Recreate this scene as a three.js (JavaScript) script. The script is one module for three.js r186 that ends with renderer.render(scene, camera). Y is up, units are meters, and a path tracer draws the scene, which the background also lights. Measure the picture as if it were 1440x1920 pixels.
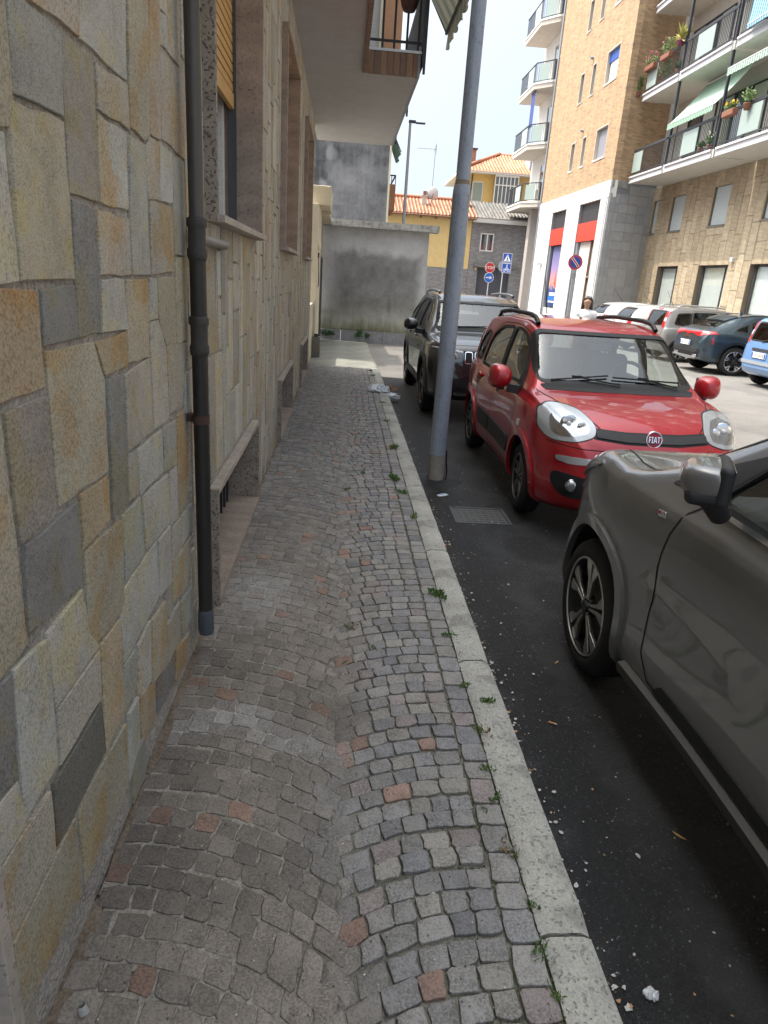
import * as THREE from 'three';
import { RoundedBoxGeometry } from 'three/addons/geometries/RoundedBoxGeometry.js';
import { mergeGeometries, toCreasedNormals } from 'three/addons/utils/BufferGeometryUtils.js';
import { MarchingCubes } from 'three/addons/objects/MarchingCubes.js';
import { TextGeometry } from 'three/addons/geometries/TextGeometry.js';
import { FontLoader } from 'three/addons/loaders/FontLoader.js';
import { Brush, Evaluator, SUBTRACTION } from 'three-bvh-csg';
import { MeshBVH } from 'three-mesh-bvh';

// ---------- camera, sky, sun, exposure ----------
const scene = new THREE.Scene();
const camera = new THREE.PerspectiveCamera(73.955, 0.75, 0.05, 900);
camera.position.set(0, 1.68, 0);
camera.quaternion.setFromRotationMatrix(new THREE.Matrix4().set(
  0.99638132, -0.04182819, -0.073991, 0,
  0.06377296, 0.94340133, 0.32546419, 0,
  0.05618963, -0.32900507, 0.94265497, 0, 0, 0, 0, 1));
const renderer = new THREE.WebGLRenderer({ antialias: true });
renderer.setSize(768, 1024);
renderer.toneMapping = THREE.LinearToneMapping;
renderer.toneMappingExposure = 2.45;
renderer.shadowMap.enabled = true;
const SUN = new THREE.Vector3(-0.5, 1, -0.13).normalize();
{
  const W = 512, H = 256, d = new Float32Array(W * H * 4);
  for (let j = 0; j < H; j++) for (let i = 0; i < W; i++) {
    const lat = ((j + 0.5) / H - 0.5) * Math.PI, lon = ((i + 0.5) / W - 0.5) * 2 * Math.PI;
    const x = Math.cos(lat) * Math.cos(lon), y = Math.sin(lat), z = Math.cos(lat) * Math.sin(lon);
    const k = Math.pow(1 - Math.max(0, y), 2.2);
    const c = [0.145 + 0.09 * k, 0.222 + 0.06 * k, 0.345 - 0.005 * k];
    const mu = Math.max(-1, Math.min(1, x * SUN.x + y * SUN.y + z * SUN.z)), th = Math.acos(mu);
    const glow = 3.1 * Math.exp(-th * th / 0.18) + 3.9 * Math.exp(-th / 0.43);
    const g = y < 0 ? 0.45 : 1;
    const o = (j * W + i) * 4;
    d[o] = (c[0] + glow * 1.0) * g; d[o + 1] = (c[1] + glow * 0.97) * g; d[o + 2] = (c[2] + glow * 0.9) * g; d[o + 3] = 1;
  }
  const t = new THREE.DataTexture(d, W, H, THREE.RGBAFormat, THREE.FloatType);
  t.mapping = THREE.EquirectangularReflectionMapping;
  t.magFilter = t.minFilter = THREE.LinearFilter;
  t.needsUpdate = true;
  scene.background = t; scene.environment = t;
  scene.backgroundIntensity = 1.0; scene.environmentIntensity = 1.0;
}
const sun = new THREE.DirectionalLight(new THREE.Color(1, 0.93, 0.84), 2.0);
sun.position.copy(SUN).multiplyScalar(80).add(new THREE.Vector3(4, 0, -18));
sun.target.position.set(4, 0, -18);
sun.castShadow = true; sun.shadow.radius = 1.2;
sun.shadow.mapSize.set(4096, 4096);
Object.assign(sun.shadow.camera, { left: -45, right: 45, top: 45, bottom: -45, near: 1, far: 200 });
scene.add(sun, sun.target);

// ---------- random numbers, noise, textures ----------
function rng(seed) { let s = seed >>> 0; return () => { s = (s + 0x6D2B79F5) >>> 0; let t = s; t = Math.imul(t ^ (t >>> 15), t | 1); t ^= t + Math.imul(t ^ (t >>> 7), t | 61); return ((t ^ (t >>> 14)) >>> 0) / 4294967296; }; }
function hash(x, y, s) { let h = Math.imul(x, 374761393) + Math.imul(y, 668265263) + Math.imul(s, 1274126177) | 0; h = Math.imul(h ^ (h >>> 13), 1274126177); h ^= h >>> 16; return (h >>> 0) / 4294967296; }
function vn(x, y, p, s) {
  const xi = Math.floor(x), yi = Math.floor(y); let fx = x - xi, fy = y - yi;
  fx = fx * fx * (3 - 2 * fx); fy = fy * fy * (3 - 2 * fy);
  const m = (v) => ((v % p) + p) % p, x0 = m(xi), x1 = m(xi + 1), y0 = m(yi), y1 = m(yi + 1);
  const a = hash(x0, y0, s), b = hash(x1, y0, s), c = hash(x0, y1, s), d = hash(x1, y1, s);
  return a + (b - a) * fx + (c - a) * fy + (a - b - c + d) * fx * fy;
}
function fbm(u, v, f, o, s) { let a = 0.5, r = 0, t = 0; for (let i = 0; i < o; i++) { r += a * vn(u * f, v * f, f, s + i * 17); t += a; a *= 0.5; f *= 2; } return r / t; }
const clamp = (v, a = 0, b = 1) => Math.max(a, Math.min(b, v)), lerp = (a, b, t) => a + (b - a) * t, sstep = (a, b, v) => { const t = clamp((v - a) / (b - a)); return t * t * (3 - 2 * t); };
const toS = (l) => l <= 0.0031308 ? l * 12.92 : 1.055 * Math.pow(l, 1 / 2.4) - 0.055;
function dataTex(n, fn, srgb, h = n) {
  const d = new Uint8Array(n * h * 4);
  for (let j = 0; j < h; j++) for (let i = 0; i < n; i++) {
    const c = fn(i / n, j / h), o = (j * n + i) * 4;
    for (let k = 0; k < 3; k++) { const v = typeof c === 'number' ? c : c[k]; d[o + k] = 255 * clamp(srgb ? toS(clamp(v)) : v); }
    d[o + 3] = 255;
  }
  const t = new THREE.DataTexture(d, n, h); t.wrapS = t.wrapT = THREE.RepeatWrapping; t.magFilter = THREE.LinearFilter; t.minFilter = THREE.LinearMipmapLinearFilter; t.generateMipmaps = true;
  if (srgb) t.colorSpace = THREE.SRGBColorSpace; t.needsUpdate = true; return t;
}
// colour and height of one surface, size = metres that one repeat covers
function surf(n, size, color, height) {
  const map = dataTex(n, color, true), bump = height ? dataTex(n, height, false) : null;
  const r = Array.isArray(size) ? size : [size, size];
  for (const t of [map, bump]) if (t) t.repeat.set(1 / r[0], 1 / r[1]);
  return { map, bumpMap: bump };
}
function canvasTex(w, h, draw) {
  const c = document.createElement('canvas'); c.width = w; c.height = h; draw(c.getContext('2d'), w, h);
  const t = new THREE.CanvasTexture(c); t.colorSpace = THREE.SRGBColorSpace; t.anisotropy = 4; return t;
}
const C = (r, g, b) => new THREE.Color().setRGB(r, g, b);
function mat(color, rough = 0.8, o = {}) { return new THREE.MeshStandardMaterial({ color: Array.isArray(color) ? C(...color) : color, roughness: rough, side: THREE.DoubleSide, ...o }); }
function phys(color, o = {}) { return new THREE.MeshPhysicalMaterial({ color: C(...color), side: THREE.DoubleSide, ...o }); }

const grain = (u, v, s) => fbm(u, v, 128, 2, s);
const TX = {};
// split gneiss: grey speckle with mica, and a variant with ochre and rust streaks
TX.gneiss = surf(1024, 0.9, (u, v) => { const g = fbm(u, v, 220, 2, 3), c = fbm(u, v, 5, 4, 9), st = fbm(u * 1, v, 24, 3, 5); let k = 0.86 + 0.5 * (g - 0.5) + 0.36 * (c - 0.5) + 0.2 * (st - 0.5) + 0.16 * (hash(Math.floor(u * 512), Math.floor(v * 512), 91) - 0.5); k *= 1 - 0.16 * sstep(0.42, 0.3, g); const w = sstep(0.52, 0.72, fbm(u, v, 7, 3, 77)); return [k * (1 + 0.06 * w), k * 0.985, k * (0.95 - 0.2 * w)]; },
  (u, v) => 0.45 * fbm(u, v, 110, 2, 3) + 0.4 * fbm(u, v, 24, 3, 8) + 0.25 * fbm(u, v, 5, 2, 41));
TX.gneissRust = surf(1024, 0.9, (u, v) => {
  const g = fbm(u, v, 220, 2, 13), c = fbm(u, v, 4, 5, 19); let k = 0.86 + 0.5 * (g - 0.5) + 0.34 * (c - 0.5) + 0.16 * (hash(Math.floor(u * 512), Math.floor(v * 512), 92) - 0.5); k *= 1 - 0.16 * sstep(0.42, 0.3, g);
  const warp = fbm(u, v, 4, 3, 31) - 0.5, r = sstep(0.5, 0.68, fbm(u + 0.25 * warp, v * 1, 5, 4, 23)), d = sstep(0.62, 0.75, fbm(u, v + 0.2 * warp, 9, 3, 29));
  return [k * lerp(1, 1.02, r), k * lerp(0.98, 0.85, r) * lerp(1, 0.86, d), k * lerp(0.95, 0.62, r) * lerp(1, 0.72, d)];
}, (u, v) => 0.45 * fbm(u, v, 110, 2, 13) + 0.4 * fbm(u, v, 24, 3, 18) + 0.25 * fbm(u, v, 5, 2, 47));
TX.cobble = surf(512, 0.4, (u, v) => { const g = fbm(u, v, 96, 2, 51), c = fbm(u, v, 10, 3, 52); let k = 0.82 + 0.5 * (g - 0.5) + 0.5 * (c - 0.5); if (g > 0.66) k *= 1.2; if (g < 0.32) k *= 0.88; return [k, k * 0.99, k * 0.98]; },
  (u, v) => 0.4 * fbm(u, v, 70, 2, 53) + 0.6 * fbm(u, v, 14, 3, 54));
TX.joint = surf(512, 0.5, (u, v) => { const k = 0.8 + 0.7 * (fbm(u, v, 60, 3, 61) - 0.5) + 0.5 * (fbm(u, v, 6, 3, 62) - 0.5); return [k, k * 0.97, k * 0.92]; }, (u, v) => fbm(u, v, 60, 3, 63));
// broken stone bound in bitumen: cells of 7 mm
function cells(u, v, n, s) { const x = u * n, y = v * n, xi = Math.floor(x), yi = Math.floor(y), m = (q) => (q + n) % n; let d1 = 9, d2 = 9, id = 0; for (let j = -1; j < 2; j++) for (let i = -1; i < 2; i++) { const a = m(xi + i), b = m(yi + j), dx = xi + i + hash(a, b, s) - x, dy = yi + j + hash(a, b, s + 1) - y, d = dx * dx + dy * dy; if (d < d1) { d2 = d1; d1 = d; id = hash(a, b, s + 2); } else if (d < d2) d2 = d; } return [Math.sqrt(d1), Math.sqrt(d2), id]; }
TX.asphaltNew = surf(1024, 0.8, (u, v) => { const [a, b, id] = cells(u, v, 120, 71), c = fbm(u, v, 4, 5, 72), e = sstep(0.02, 0.3, b - a); let k = (0.012 + 0.030 * id * id) * (0.45 + 0.55 * e) + 0.026 * sstep(0.4, 0.75, c); if (id > 0.965) k = 0.10 * e + 0.02; return [k * 0.98, k, k * 1.05]; },
  (u, v) => { const [a, b, id] = cells(u, v, 120, 71); return sstep(0.0, 0.45, b - a) * (0.45 + 0.55 * id) * 0.85 + 0.15 * fbm(u, v, 10, 2, 73); });
TX.asphaltOld = surf(1024, 2.4, (u, v) => { const g = fbm(u, v, 256, 2, 81), c = fbm(u, v, 4, 5, 82), p = sstep(0.58, 0.66, fbm(u, v, 3, 3, 85)); let k = 0.155 + 0.095 * (g - 0.5) + 0.07 * (c - 0.5) - 0.025 * p; return [k * 1.03, k * 0.965, k * 0.9]; }, (u, v) => fbm(u, v, 200, 2, 83));
TX.concrete = surf(512, 1.2, (u, v) => { const k = 0.66 + 0.22 * (fbm(u, v, 90, 2, 91) - 0.5) + 0.4 * (fbm(u, v, 5, 5, 92) - 0.5); return [k, k * 0.985, k * 0.95]; }, (u, v) => 0.5 * fbm(u, v, 80, 2, 93) + 0.5 * fbm(u, v, 10, 3, 94));
TX.kerb = surf(512, 0.6, (u, v) => { const g = fbm(u, v, 110, 2, 101), c = fbm(u, v, 6, 4, 102); let k = 0.7 + 0.35 * (g - 0.5) + 0.3 * (c - 0.5); const pit = sstep(0.7, 0.8, fbm(u, v, 64, 2, 103)); k *= 1 - 0.22 * pit; const d = sstep(0.6, 0.75, fbm(u, v, 4, 4, 104)); k *= 1 - 0.25 * d; return [k, k * 0.985, k * 0.94]; },
  (u, v) => 0.5 * fbm(u, v, 80, 2, 105) + 0.5 - 0.8 * sstep(0.68, 0.8, fbm(u, v, 64, 2, 103)));
TX.travertine = surf(1024, 1.1, (u, v) => { const c = fbm(u, v * 1, 6, 4, 111), st = fbm(u, v, 3, 2, 114); let k = 0.72 + 0.28 * (c - 0.5) + 0.2 * (fbm(u, v, 90, 2, 112) - 0.5) + 0.12 * Math.sin((v * 7 + 1.6 * st) * 6.283) * 0.4; const pit = sstep(0.7, 0.8, fbm(u, v, 100, 2, 113)); k *= 1 - 0.3 * pit; return [k * 1.02, k * 0.95, k * 0.87]; }, (u, v) => 0.8 - 0.8 * sstep(0.68, 0.8, fbm(u, v, 100, 2, 113)) + 0.2 * fbm(u, v, 80, 2, 115));
TX.travertineDirty = surf(512, 0.5, (u, v) => { const c = fbm(u, v, 6, 4, 121); let k = 0.75 + 0.35 * (c - 0.5) + 0.2 * (fbm(u, v, 90, 2, 122) - 0.5); const pit = sstep(0.58, 0.72, fbm(u, v, 56, 3, 123)); k *= 1 - 0.6 * pit; return [k * 1.02, k * 0.93, k * 0.82]; }, (u, v) => 0.8 - 0.8 * sstep(0.58, 0.72, fbm(u, v, 56, 3, 123)));
TX.stucco = surf(512, 0.8, (u, v) => { const k = 0.8 + 0.2 * (fbm(u, v, 100, 2, 131) - 0.5) + 0.16 * (fbm(u, v, 5, 4, 132) - 0.5); return [k, k * 0.98, k * 0.95]; }, (u, v) => fbm(u, v, 90, 2, 133));
// thin facing bricks of the tower, 24 courses to 1.6 m
TX.brick = surf(1024, [2.4, 1.632], (u, v) => {
  const rows = 24, cols = 9, r = Math.floor(v * rows), x = u * cols + (r % 2) * 0.5, c = ((Math.floor(x)) % cols + cols) % cols, fx = x - Math.floor(x), fy = v * rows - r;
  const m = fx < 0.03 || fy < 0.13, h = hash(c, r, 7), n = fbm(u, v, 80, 2, 141), cl = fbm(u, v, 4, 4, 144);
  if (m) { const k = 0.24 + 0.1 * (n - 0.5); return [k, k * 0.9, k * 0.74]; }
  const k = (0.78 + 0.42 * h + 0.35 * (n - 0.5) + 0.3 * (cl - 0.5)); return h > 0.93 ? [0.25 * k, 0.17 * k, 0.11 * k] : [0.435 * k, 0.28 * k, 0.155 * k];
}, (u, v) => { const rows = 24, cols = 9, r = Math.floor(v * rows), x = u * cols + (r % 2) * 0.5, fx = x - Math.floor(x), fy = v * rows - r; return (fx < 0.03 || fy < 0.13 ? 0.1 : 0.7) + 0.3 * fbm(u, v, 80, 2, 143); });
TX.greyBrick = surf(512, [1.2, 0.8], (u, v) => { const rows = 10, cols = 5, r = Math.floor(v * rows), x = u * cols + (r % 2) * 0.5, c = ((Math.floor(x)) % cols + cols) % cols, fx = x - Math.floor(x), fy = v * rows - r, h = hash(c, r, 17), n = fbm(u, v, 60, 2, 151); if (fx < 0.035 || fy < 0.07) return [0.13, 0.13, 0.13]; const k = 0.8 + 0.4 * h + 0.3 * (n - 0.5); return [0.245 * k, 0.235 * k, 0.24 * k]; },
  (u, v) => { const rows = 10, cols = 5, r = Math.floor(v * rows), x = u * cols + (r % 2) * 0.5, fx = x - Math.floor(x), fy = v * rows - r; return fx < 0.035 || fy < 0.07 ? 0.1 : 0.8; });

const MT = {};
const tmat = (t, tint, rough, bs, o = {}) => mat(tint, rough, { map: TX[t].map, bumpMap: TX[t].bumpMap, bumpScale: bs, ...o });
MT.stone = tmat('gneiss', [1, 1, 1], 0.85, 0.003, { vertexColors: true });
MT.stoneRust = tmat('gneissRust', [1, 1, 1], 0.85, 0.003, { vertexColors: true });
const again = (t, r) => { const c = t.clone(); c.repeat.set(1 / r, 1 / r); c.needsUpdate = true; return c; };
MT.stoneFine = mat([1, 1, 1], 0.85, { map: again(TX.gneiss.map, 0.52), bumpMap: again(TX.gneiss.bumpMap, 0.52), bumpScale: 0.0016, vertexColors: true });
MT.mortar = tmat('joint', [0.46, 0.435, 0.405], 0.95, 0.008);
MT.cobble = tmat('cobble', [1, 1, 1], 0.72, 0.004, { vertexColors: true });
MT.joint = tmat('joint', [1, 1, 1], 0.95, 0.006, { vertexColors: true });
MT.asphaltNew = tmat('asphaltNew', [1, 1, 1], 0.5, 0.007);
MT.asphaltOld = tmat('asphaltOld', [1, 1, 1], 0.9, 0.004);
MT.concrete = tmat('concrete', [0.46, 0.45, 0.42], 0.9, 0.004);
MT.kerb = tmat('kerb', [0.56, 0.55, 0.52], 0.85, 0.005);
MT.travertine = tmat('travertine', [0.60, 0.56, 0.52], 0.6, 0.002);
MT.travertinePink = tmat('travertine', [0.50, 0.42, 0.37], 0.6, 0.002);
MT.travertineDirty = tmat('travertineDirty', [0.44, 0.41, 0.38], 0.85, 0.004);
MT.soffit = tmat('stucco', [0.60, 0.60, 0.61], 0.95, 0.003);
MT.white = tmat('stucco', [0.86, 0.85, 0.83], 0.85, 0.002);
MT.cream = tmat('stucco', [0.78, 0.72, 0.58], 0.9, 0.003);
MT.yellow = tmat('stucco', [0.82, 0.62, 0.29], 0.9, 0.002);
MT.yellowDeep = tmat('stucco', [0.80, 0.55, 0.20], 0.9, 0.002);
MT.orange = tmat('stucco', [0.52, 0.30, 0.19], 0.9, 0.002);
MT.brick = tmat('brick', [1, 1, 1], 0.85, 0.006);
MT.greyBrick = tmat('greyBrick', [1, 1, 1], 0.85, 0.006);
MT.darkMetal = mat([0.045, 0.047, 0.055], 0.5, { metalness: 0.4 });
MT.greyMetal = mat([0.33, 0.35, 0.38], 0.5, { metalness: 0.5 });
MT.lightMetal = mat([0.62, 0.63, 0.65], 0.4, { metalness: 0.6 });
MT.glassDark = phys([0.05, 0.06, 0.07], { roughness: 0.04, metalness: 0, specularIntensity: 1, ior: 1.6, clearcoat: 1, clearcoatRoughness: 0.02 });
MT.frosted = phys([0.44, 0.53, 0.50], { roughness: 0.5, transmission: 0.35, thickness: 0 });
MT.pane = phys([0.92, 0.95, 0.95], { roughness: 0.01, transmission: 1, thickness: 0, ior: 1.5 });
MT.terracotta = mat([0.22, 0.09, 0.055], 0.8);
MT.leaf = mat([0.06, 0.13, 0.03], 0.7);
MT.leafPale = mat([0.17, 0.24, 0.09], 0.7);
MT.red = mat([0.60, 0.03, 0.02], 0.55);
MT.black = mat([0.012, 0.012, 0.013], 0.6);
MT.interior = mat([0.03, 0.03, 0.032], 0.9);

// ---------- geometry helpers ----------
const V3 = (x, y, z) => new THREE.Vector3(x, y, z);
// uv in metres by the main direction of each face, shifted per piece
function metreUV(g, du = 0, dv = 0, turn = false) {
  if (g.index) g = g.toNonIndexed();
  const p = g.attributes.position, n = p.count, uv = new Float32Array(n * 2), a = V3(), b = V3(), c = V3();
  for (let i = 0; i < n; i += 3) {
    a.fromBufferAttribute(p, i); b.fromBufferAttribute(p, i + 1); c.fromBufferAttribute(p, i + 2);
    const nx = Math.abs((b.y - a.y) * (c.z - a.z) - (b.z - a.z) * (c.y - a.y)), ny = Math.abs((b.z - a.z) * (c.x - a.x) - (b.x - a.x) * (c.z - a.z)), nz = Math.abs((b.x - a.x) * (c.y - a.y) - (b.y - a.y) * (c.x - a.x));
    for (let k = 0; k < 3; k++) {
      const x = p.getX(i + k), y = p.getY(i + k), z = p.getZ(i + k); let u, v;
      if (nx >= ny && nx >= nz) { u = z; v = y; } else if (ny >= nz) { u = x; v = z; } else { u = x; v = y; }
      if (turn) [u, v] = [v, u];
      uv[(i + k) * 2] = u + du; uv[(i + k) * 2 + 1] = v + dv;
    }
  }
  g.setAttribute('uv', new THREE.BufferAttribute(uv, 2)); return g;
}
function clean(g) { g = g.index ? g.toNonIndexed() : g.clone(); for (const k of Object.keys(g.attributes)) if (!['position', 'normal', 'uv'].includes(k)) g.deleteAttribute(k); if (!g.attributes.uv) g = metreUV(g); return g; }
const merge = (list) => mergeGeometries(list.map(clean));
// box by its limits
function bx(x0, x1, y0, y1, z0, z1, r = 0) {
  const w = Math.abs(x1 - x0), h = Math.abs(y1 - y0), d = Math.abs(z1 - z0);
  const g = r ? new RoundedBoxGeometry(w, h, d, 2, Math.min(r, w / 2.01, h / 2.01, d / 2.01)) : new THREE.BoxGeometry(w, h, d);
  g.translate((x0 + x1) / 2, (y0 + y1) / 2, (z0 + z1) / 2); return metreUV(g);
}
function tube(pts, r, seg = 8, n = 0, closed = false) { const c = new THREE.CatmullRomCurve3(pts.map((p) => V3(...p)), closed, 'centripetal'); return new THREE.TubeGeometry(c, n || pts.length * 4, r, seg, closed); }
function rod(a, b, r, r2 = r, seg = 10) { const A = V3(...a), B = V3(...b), d = B.clone().sub(A), g = new THREE.CylinderGeometry(r2, r, d.length(), seg); g.applyQuaternion(new THREE.Quaternion().setFromUnitVectors(V3(0, 1, 0), d.normalize())); g.translate((a[0] + b[0]) / 2, (a[1] + b[1]) / 2, (a[2] + b[2]) / 2); return g; }
function bar(a, b, w, h) { const A = V3(...a), B = V3(...b), L = A.distanceTo(B), g = new THREE.BoxGeometry(w, h, L), m = new THREE.Matrix4().lookAt(A, B, V3(0, 1, 0)); m.setPosition(A.add(B).multiplyScalar(0.5)); g.applyMatrix4(m); return g; }
function prism(poly, h, bevel = 0, curve = 4) { const s = new THREE.Shape(poly.map((p) => new THREE.Vector2(...p))); return new THREE.ExtrudeGeometry(s, { depth: h, bevelEnabled: bevel > 0, bevelSize: bevel, bevelThickness: bevel, bevelSegments: 2, curveSegments: curve }); }
// quad facing anywhere, given by its corners, with uv 0..1
function quad(a, b, c, d) { const g = new THREE.BufferGeometry(); g.setAttribute('position', new THREE.Float32BufferAttribute([...a, ...b, ...c, ...a, ...c, ...d], 3)); g.setAttribute('uv', new THREE.Float32BufferAttribute([0, 0, 1, 0, 1, 1, 0, 0, 1, 1, 0, 1], 2)); g.computeVertexNormals(); return g; }
function tint(g, c) { const n = g.attributes.position.count, a = new Float32Array(n * 3); for (let i = 0; i < n; i++) a.set(c, i * 3); g.setAttribute('color', new THREE.BufferAttribute(a, 3)); return g; }

// ---------- scene graph helpers ----------
const taken = new Map();
function numbered(name) { const k = taken.get(name) ?? 0; taken.set(name, k + 1); return k ? name + '_' + String(k).padStart(3, '0') : name; }
function tag(o, label, category, group, kind) { o.userData.label = label; o.userData.category = category; if (group) o.userData.group = group; if (kind) o.userData.kind = kind; return o; }
function thing(name, label, category, pos = [0, 0, 0], turn = 0, group) { const o = new THREE.Group(); o.name = numbered(name); o.position.set(...pos); o.rotation.y = turn; scene.add(o); return tag(o, label, category, group); }
function part(name, g, m, parent, label, kind) {
  const o = new THREE.Mesh(Array.isArray(g) ? merge(g) : g, m); o.name = name; o.castShadow = o.receiveShadow = true; parent.add(o);
  if (label) o.userData.label = label; if (kind) o.userData.kind = kind; return o;
}
function sub(name, parent) { const o = new THREE.Group(); o.name = name; parent.add(o); return o; }
function struct(name, g, m, label) { const o = part(numbered(name), g, m, scene); o.userData.kind = 'structure'; if (label) o.userData.label = label; return o; }
const font = await new FontLoader().loadAsync('fonts/droid/droid_sans_bold.typeface.json');

// ---------- ground ----------
struct('ground', metreUV(new THREE.PlaneGeometry(700, 700, 1, 1).rotateX(-Math.PI / 2).translate(0, -0.125, -100)), MT.asphaltOld);
struct('parking_lane', bx(0.74, 3.45, -0.2, -0.12, -13.1, 9), MT.asphaltNew);
{ // pavement of stone setts laid in arcs, with a bed of mortar and sand
  const R = rng(11), x0 = -0.61, x1 = 0.612, z0 = 1.2, z1 = -13.36;
  const bedY = (x, z) => -0.0022 - 0.007 * sstep(-0.15, 0.2, x) + 0.006 * Math.exp(-((x - 0.06) ** 2) / 0.004) - 0.003 * (fbm(x * 0.13 + 3.1, z * 0.13 + 9.7, 8, 3, 201) - 0.5);
  const stain = (x, z) => Math.max(0.42 * Math.exp(-((x + 0.38) ** 2) / 0.05 - ((z + 2.28 + 0.05 * Math.sin(x * 14)) ** 2) / 0.005), 0.3 * Math.exp(-((x + 0.1) ** 2) / 0.05 - ((z + 2.12 - 0.3 * x) ** 2) / 0.004), 0.38 * Math.exp(-((x + 0.38) ** 2) / 0.03 - ((z + 3.45) ** 2) / 0.09));
  const n1 = (x, z, f, s) => vn(x * f + 50, z * f + 90, 997, s);
  const bed = new THREE.PlaneGeometry(x1 - x0, z0 - z1, 40, 360).rotateX(-Math.PI / 2).translate((x0 + x1) / 2, 0, (z0 + z1) / 2);
  const bc = []; const bp = bed.attributes.position;
  for (let i = 0; i < bp.count; i++) {
    const x = bp.getX(i), z = bp.getZ(i); bp.setY(i, bedY(x, z) - 0.002 * R());
    const left = sstep(0.14, -0.12, x + 0.2 * (n1(x, z, 2.2, 5) - 0.5)) * sstep(-8, -3, z), s = stain(x, z), moss = sstep(0.3, 0.6, x) * sstep(0.45, 0.75, n1(x, z, 5, 8));
    const a = [lerp(0.21, 0.40, left), lerp(0.205, 0.375, left), lerp(0.175, 0.335, left)]; 
    bc.push(lerp(lerp(a[0], 0.07, moss * 0.6), 0.85, s), lerp(lerp(a[1], 0.09, moss * 0.6), 0.85, s), lerp(lerp(a[2], 0.04, moss * 0.6), 0.84, s));
  }
  bed.setAttribute('color', new THREE.Float32BufferAttribute(bc, 3)); bed.computeVertexNormals();
  const pave = struct('pavement', metreUV0(bed), MT.joint, 'cobbled pavement laid in arcs');
  function metreUV0(g) { const p = g.attributes.position, uv = new Float32Array(p.count * 2); for (let i = 0; i < p.count; i++) { uv[i * 2] = p.getX(i); uv[i * 2 + 1] = p.getZ(i); } g.setAttribute('uv', new THREE.BufferAttribute(uv, 2)); return g; }
  // one sett from its four ground corners
  function sett(q, flat) {
    const cx = q.reduce((s, p) => s + p[0], 0) / 4, cz = q.reduce((s, p) => s + p[1], 0) / 4;
    if (cx < x0 - 0.01 || cx > x1 || cz < z1 - 0.02 || cz > z0) return null;
    const ring = []; const ch = 0.12 + 0.12 * R();
    for (let i = 0; i < 4; i++) {
      const a = q[(i + 3) % 4], b = q[i], c = q[(i + 1) % 4], t1 = ch * (0.75 + 0.5 * R()) * 0.5, t2 = ch * (0.75 + 0.5 * R()) * 0.5, j = () => (R() - 0.5) * 0.009;
      ring.push([lerp(b[0], a[0], t1) + j(), lerp(b[1], a[1], t1) + j()], [lerp(b[0], c[0], t2) + j(), lerp(b[1], c[1], t2) + j()]);
      const m = 0.5 + 0.1 * (R() - 0.5); ring.push([lerp(b[0], c[0], m) + j(), lerp(b[1], c[1], m) + j()]);
    }
    for (const p of ring) { p[0] = clamp(p[0], x0 + 0.002, x1); }
    const n = ring.length, pos = [], idx = [], tx = (R() - 0.5) * 0.036, tz = (R() - 0.5) * 0.036, up = (R() - 0.4) * 0.004, rim = flat ? 0.0015 : 0.0032;
    const lay = (k, dy) => { for (const p of ring) { const x = lerp(cx, p[0], k), z = lerp(cz, p[1], k); pos.push(x, dy + up + tx * (x - cx) + tz * (z - cz), z); } };
    lay(1, -0.03); lay(1, -rim); lay(0.94, -rim * 0.2); lay(0.6, 0.0006 * (R() - 0.3)); pos.push(cx, up, cz);
    for (let r = 0; r < 3; r++) for (let i = 0; i < n; i++) { const a = r * n + i, b = r * n + (i + 1) % n; idx.push(a, b, a + n, b, b + n, a + n); }
    for (let i = 0; i < n; i++) idx.push(3 * n + i, 3 * n + (i + 1) % n, 4 * n);
    const g = new THREE.BufferGeometry(); g.setAttribute('position', new THREE.Float32BufferAttribute(pos, 3)); g.setIndex(idx); g.computeVertexNormals();
    if (g.attributes.normal.getY(4 * n) < 0) { idx.reverse(); g.setIndex(idx); g.computeVertexNormals(); }
    const du = R() * 5, dv = R() * 5, uv = []; for (let i = 0; i < pos.length; i += 3) uv.push(pos[i] + du, pos[i + 2] + dv + (pos[i + 1]));
    g.setAttribute('uv', new THREE.Float32BufferAttribute(uv, 2));
    const left = sstep(0.26, -0.16, cx + 0.3 * (n1(cx, cz, 1.7, 15) - 0.5)) * sstep(-6.5, -2.8, cz), h = R();
    let c = [0.30, 0.286, 0.272]; if (h < 0.24) c = [0.27, 0.263, 0.265]; else if (h < 0.42) c = [0.315, 0.295, 0.265]; else if (h < 0.455) c = [0.34, 0.225, 0.18]; else if (h < 0.56) c = [0.31, 0.265, 0.255]; else if (h < 0.62) c = [0.225, 0.222, 0.23];
    const br = [0.30, 0.262, 0.225].map((v, i) => h < 0.455 && h > 0.42 ? [0.36, 0.235, 0.18][i] : v), k = 0.82 + 0.34 * R(), s = stain(cx, cz) * 0.8, dirt = 1 - 0.30 * sstep(0.45, 0.75, n1(cx, cz, 2.6, 25)) * left - 0.25 * Math.exp(-((cx + 0.5) ** 2) / 0.02 - ((cz + 1.9) ** 2) / 0.5);
    c = c.map((v, i) => lerp(lerp(v, br[i], left) * k * dirt, 0.78, s)); tint(g, c);
    return { g, cx, cz };
  }
  const list = []; const gap = 0.0040;
  const quadAt = (f, t0, t1, r0, r1) => { const a = f(t0, r0), b = f(t1, r0), c = f(t1, r1), d = f(t0, r1); const cx = (a[0] + b[0] + c[0] + d[0]) / 4, cz = (a[1] + b[1] + c[1] + d[1]) / 4; return [a, b, c, d].map((p) => { const l = Math.hypot(p[0] - cx, p[1] - cz); return [cx + (p[0] - cx) * (1 - gap / l), cz + (p[1] - cz) * (1 - gap / l)]; }); };
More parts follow.
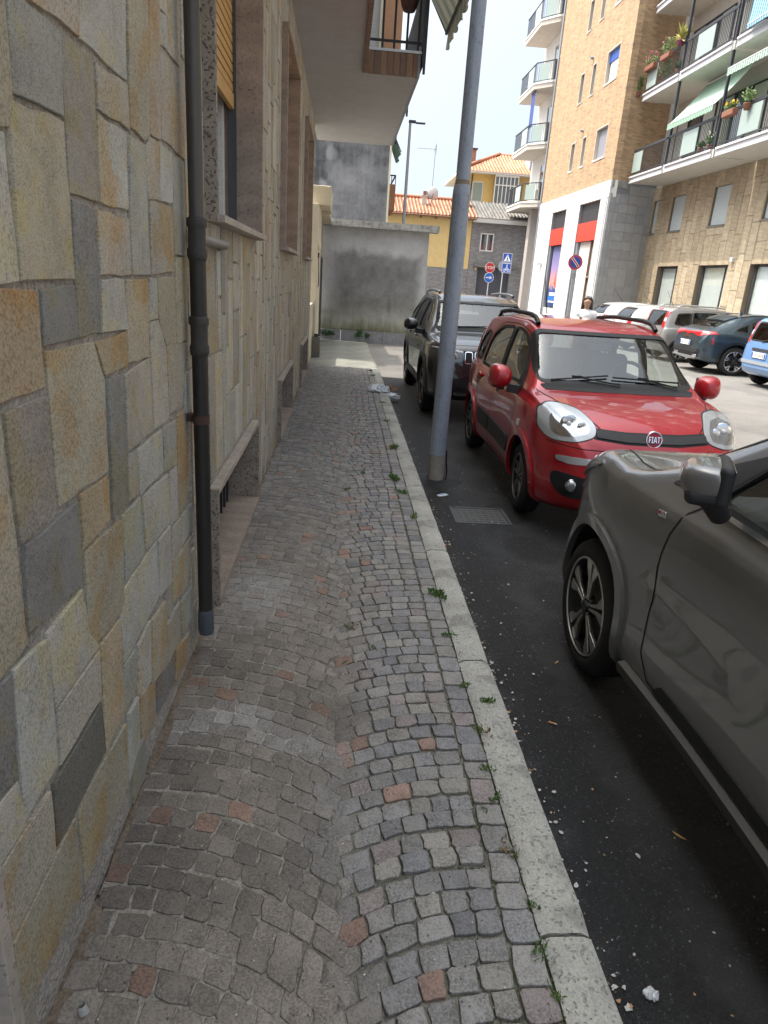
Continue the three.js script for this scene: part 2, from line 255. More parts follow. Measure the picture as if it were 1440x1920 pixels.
  // contrasting arcs: one column springs from the wall, the other from the kerb course, meeting in a valley
  const P = 0.077, RL = 1.04, RK = 0.84;
  for (let k = -18; k < 188; k++) {
    const zc = 0.25 - k * P + RL, wob = 0.010 * (R() - 0.5);
    const f = (t, r) => { const x = -0.62 + RL * Math.sin(t), dz = r * P; return [x + Math.sin(t) * dz * Math.cos(t) * 0.4, zc + wob - RL * Math.cos(t) - dz * (0.82 + 0.18 * Math.cos(t)) + 0.005 * Math.sin(x * 9 + k * 2.1)]; };
    let t = 0.02 * R(); const tEnd = Math.asin((0.69 + 0.05 * (R() - 0.5)) / RL);
    while (t < tEnd - 0.02) { const w = (0.063 + 0.034 * R()) / RL; let t2 = Math.min(tEnd, t + w); if (tEnd - t2 < 0.045) t2 = tEnd; list.push(quadAt(f, t, t2, 0, 0.97)); t = t2; }
    const zk = 0.25 - 0.5 * P - k * P + RK - 0.11, wk = 0.010 * (R() - 0.5);
    const h = (t, r) => { const x = 0.515 - RK * Math.sin(t), dz = r * P; return [x - Math.sin(t) * dz * Math.cos(t) * 0.4, zk + wk - RK * Math.cos(t) - dz * (0.82 + 0.18 * Math.cos(t))]; };
    t = 0; const kEnd = Math.asin((0.462 + 0.05 * (R() - 0.5)) / RK);
    while (t < kEnd - 0.02) { const w = (0.066 + 0.036 * R()) / RK; let t2 = Math.min(kEnd, t + w); if (kEnd - t2 < 0.055) t2 = kEnd; list.push(quadAt(h, t, t2, 0, 0.97)); t = t2; }
  }
  for (let z = 1.1; z > z1;) { const l = 0.085 + 0.04 * R(); list.push(quadAt((t, r) => [lerp(0.520, 0.612, t), z - r * l], 0, 1, 0, 1)); z -= l; }
  const setts = list.map((q) => { const cx = (q[0][0] + q[2][0]) / 2; return sett(q, cx < 0.05); }).filter(Boolean);
  setts.sort((a, b) => b.cz - a.cz);
  let n = 0; const rest = [];
  for (const s of setts) { if (s.cz < -0.98 && n < 298) { part('cobble', s.g, MT.cobble, pave); n++; } else rest.push(s.g); }
  const cl = (g) => { const h = g.toNonIndexed(); return h; };
  const all = mergeGeometries(rest.map(cl)); part('cobbles', all, MT.cobble, pave, null, 'stuff');
  // dust and soil packed against the wall
  const dust = []; for (let i = 0; i < 30; i++) { const z = -0.9 - i * 0.42, g = new THREE.SphereGeometry(1, 10, 6).scale(0.012 + 0.022 * R(), 0.004 + 0.006 * R(), 0.12 + 0.2 * R()).translate(-0.605, -0.002, z); dust.push(metreUV(g)); }
  const dg = merge(dust); tint(dg, [0.24, 0.19, 0.145]); part('packed_dirt', dg, MT.joint, pave, null, 'stuff');
  // kerb
  const kerb = sub('kerb', scene); kerb.userData.kind = 'structure';
  const cuts = [1.0, -0.1, -1.36, -2.78, -4.15, -5.6, -6.9, -8.3, -9.7, -11.1, -12.4, -13.4];
  for (let i = 0; i + 1 < cuts.length; i++) {
    const g = new THREE.BoxGeometry(0.148, 0.24, cuts[i] - cuts[i + 1] - 0.011, 5, 3, 22); const p = g.attributes.position;
    for (let j = 0; j < p.count; j++) { let x = p.getX(j), y = p.getY(j), z = p.getZ(j); const zz = z + cuts[i], ex = Math.max(0, Math.abs(x) - 0.06), tp = y > 0.1; if (tp && Math.abs(x) > 0.07) { y -= 0.010 + 0.006 * n1(x * 9, zz, 14, 6); x *= 0.965; } if (tp && Math.abs(z) > (cuts[i] - cuts[i + 1]) / 2 - 0.01) y -= 0.006; x += 0.006 * (n1(zz, y * 4, 6, 31 + (x > 0)) - 0.5); y += 0.004 * (n1(x * 5, zz, 8, 33) - 0.5); p.setXYZ(j, x, y, z); }
    g.computeVertexNormals(); g.translate(0.69, -0.118, (cuts[i] + cuts[i + 1]) / 2);
    part('kerb_stone', metreUV(toCreasedNormals(g, 0.7), R() * 3, R() * 3), MT.kerb, kerb);
  }
}
// concrete slab that runs from the end of the setts to the yard wall
{
  const g = new THREE.PlaneGeometry(1.45, 6.6, 29, 66).rotateX(-Math.PI / 2).translate(0.115, 0, -16.68), p = g.attributes.position;
  for (let i = 0; i < p.count; i++) { const x = p.getX(i), z = p.getZ(i); p.setY(i, -0.005 - 0.085 * sstep(-13.6, -17.5, z) - 0.012 * sstep(0, 0.7, x) - 0.14 * sstep(0.77, 0.81, x) + 0.006 * (vn(x * 3 + 9, z * 3 + 70, 99, 4) - 0.5)); }
  g.computeVertexNormals(); struct('concrete_apron', metreUV(g), tmat('concrete', [0.34, 0.345, 0.31], 0.92, 0.006));
}
{ // drain cover in the parking lane
  const t = thing('drain_cover', 'square cast drain cover set in the black asphalt by the red car', 'drain cover', [1.2, -0.12, -5.22]);
  part('frame', [bx(-0.23, 0.23, -0.02, 0.004, -0.2, -0.175), bx(-0.23, 0.23, -0.02, 0.004, 0.175, 0.2), bx(-0.23, -0.205, -0.02, 0.004, -0.174, 0.174), bx(0.205, 0.23, -0.02, 0.004, -0.174, 0.174)], mat([0.07, 0.07, 0.072], 0.7), t);
  const r = []; for (let i = 0; i < 7; i++) for (let j = 0; j < 6; j++) r.push(bx(-0.185 + i * 0.055, -0.15 + i * 0.055, 0.0, 0.003, -0.155 + j * 0.054, -0.12 + j * 0.054));
  part('lid', [bx(-0.2, 0.2, -0.02, 0.0, -0.17, 0.17), ...r], mat([0.085, 0.083, 0.08], 0.65), t);
}

// ---------- stone-clad building on the left ----------
const WX = -0.61;
const home = thing('apartment_building', 'apartment building clad in irregular split stone slabs beside the cobbled pavement', 'building');
{
  const R = rng(5), NZ = [-3.24, -6.9, -10.56], FZ = (z) => z - 1.75, END = -13.6, TOP = 9.4;
  // masonry body with real openings: piers and bands of 0.35 m
  const w = [], wall = (y0, y1, za, zb) => w.push(bx(WX - 0.35, WX - 0.0065, y0, y1, zb, za));
  const zs = [9, NZ[0], FZ(NZ[0]), NZ[1], FZ(NZ[1]), NZ[2], FZ(NZ[2]), END];
  for (let i = 0; i < zs.length; i += 2) wall(-0.3, TOP, zs[i] + (i ? 0.0 : 0), zs[i + 1]);
  for (const z of NZ) { wall(-0.3, 0.04, z, FZ(z)); wall(0.6, 1.88, z, FZ(z)); wall(3.66, TOP, z, FZ(z)); }
  w.push(bx(-9, WX - 0.36, -0.3, TOP, END, END + 0.3), bx(-9, WX - 0.36, TOP - 0.3, TOP, END + 0.31, 9), bx(-9, -8.7, -0.3, TOP - 0.31, END + 0.31, 9), bx(-8.69, WX - 0.36, -0.3, TOP - 0.31, 8.7, 9));
  part('wall', w, MT.mortar, home);
  part('eaves', bx(-9.3, WX + 0.3, TOP, TOP + 0.2, END - 0.3, 9), MT.soffit, home);
  const tones = [[0.56, 0.545, 0.50], [0.55, 0.51, 0.435], [0.49, 0.445, 0.345], [0.31, 0.305, 0.29], [0.53, 0.435, 0.30], [0.44, 0.44, 0.40], [0.20, 0.19, 0.16], [0.43, 0.40, 0.345]];
  const rusty = [0.15, 0.5, 0.75, 0.12, 1, 0.12, 0.4, 0.35];
  const warp = (z, y) => [z + 0.014 * (vn(z * 3.1 + 40, y * 3.1 + 7, 997, 71) - 0.5), y + 0.02 * (vn(z * 2.7 + 80, y * 2.7 + 3, 997, 72) - 0.5)];
  // a stone slab from its outline in the plane of the wall (z, y), with broken edges and a split face
  function slab(poly, tone, rough = 0.007) {
    const pts = []; const cz = poly.reduce((s, p) => s + p[0], 0) / poly.length, cy = poly.reduce((s, p) => s + p[1], 0) / poly.length;
    let ar = 0; poly.forEach((p, i) => { const q = poly[(i + 1) % poly.length]; ar += p[0] * q[1] - q[0] * p[1]; }); if (ar < 0) poly = poly.slice().reverse();
    for (let i = 0; i < poly.length; i++) {
      const a = poly[i], b = poly[(i + 1) % poly.length], L = Math.hypot(b[0] - a[0], b[1] - a[1]), n = L > 0.3 ? 4 : L > 0.12 ? 3 : 2, nz = -(b[1] - a[1]) / L, ny = (b[0] - a[0]) / L;
      for (let k = 0; k < n; k++) { const t = k / n + (k ? 0.12 * (R() - 0.5) : 0), d = (k ? 1 : 0.4) * (R() - 0.5) * rough * 1.3; pts.push([lerp(a[0], b[0], t) + nz * d, lerp(a[1], b[1], t) + ny * d]); }
    }
    const n = pts.length, pos = [], idx = [], out = 0.0005 + 0.0035 * R(), tz = (R() - 0.5) * 0.012, ty = (R() - 0.5) * 0.01;
    const sz = Math.max(0.03, Math.max(...pts.map((p) => Math.abs(p[0] - cz)))), sy = Math.max(0.03, Math.max(...pts.map((p) => Math.abs(p[1] - cy))));
    const lay = (inset, x) => { for (const p of pts) { const z = cz + (p[0] - cz) * (1 - inset / sz), y = cy + (p[1] - cy) * (1 - inset / sy); pos.push(WX + x + tz * (z - cz) + ty * (y - cy), y, z); } };
    lay(0.0, -0.03); lay(0.0008, out - 0.0022); lay(0.003, out); pos.push(WX + out + 0.002, cy, cz);
    for (let r = 0; r < 2; r++) for (let i = 0; i < n; i++) { const a = r * n + i, b = r * n + (i + 1) % n; idx.push(a, a + n, b, b, a + n, b + n); }
    for (let i = 0; i < n; i++) idx.push(2 * n + i, 3 * n, 2 * n + (i + 1) % n);
    let g = new THREE.BufferGeometry(); g.setAttribute('position', new THREE.Float32BufferAttribute(pos, 3)); g.setIndex(idx); g = toCreasedNormals(g, 0.6);
    const p = g.attributes.position, uv = [], du = R() * 7, dv = R() * 7, turn = R() < 0.5; for (let i = 0; i < p.count; i++) { const u = p.getZ(i) + du + p.getX(i), v = p.getY(i) + dv; uv.push(...(turn ? [v, u] : [u, v])); }
    g.setAttribute('uv', new THREE.Float32BufferAttribute(uv, 2));
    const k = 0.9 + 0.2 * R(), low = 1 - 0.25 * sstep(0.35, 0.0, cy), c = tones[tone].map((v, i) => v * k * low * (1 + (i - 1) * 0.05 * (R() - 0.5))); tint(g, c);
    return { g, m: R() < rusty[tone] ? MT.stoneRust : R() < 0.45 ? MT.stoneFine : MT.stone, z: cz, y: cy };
  }
  const stones = [];
  // the slabs nearest the camera as they lie: tone, then outline in cm (z, y)
  const near = [[2,-136,212,-145,211,-144,194,-141,189,-130,188],
    [5,-146,212,-155,212,-170,212,-168,196,-144,195],
    [1,-155,216,-183,226,-181,214,-167,214,-156,213],
    [0,-184,226,-220,238,-217,214,-182,214],
    [2,-222,238,-243,246,-238,204,-232,202,-218,203],
    [7,-170,212,-190,212,-188,181,-168,181,-169,196],
    [1,-192,212,-217,213,-217,202,-191,202],
    [0,-191,201,-214,201,-213,181,-189,181],
    [2,-144,194,-168,195,-167,163,-140,163,-142,190],
    [0,-130,187,-139,188,-139,163,-123,162],
    [3,-170,180,-184,179,-183,150,-167,150],
    [1,-186,179,-212,179,-211,164,-185,164],
    [5,-216,201,-232,201,-232,164,-213,164,-213,180],
    [1,-238,204,-249,204,-248,187,-234,186,-233,201],
    [0,-250,204,-267,204,-266,188,-249,187],
    [5,-267,203,-285,204,-285,171,-266,171],
    [1,-244,244,-257,248,-251,205,-239,205],
    [0,-256,242,-267,244,-266,234,-256,233],
    [1,-252,247,-268,252,-267,244,-256,243],
    [1,-256,232,-291,233,-288,205,-254,206],
    [1,-269,252,-286,257,-285,234,-267,234],
    [1,-235,186,-265,186,-264,165,-233,164],
    [4,-123,162,-147,161,-147,142,-126,142,-119,146],
    [3,-149,161,-167,162,-167,150,-148,150],
    [0,-186,163,-204,163,-205,149,-184,150],
    [2,-206,163,-228,163,-226,139,-204,140],
    [0,-230,163,-239,163,-239,150,-228,150],
    [2,-240,163,-264,163,-263,140,-248,141,-240,150],
    [1,-229,150,-239,150,-248,140,-248,115,-228,115],
    [2,-267,170,-286,171,-283,139,-263,140],
    [1,-250,141,-282,139,-270,115,-249,116],
    [4,-178,148,-204,149,-204,139,-184,139],
    [2,-148,149,-177,148,-183,138,-181,114,-147,115,-148,142],
    [7,-128,140,-147,140,-146,115,-128,114],
    [2,-119,145,-126,140,-126,93,-112,92,-106,95],
    [3,-185,138,-198,137,-196,100,-182,100],
    [1,-200,137,-226,139,-226,115,-199,115],
    [4,-160,114,-180,113,-180,100,-159,100],
    [3,-129,113,-158,113,-156,92,-127,95],
    [7,-199,114,-207,113,-207,99,-197,100],
    [0,-208,113,-238,113,-237,98,-209,98],
    [5,-240,113,-259,112,-258,95,-239,97],
    [4,-261,113,-271,114,-277,94,-273,76,-258,74,-258,93],
    [5,-190,98,-208,98,-209,78,-189,77],
    [0,-211,97,-244,95,-244,76,-212,78],
    [0,-246,95,-257,95,-258,73,-245,74],
    [2,-160,99,-189,97,-186,72,-182,70,-157,72],
    [0,-188,76,-225,76,-225,55,-183,53,-182,68],
    [0,-227,75,-244,75,-243,52,-226,54],
    [1,-246,73,-261,72,-260,60,-244,59],
    [5,-262,72,-282,71,-282,59,-261,60],
    [2,-245,59,-280,57,-270,38,-245,42],
    [2,-214,51,-233,49,-231,23,-210,28],
    [7,-234,38,-254,38,-253,22,-233,22],
    [5,-258,36,-279,34,-276,19,-256,22],
    [1,-198,51,-212,52,-209,30,-198,33],
    [3,-105,92,-118,91,-115,68,-100,72],
    [0,-119,91,-135,89,-134,71,-133,57,-116,57],
    [1,-136,70,-164,69,-162,55,-134,56],
    [4,-165,70,-182,69,-179,38,-162,38],
    [5,-182,53,-195,51,-193,38,-180,38],
    [0,-197,51,-211,49,-209,30,-195,32],
    [0,-184,34,-194,34,-192,16,-180,12],
    [4,-196,32,-213,27,-213,12,-195,13],
    [6,-130,54,-162,54,-162,38,-128,38],
    [2,-142,37,-181,33,-179,11,-141,12],
    [2,-105,36,-139,36,-138,12,-103,16],
    [1,-105,56,-128,54,-127,37,-105,37],
    [1,-99,70,-115,68,-116,56,-105,57,-96,57],
    [3,-217,24,-241,22,-240,9,-215,12],
    [4,-244,21,-269,15,-264,6,-243,7],
    [1,-135,90,-156,91,-158,77,-164,70,-135,71]];
  const inPoly = (z, y, P) => { let c = false; for (let i = 0, j = P.length - 1; i < P.length; j = i++) if ((P[i][1] > y) !== (P[j][1] > y) && z < (P[j][0] - P[i][0]) * (y - P[i][1]) / (P[j][1] - P[i][1]) + P[i][0]) c = !c; return c; };
  const traced = [];
  for (const [tone, ...q] of near) {
    const P = []; for (let i = 0; i < q.length; i += 2) P.push([q[i] / 100, q[i + 1] / 100]);
    const cz = P.reduce((s, p) => s + p[0], 0) / P.length, cy = P.reduce((s, p) => s + p[1], 0) / P.length, s = 0.004;
    traced.push(P); stones.push(slab(grow(P, 0.001), tone));
  }
  // the rest of the cladding: upright slabs packed on a grid
  const U = 0.055, H = 0.085, z0 = 0.6, cols = Math.ceil((z0 - END) / U), rows = Math.ceil(4.2 / H), occ = new Uint8Array(cols * rows);
  const blocked = (z, y) => {
    if (y > 4.16 || z < END + 0.01) return true;
    for (const n of NZ) { if (z < n + 0.005 && z > FZ(n) - 0.005 && ((y < 0.645) || (y > 1.86 && y < 3.69))) return true; }
    if (z > -1.0 && z < 0.4 && y < 0.64) return true;
    for (const P of traced) if (inPoly(z, y, P)) return true;
    return false;
  };
  for (let j = 0; j < rows; j++) for (let i = 0; i < cols; i++) if (blocked(z0 - (i + 0.5) * U, (j + 0.5) * H)) occ[j * cols + i] = 1;
  for (let j = 0; j < rows; j++) for (let i = 0; i < cols; i++) {
    if (occ[j * cols + i]) continue;
    let W = [2, 2, 2, 3, 3, 4][Math.floor(R() * 6)], T = [3, 4, 5, 6, 7, 9][Math.floor(R() * 6)]; if (R() < 0.16) { W = 1; }
    if (j === 0) T = 1 + Math.floor(R() * 5);
    let ww = 0; while (ww < W && i + ww < cols && !occ[j * cols + i + ww]) ww++;
    if (i + ww < cols && !occ[j * cols + i + ww] && (i + ww + 1 >= cols || occ[j * cols + i + ww + 1])) ww++;
    let hh = 1; grow: while (hh < T && j + hh < rows) { for (let k = 0; k < ww; k++) if (occ[(j + hh) * cols + i + k]) break grow; hh++; }
    for (let b = 0; b < hh; b++) for (let k = 0; k < ww; k++) occ[(j + b) * cols + i + k] = 1;
    const za = z0 - i * U, zb = z0 - (i + ww) * U, ya = j * H, yb = (j + hh) * H, e = 0.0065;
    if (zb < END) continue;
    if (za > -2.95 && za < -0.95 && ya < 2.5 && ((za - zb) < 0.1 || yb - ya < 0.13)) continue; // slivers between the large slabs stay mortar
    const P = [[za - e, ya + e], [za - e, yb - e], [zb + e, yb - e], [zb + e, ya + e]].map(([z, y]) => warp(z, Math.max(0.0, y)));
    const h = R(), tone = h < 0.30 ? 0 : h < 0.66 ? 1 : h < 0.76 ? 2 : h < 0.79 ? 3 : h < 0.815 ? 4 : h < 0.9 ? 5 : 7;
    stones.push(slab(P, tone, 0.005));
  }
  // the largest in view are pieces of their own
  const near0 = stones.filter((s) => s.z < -0.95 && !(s.z > -1.25 && s.y > 2.1)).sort((a, b) => Math.hypot(a.z, a.y - 1.7) - Math.hypot(b.z, b.y - 1.7)).slice(0, 296), own = new Set(near0);
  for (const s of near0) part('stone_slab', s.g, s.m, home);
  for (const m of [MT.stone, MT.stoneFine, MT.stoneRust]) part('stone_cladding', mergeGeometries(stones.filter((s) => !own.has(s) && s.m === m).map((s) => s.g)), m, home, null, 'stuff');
  // windows: deep travertine surrounds standing proud of the stone
  const yellowSlat = mat([0.62, 0.38, 0.14], 0.55), alu = mat([0.10, 0.10, 0.105], 0.5, { metalness: 0.4 });
  NZ.forEach((z, k) => {
    const f = FZ(z), win = sub('window', home), Y0 = 1.9, Y1 = 3.66, X = -0.545;
    part('surround', [bx(-0.86, X - 0.008, 1.86, Y1 + 0.03, z - 0.035, z, 0.003)], k === 0 ? MT.travertineDirty : MT.travertinePink, win);
    part('surround', [bx(-0.86, X - 0.008, 1.86, Y1 + 0.03, f, f + 0.035, 0.003)], MT.travertinePink, win);
    part('lintel', bx(-0.86, X - 0.008, Y1, Y1 + 0.028, f + 0.036, z - 0.036), MT.travertinePink, win);
    part('sill', bx(-0.86, X + 0.018, 1.862, 1.895, f + 0.036, z - 0.036, 0.004), MT.travertine, win);
    const low = k === 0 ? 2.62 : 1.9, sx = -0.745;
    for (let y = low, i = 0; y < Y1 - 0.02; i++) { const h = 0.052; part(i === 0 ? 'bottom_rail' : 'shutter_slat', bx(sx - 0.018, sx + (i === 0 ? 0.012 : 0.006), y, y + (i === 0 ? 0.085 : h - 0.010), f + 0.05, z - 0.05, 0.004), yellowSlat, win); y += i === 0 ? 0.097 : h; }
    part('shutter_guide', bx(-0.775, -0.72, Y0, Y1 - 0.002, f + 0.0355, f + 0.049), alu, win); part('shutter_guide', bx(-0.775, -0.72, Y0, Y1 - 0.002, z - 0.049, z - 0.0355), alu, win);
    if (k === 0) {
      part('frame', [bx(-0.85, -0.795, 1.897, 2.9, f + 0.05, f + 0.12), bx(-0.85, -0.795, 1.897, 2.9, z - 0.12, z - 0.05), bx(-0.85, -0.795, 1.897, 1.97, f + 0.121, z - 0.121), bx(-0.85, -0.79, 1.971, 2.9, (z + f) / 2 - 0.06, (z + f) / 2 + 0.06)], MT.white, win);
      part('pane', [bx(-0.83, -0.824, 1.971, 2.9, f + 0.121, (z + f) / 2 - 0.061), bx(-0.83, -0.824, 1.971, 2.9, (z + f) / 2 + 0.061, z - 0.121)], MT.pane, win);
      part('latch', [bx(-0.735, -0.712, 2.66, 2.675, z - 0.75, z - 0.66), rod([-0.72, 2.667, z - 0.7], [-0.70, 2.645, z - 0.7], 0.006)], MT.darkMetal, win);
    }
    part('backing', bx(-1.3, -0.97, 1.8, 3.7, f - 0.1, z + 0.1), MT.interior, win);
  });
  // cellar windows at the foot of the wall
  for (const [z, f] of [[0.45, -0.985], ...NZ.map((z) => [z, FZ(z)])]) {
    const win = sub('cellar_window', home), X = -0.568;
    part('jamb', bx(-0.85, X - 0.002, -0.03, 0.64, z - 0.034, z, 0.003), MT.travertineDirty, win);
    part('jamb', bx(-0.85, X - 0.002, -0.03, 0.64, f, f + 0.034, 0.003), z > 0 ? MT.travertine : MT.travertineDirty, win);
    part('lintel', bx(-0.7, X - 0.002, 0.605, 0.64, f + 0.035, z - 0.035, 0.003), MT.travertine, win);
    const s = bx(-0.85, X, 0.02, 0.05, f + 0.035, z - 0.035); part('sill', s, MT.travertinePink, win);
    const bars = []; for (let q = z - 0.14; q > f + 0.08; q -= 0.13) bars.push(bx(-0.79, -0.775, 0.052, 0.6, q - 0.008, q + 0.008)); bars.push(bx(-0.792, -0.773, 0.3, 0.32, f + 0.036, z - 0.036));
    part('grille', bars, MT.darkMetal, win); part('backing', bx(-1.2, -0.88, -0.1, 0.68, f - 0.1, z + 0.1), MT.interior, win);
  }
  // balcony over the pavement
  const bal = sub('balcony', home), BT = 4.15;
  part('slab', [bx(WX - 0.02, 0.16, BT, BT + 0.16, -10.1, 2), bx(WX - 0.02, 0.84, BT, BT + 0.16, -15.08, -10.1)], MT.soffit, bal);
  part('edge_strip', bx(0.841, 0.872, BT - 0.004, BT + 0.33, -15.08, -10.09), MT.greyMetal, bal);
  const tileM = [[0.34, 0.235, 0.17], [0.30, 0.20, 0.15], [0.38, 0.26, 0.175], [0.27, 0.19, 0.155]].map((c) => tmat('stucco', c, 0.8, 0.002));
  for (let x = 0.195, i = 0; x < 0.82; x += 0.083, i++) part('brick', bx(x, Math.min(0.84, x + 0.078), BT - 0.012, BT + 0.245, -10.075, -10.105, 0.003), tileM[(i * 7) % 4], bal);
  for (let z = -10.06, i = 0; z < -7.4; z += 0.043, i++) part('brick', bx(0.135, 0.185, BT - 0.02, BT + 1.1, z, z + 0.037, 0.003), tileM[(i * 5 + (i >> 2)) % 4], bal);
  part('upstand', [bx(0.16, 0.83, BT + 0.161, BT + 0.245, -10.16, -10.106), bx(0.1, 0.134, BT + 0.161, BT + 1.1, -10.06, 2)], MT.soffit, bal);
  part('flashing', bx(0.187, 0.88, BT + 0.246, BT + 0.275, -10.17, -10.06), MT.lightMetal, bal);
  for (const x of [0.37, 0.52, 0.68, 0.83]) part('railing_bar', bx(x - 0.014, x + 0.014, BT + 0.276, 5.3, -10.125, -10.1), MT.darkMetal, bal);
  part('railing_rail', [bx(0.19, 0.87, BT + 0.36, BT + 0.385, -10.128, -10.097), bx(0.19, 0.87, 5.3, 5.34, -10.14, -10.09)], MT.darkMetal, bal);
  part('side_screen', bx(0.885, 0.90, BT + 0.1, 5.35, -15.0, -10.02), mat([0.06, 0.066, 0.075], 0.7), bal);
  for (const z of [-10.04, -12.5, -15.0]) part('railing_post', bx(0.9, 0.93, BT + 0.02, 5.4, z - 0.02, z + 0.02), MT.darkMetal, bal);
  part('party_wall', bx(WX - 0.02, 0.44, BT + 0.17, 7, -14.0, -13.8), tmat('stucco', [0.62, 0.62, 0.62], 0.9, 0.002), bal);
  part('pier', bx(0.44, 0.52, BT + 0.17, 7, -14.0, -13.7), MT.cream, bal);
  part('screen_wall', bx(0.52, 0.84, BT + 0.17, 7, -14.06, -13.95), MT.orange, bal);
}
{ // flower pot hanging on the balcony rail
  const t = thing('flower_pot', 'brown hanging flower pot behind the balcony bars above the pavement', 'flower pot', [0.7, 4.93, -10.35]);
  part('pot', new THREE.LatheGeometry([[0, 0], [0.075, 0], [0.105, 0.06], [0.125, 0.14], [0.12, 0.145], [0.1, 0.06], [0, 0.04]].map((p) => new THREE.Vector2(...p)), 24), mat([0.22, 0.10, 0.07], 0.8), t);
  part('hanger', tube([[-0.11, 0.13, 0], [0, -0.03, 0.1], [0.11, 0.13, 0.05]], 0.004, 6), MT.darkMetal, t);
  part('foliage', leaves(70, () => [0, 0.17, 0], [0.1, 0.07, 0.1], 0.05, 31), MT.leaf, t);
}
// leaf clusters: pointed blades scattered in an ellipsoid
function leaves(n, at, [a, b, c], size, seed, wide = 0.4) {
  const R = rng(seed), pos = [], q = new THREE.Quaternion(), e = new THREE.Euler();
  for (let i = 0; i < n; i++) {
    const o = at(i), th = R() * 6.283, r = Math.cbrt(R()), cz = R() * 2 - 1, s = Math.sqrt(1 - cz * cz), P = V3(o[0] + a * r * s * Math.cos(th), o[1] + b * r * cz, o[2] + c * r * s * Math.sin(th));
    e.set(R() * 2.4 - 1.2, R() * 6.283, R() * 2.4 - 1.2); q.setFromEuler(e); const L = size * (0.6 + 0.8 * R()), w = L * wide;
    const v = [[0, 0, 0], [w / 2, L * 0.45, 0.12 * L], [0, L, 0], [-w / 2, L * 0.45, 0.12 * L]].map((p) => V3(...p).applyQuaternion(q).add(P));
    for (const k of [0, 1, 2, 0, 2, 3]) pos.push(v[k].x, v[k].y, v[k].z);
  }
  const g = new THREE.BufferGeometry(); g.setAttribute('position', new THREE.Float32BufferAttribute(pos, 3)); g.computeVertexNormals(); return metreUV(g);
}
{ // striped awning on the balcony above
  const t = thing('awning', 'pale striped awning with scalloped edge hanging over the pavement balcony', 'awning');
  const nz = 14, zA = -11.15, zB = -7.2, top = [0.12, 6.9], bot = [1.3, 4.97], pos = [], uv = [], val = [], vuv = [];
  const stripes = canvasTex(256, 64, (c, w, h) => { c.fillStyle = '#b9b49c'; c.fillRect(0, 0, w, h); for (let i = 0; i < 8; i++) { c.fillStyle = i % 2 ? '#8d9484' : '#d2cdb4'; c.fillRect(i * 32, 0, 15, h); } });
  stripes.wrapS = stripes.wrapT = THREE.RepeatWrapping; const sm = phys([0.9, 0.9, 0.9], { roughness: 0.9, map: stripes, transmission: 0.35, thickness: 0 });
  const g = new THREE.PlaneGeometry(1, 1, nz, 10), p = g.attributes.position, u = g.attributes.uv;
  for (let i = 0; i < p.count; i++) { const a = p.getX(i) + 0.5, b = p.getY(i) + 0.5; p.setXYZ(i, lerp(bot[0], top[0], b) , lerp(bot[1], top[1], b) - 0.05 * Math.sin(Math.PI * b), lerp(zA, zB, a)); u.setXY(i, a * 3.0, b); }
  g.computeVertexNormals(); part('fabric', g, sm, t);
  const v = new THREE.PlaneGeometry(1, 1, 120, 6), q = v.attributes.position, w = v.attributes.uv;
  for (let i = 0; i < q.count; i++) { const a = q.getX(i) + 0.5, b = 0.5 - q.getY(i), z = lerp(zA, zB, a), sc = 0.20 + 0.035 * Math.abs(Math.sin(a * 3.95 * Math.PI / 0.24)); q.setXYZ(i, bot[0] + 0.02 + 0.02 * Math.sin(z * 17) * b, bot[1] - sc * b, z); w.setXY(i, a * 3.0, 0.5); }
  v.computeVertexNormals(); part('valance', v, sm, t);
  part('front_bar', rod([1.3, 4.97, zA - 0.03], [1.3, 4.97, zB], 0.022), mat([0.2, 0.2, 0.19], 0.5), t);
  part('side_arm', rod([1.3, 4.97, zA + 0.01], [0.12, 6.88, zA + 0.01], 0.018), mat([0.2, 0.2, 0.19], 0.5), t);
}
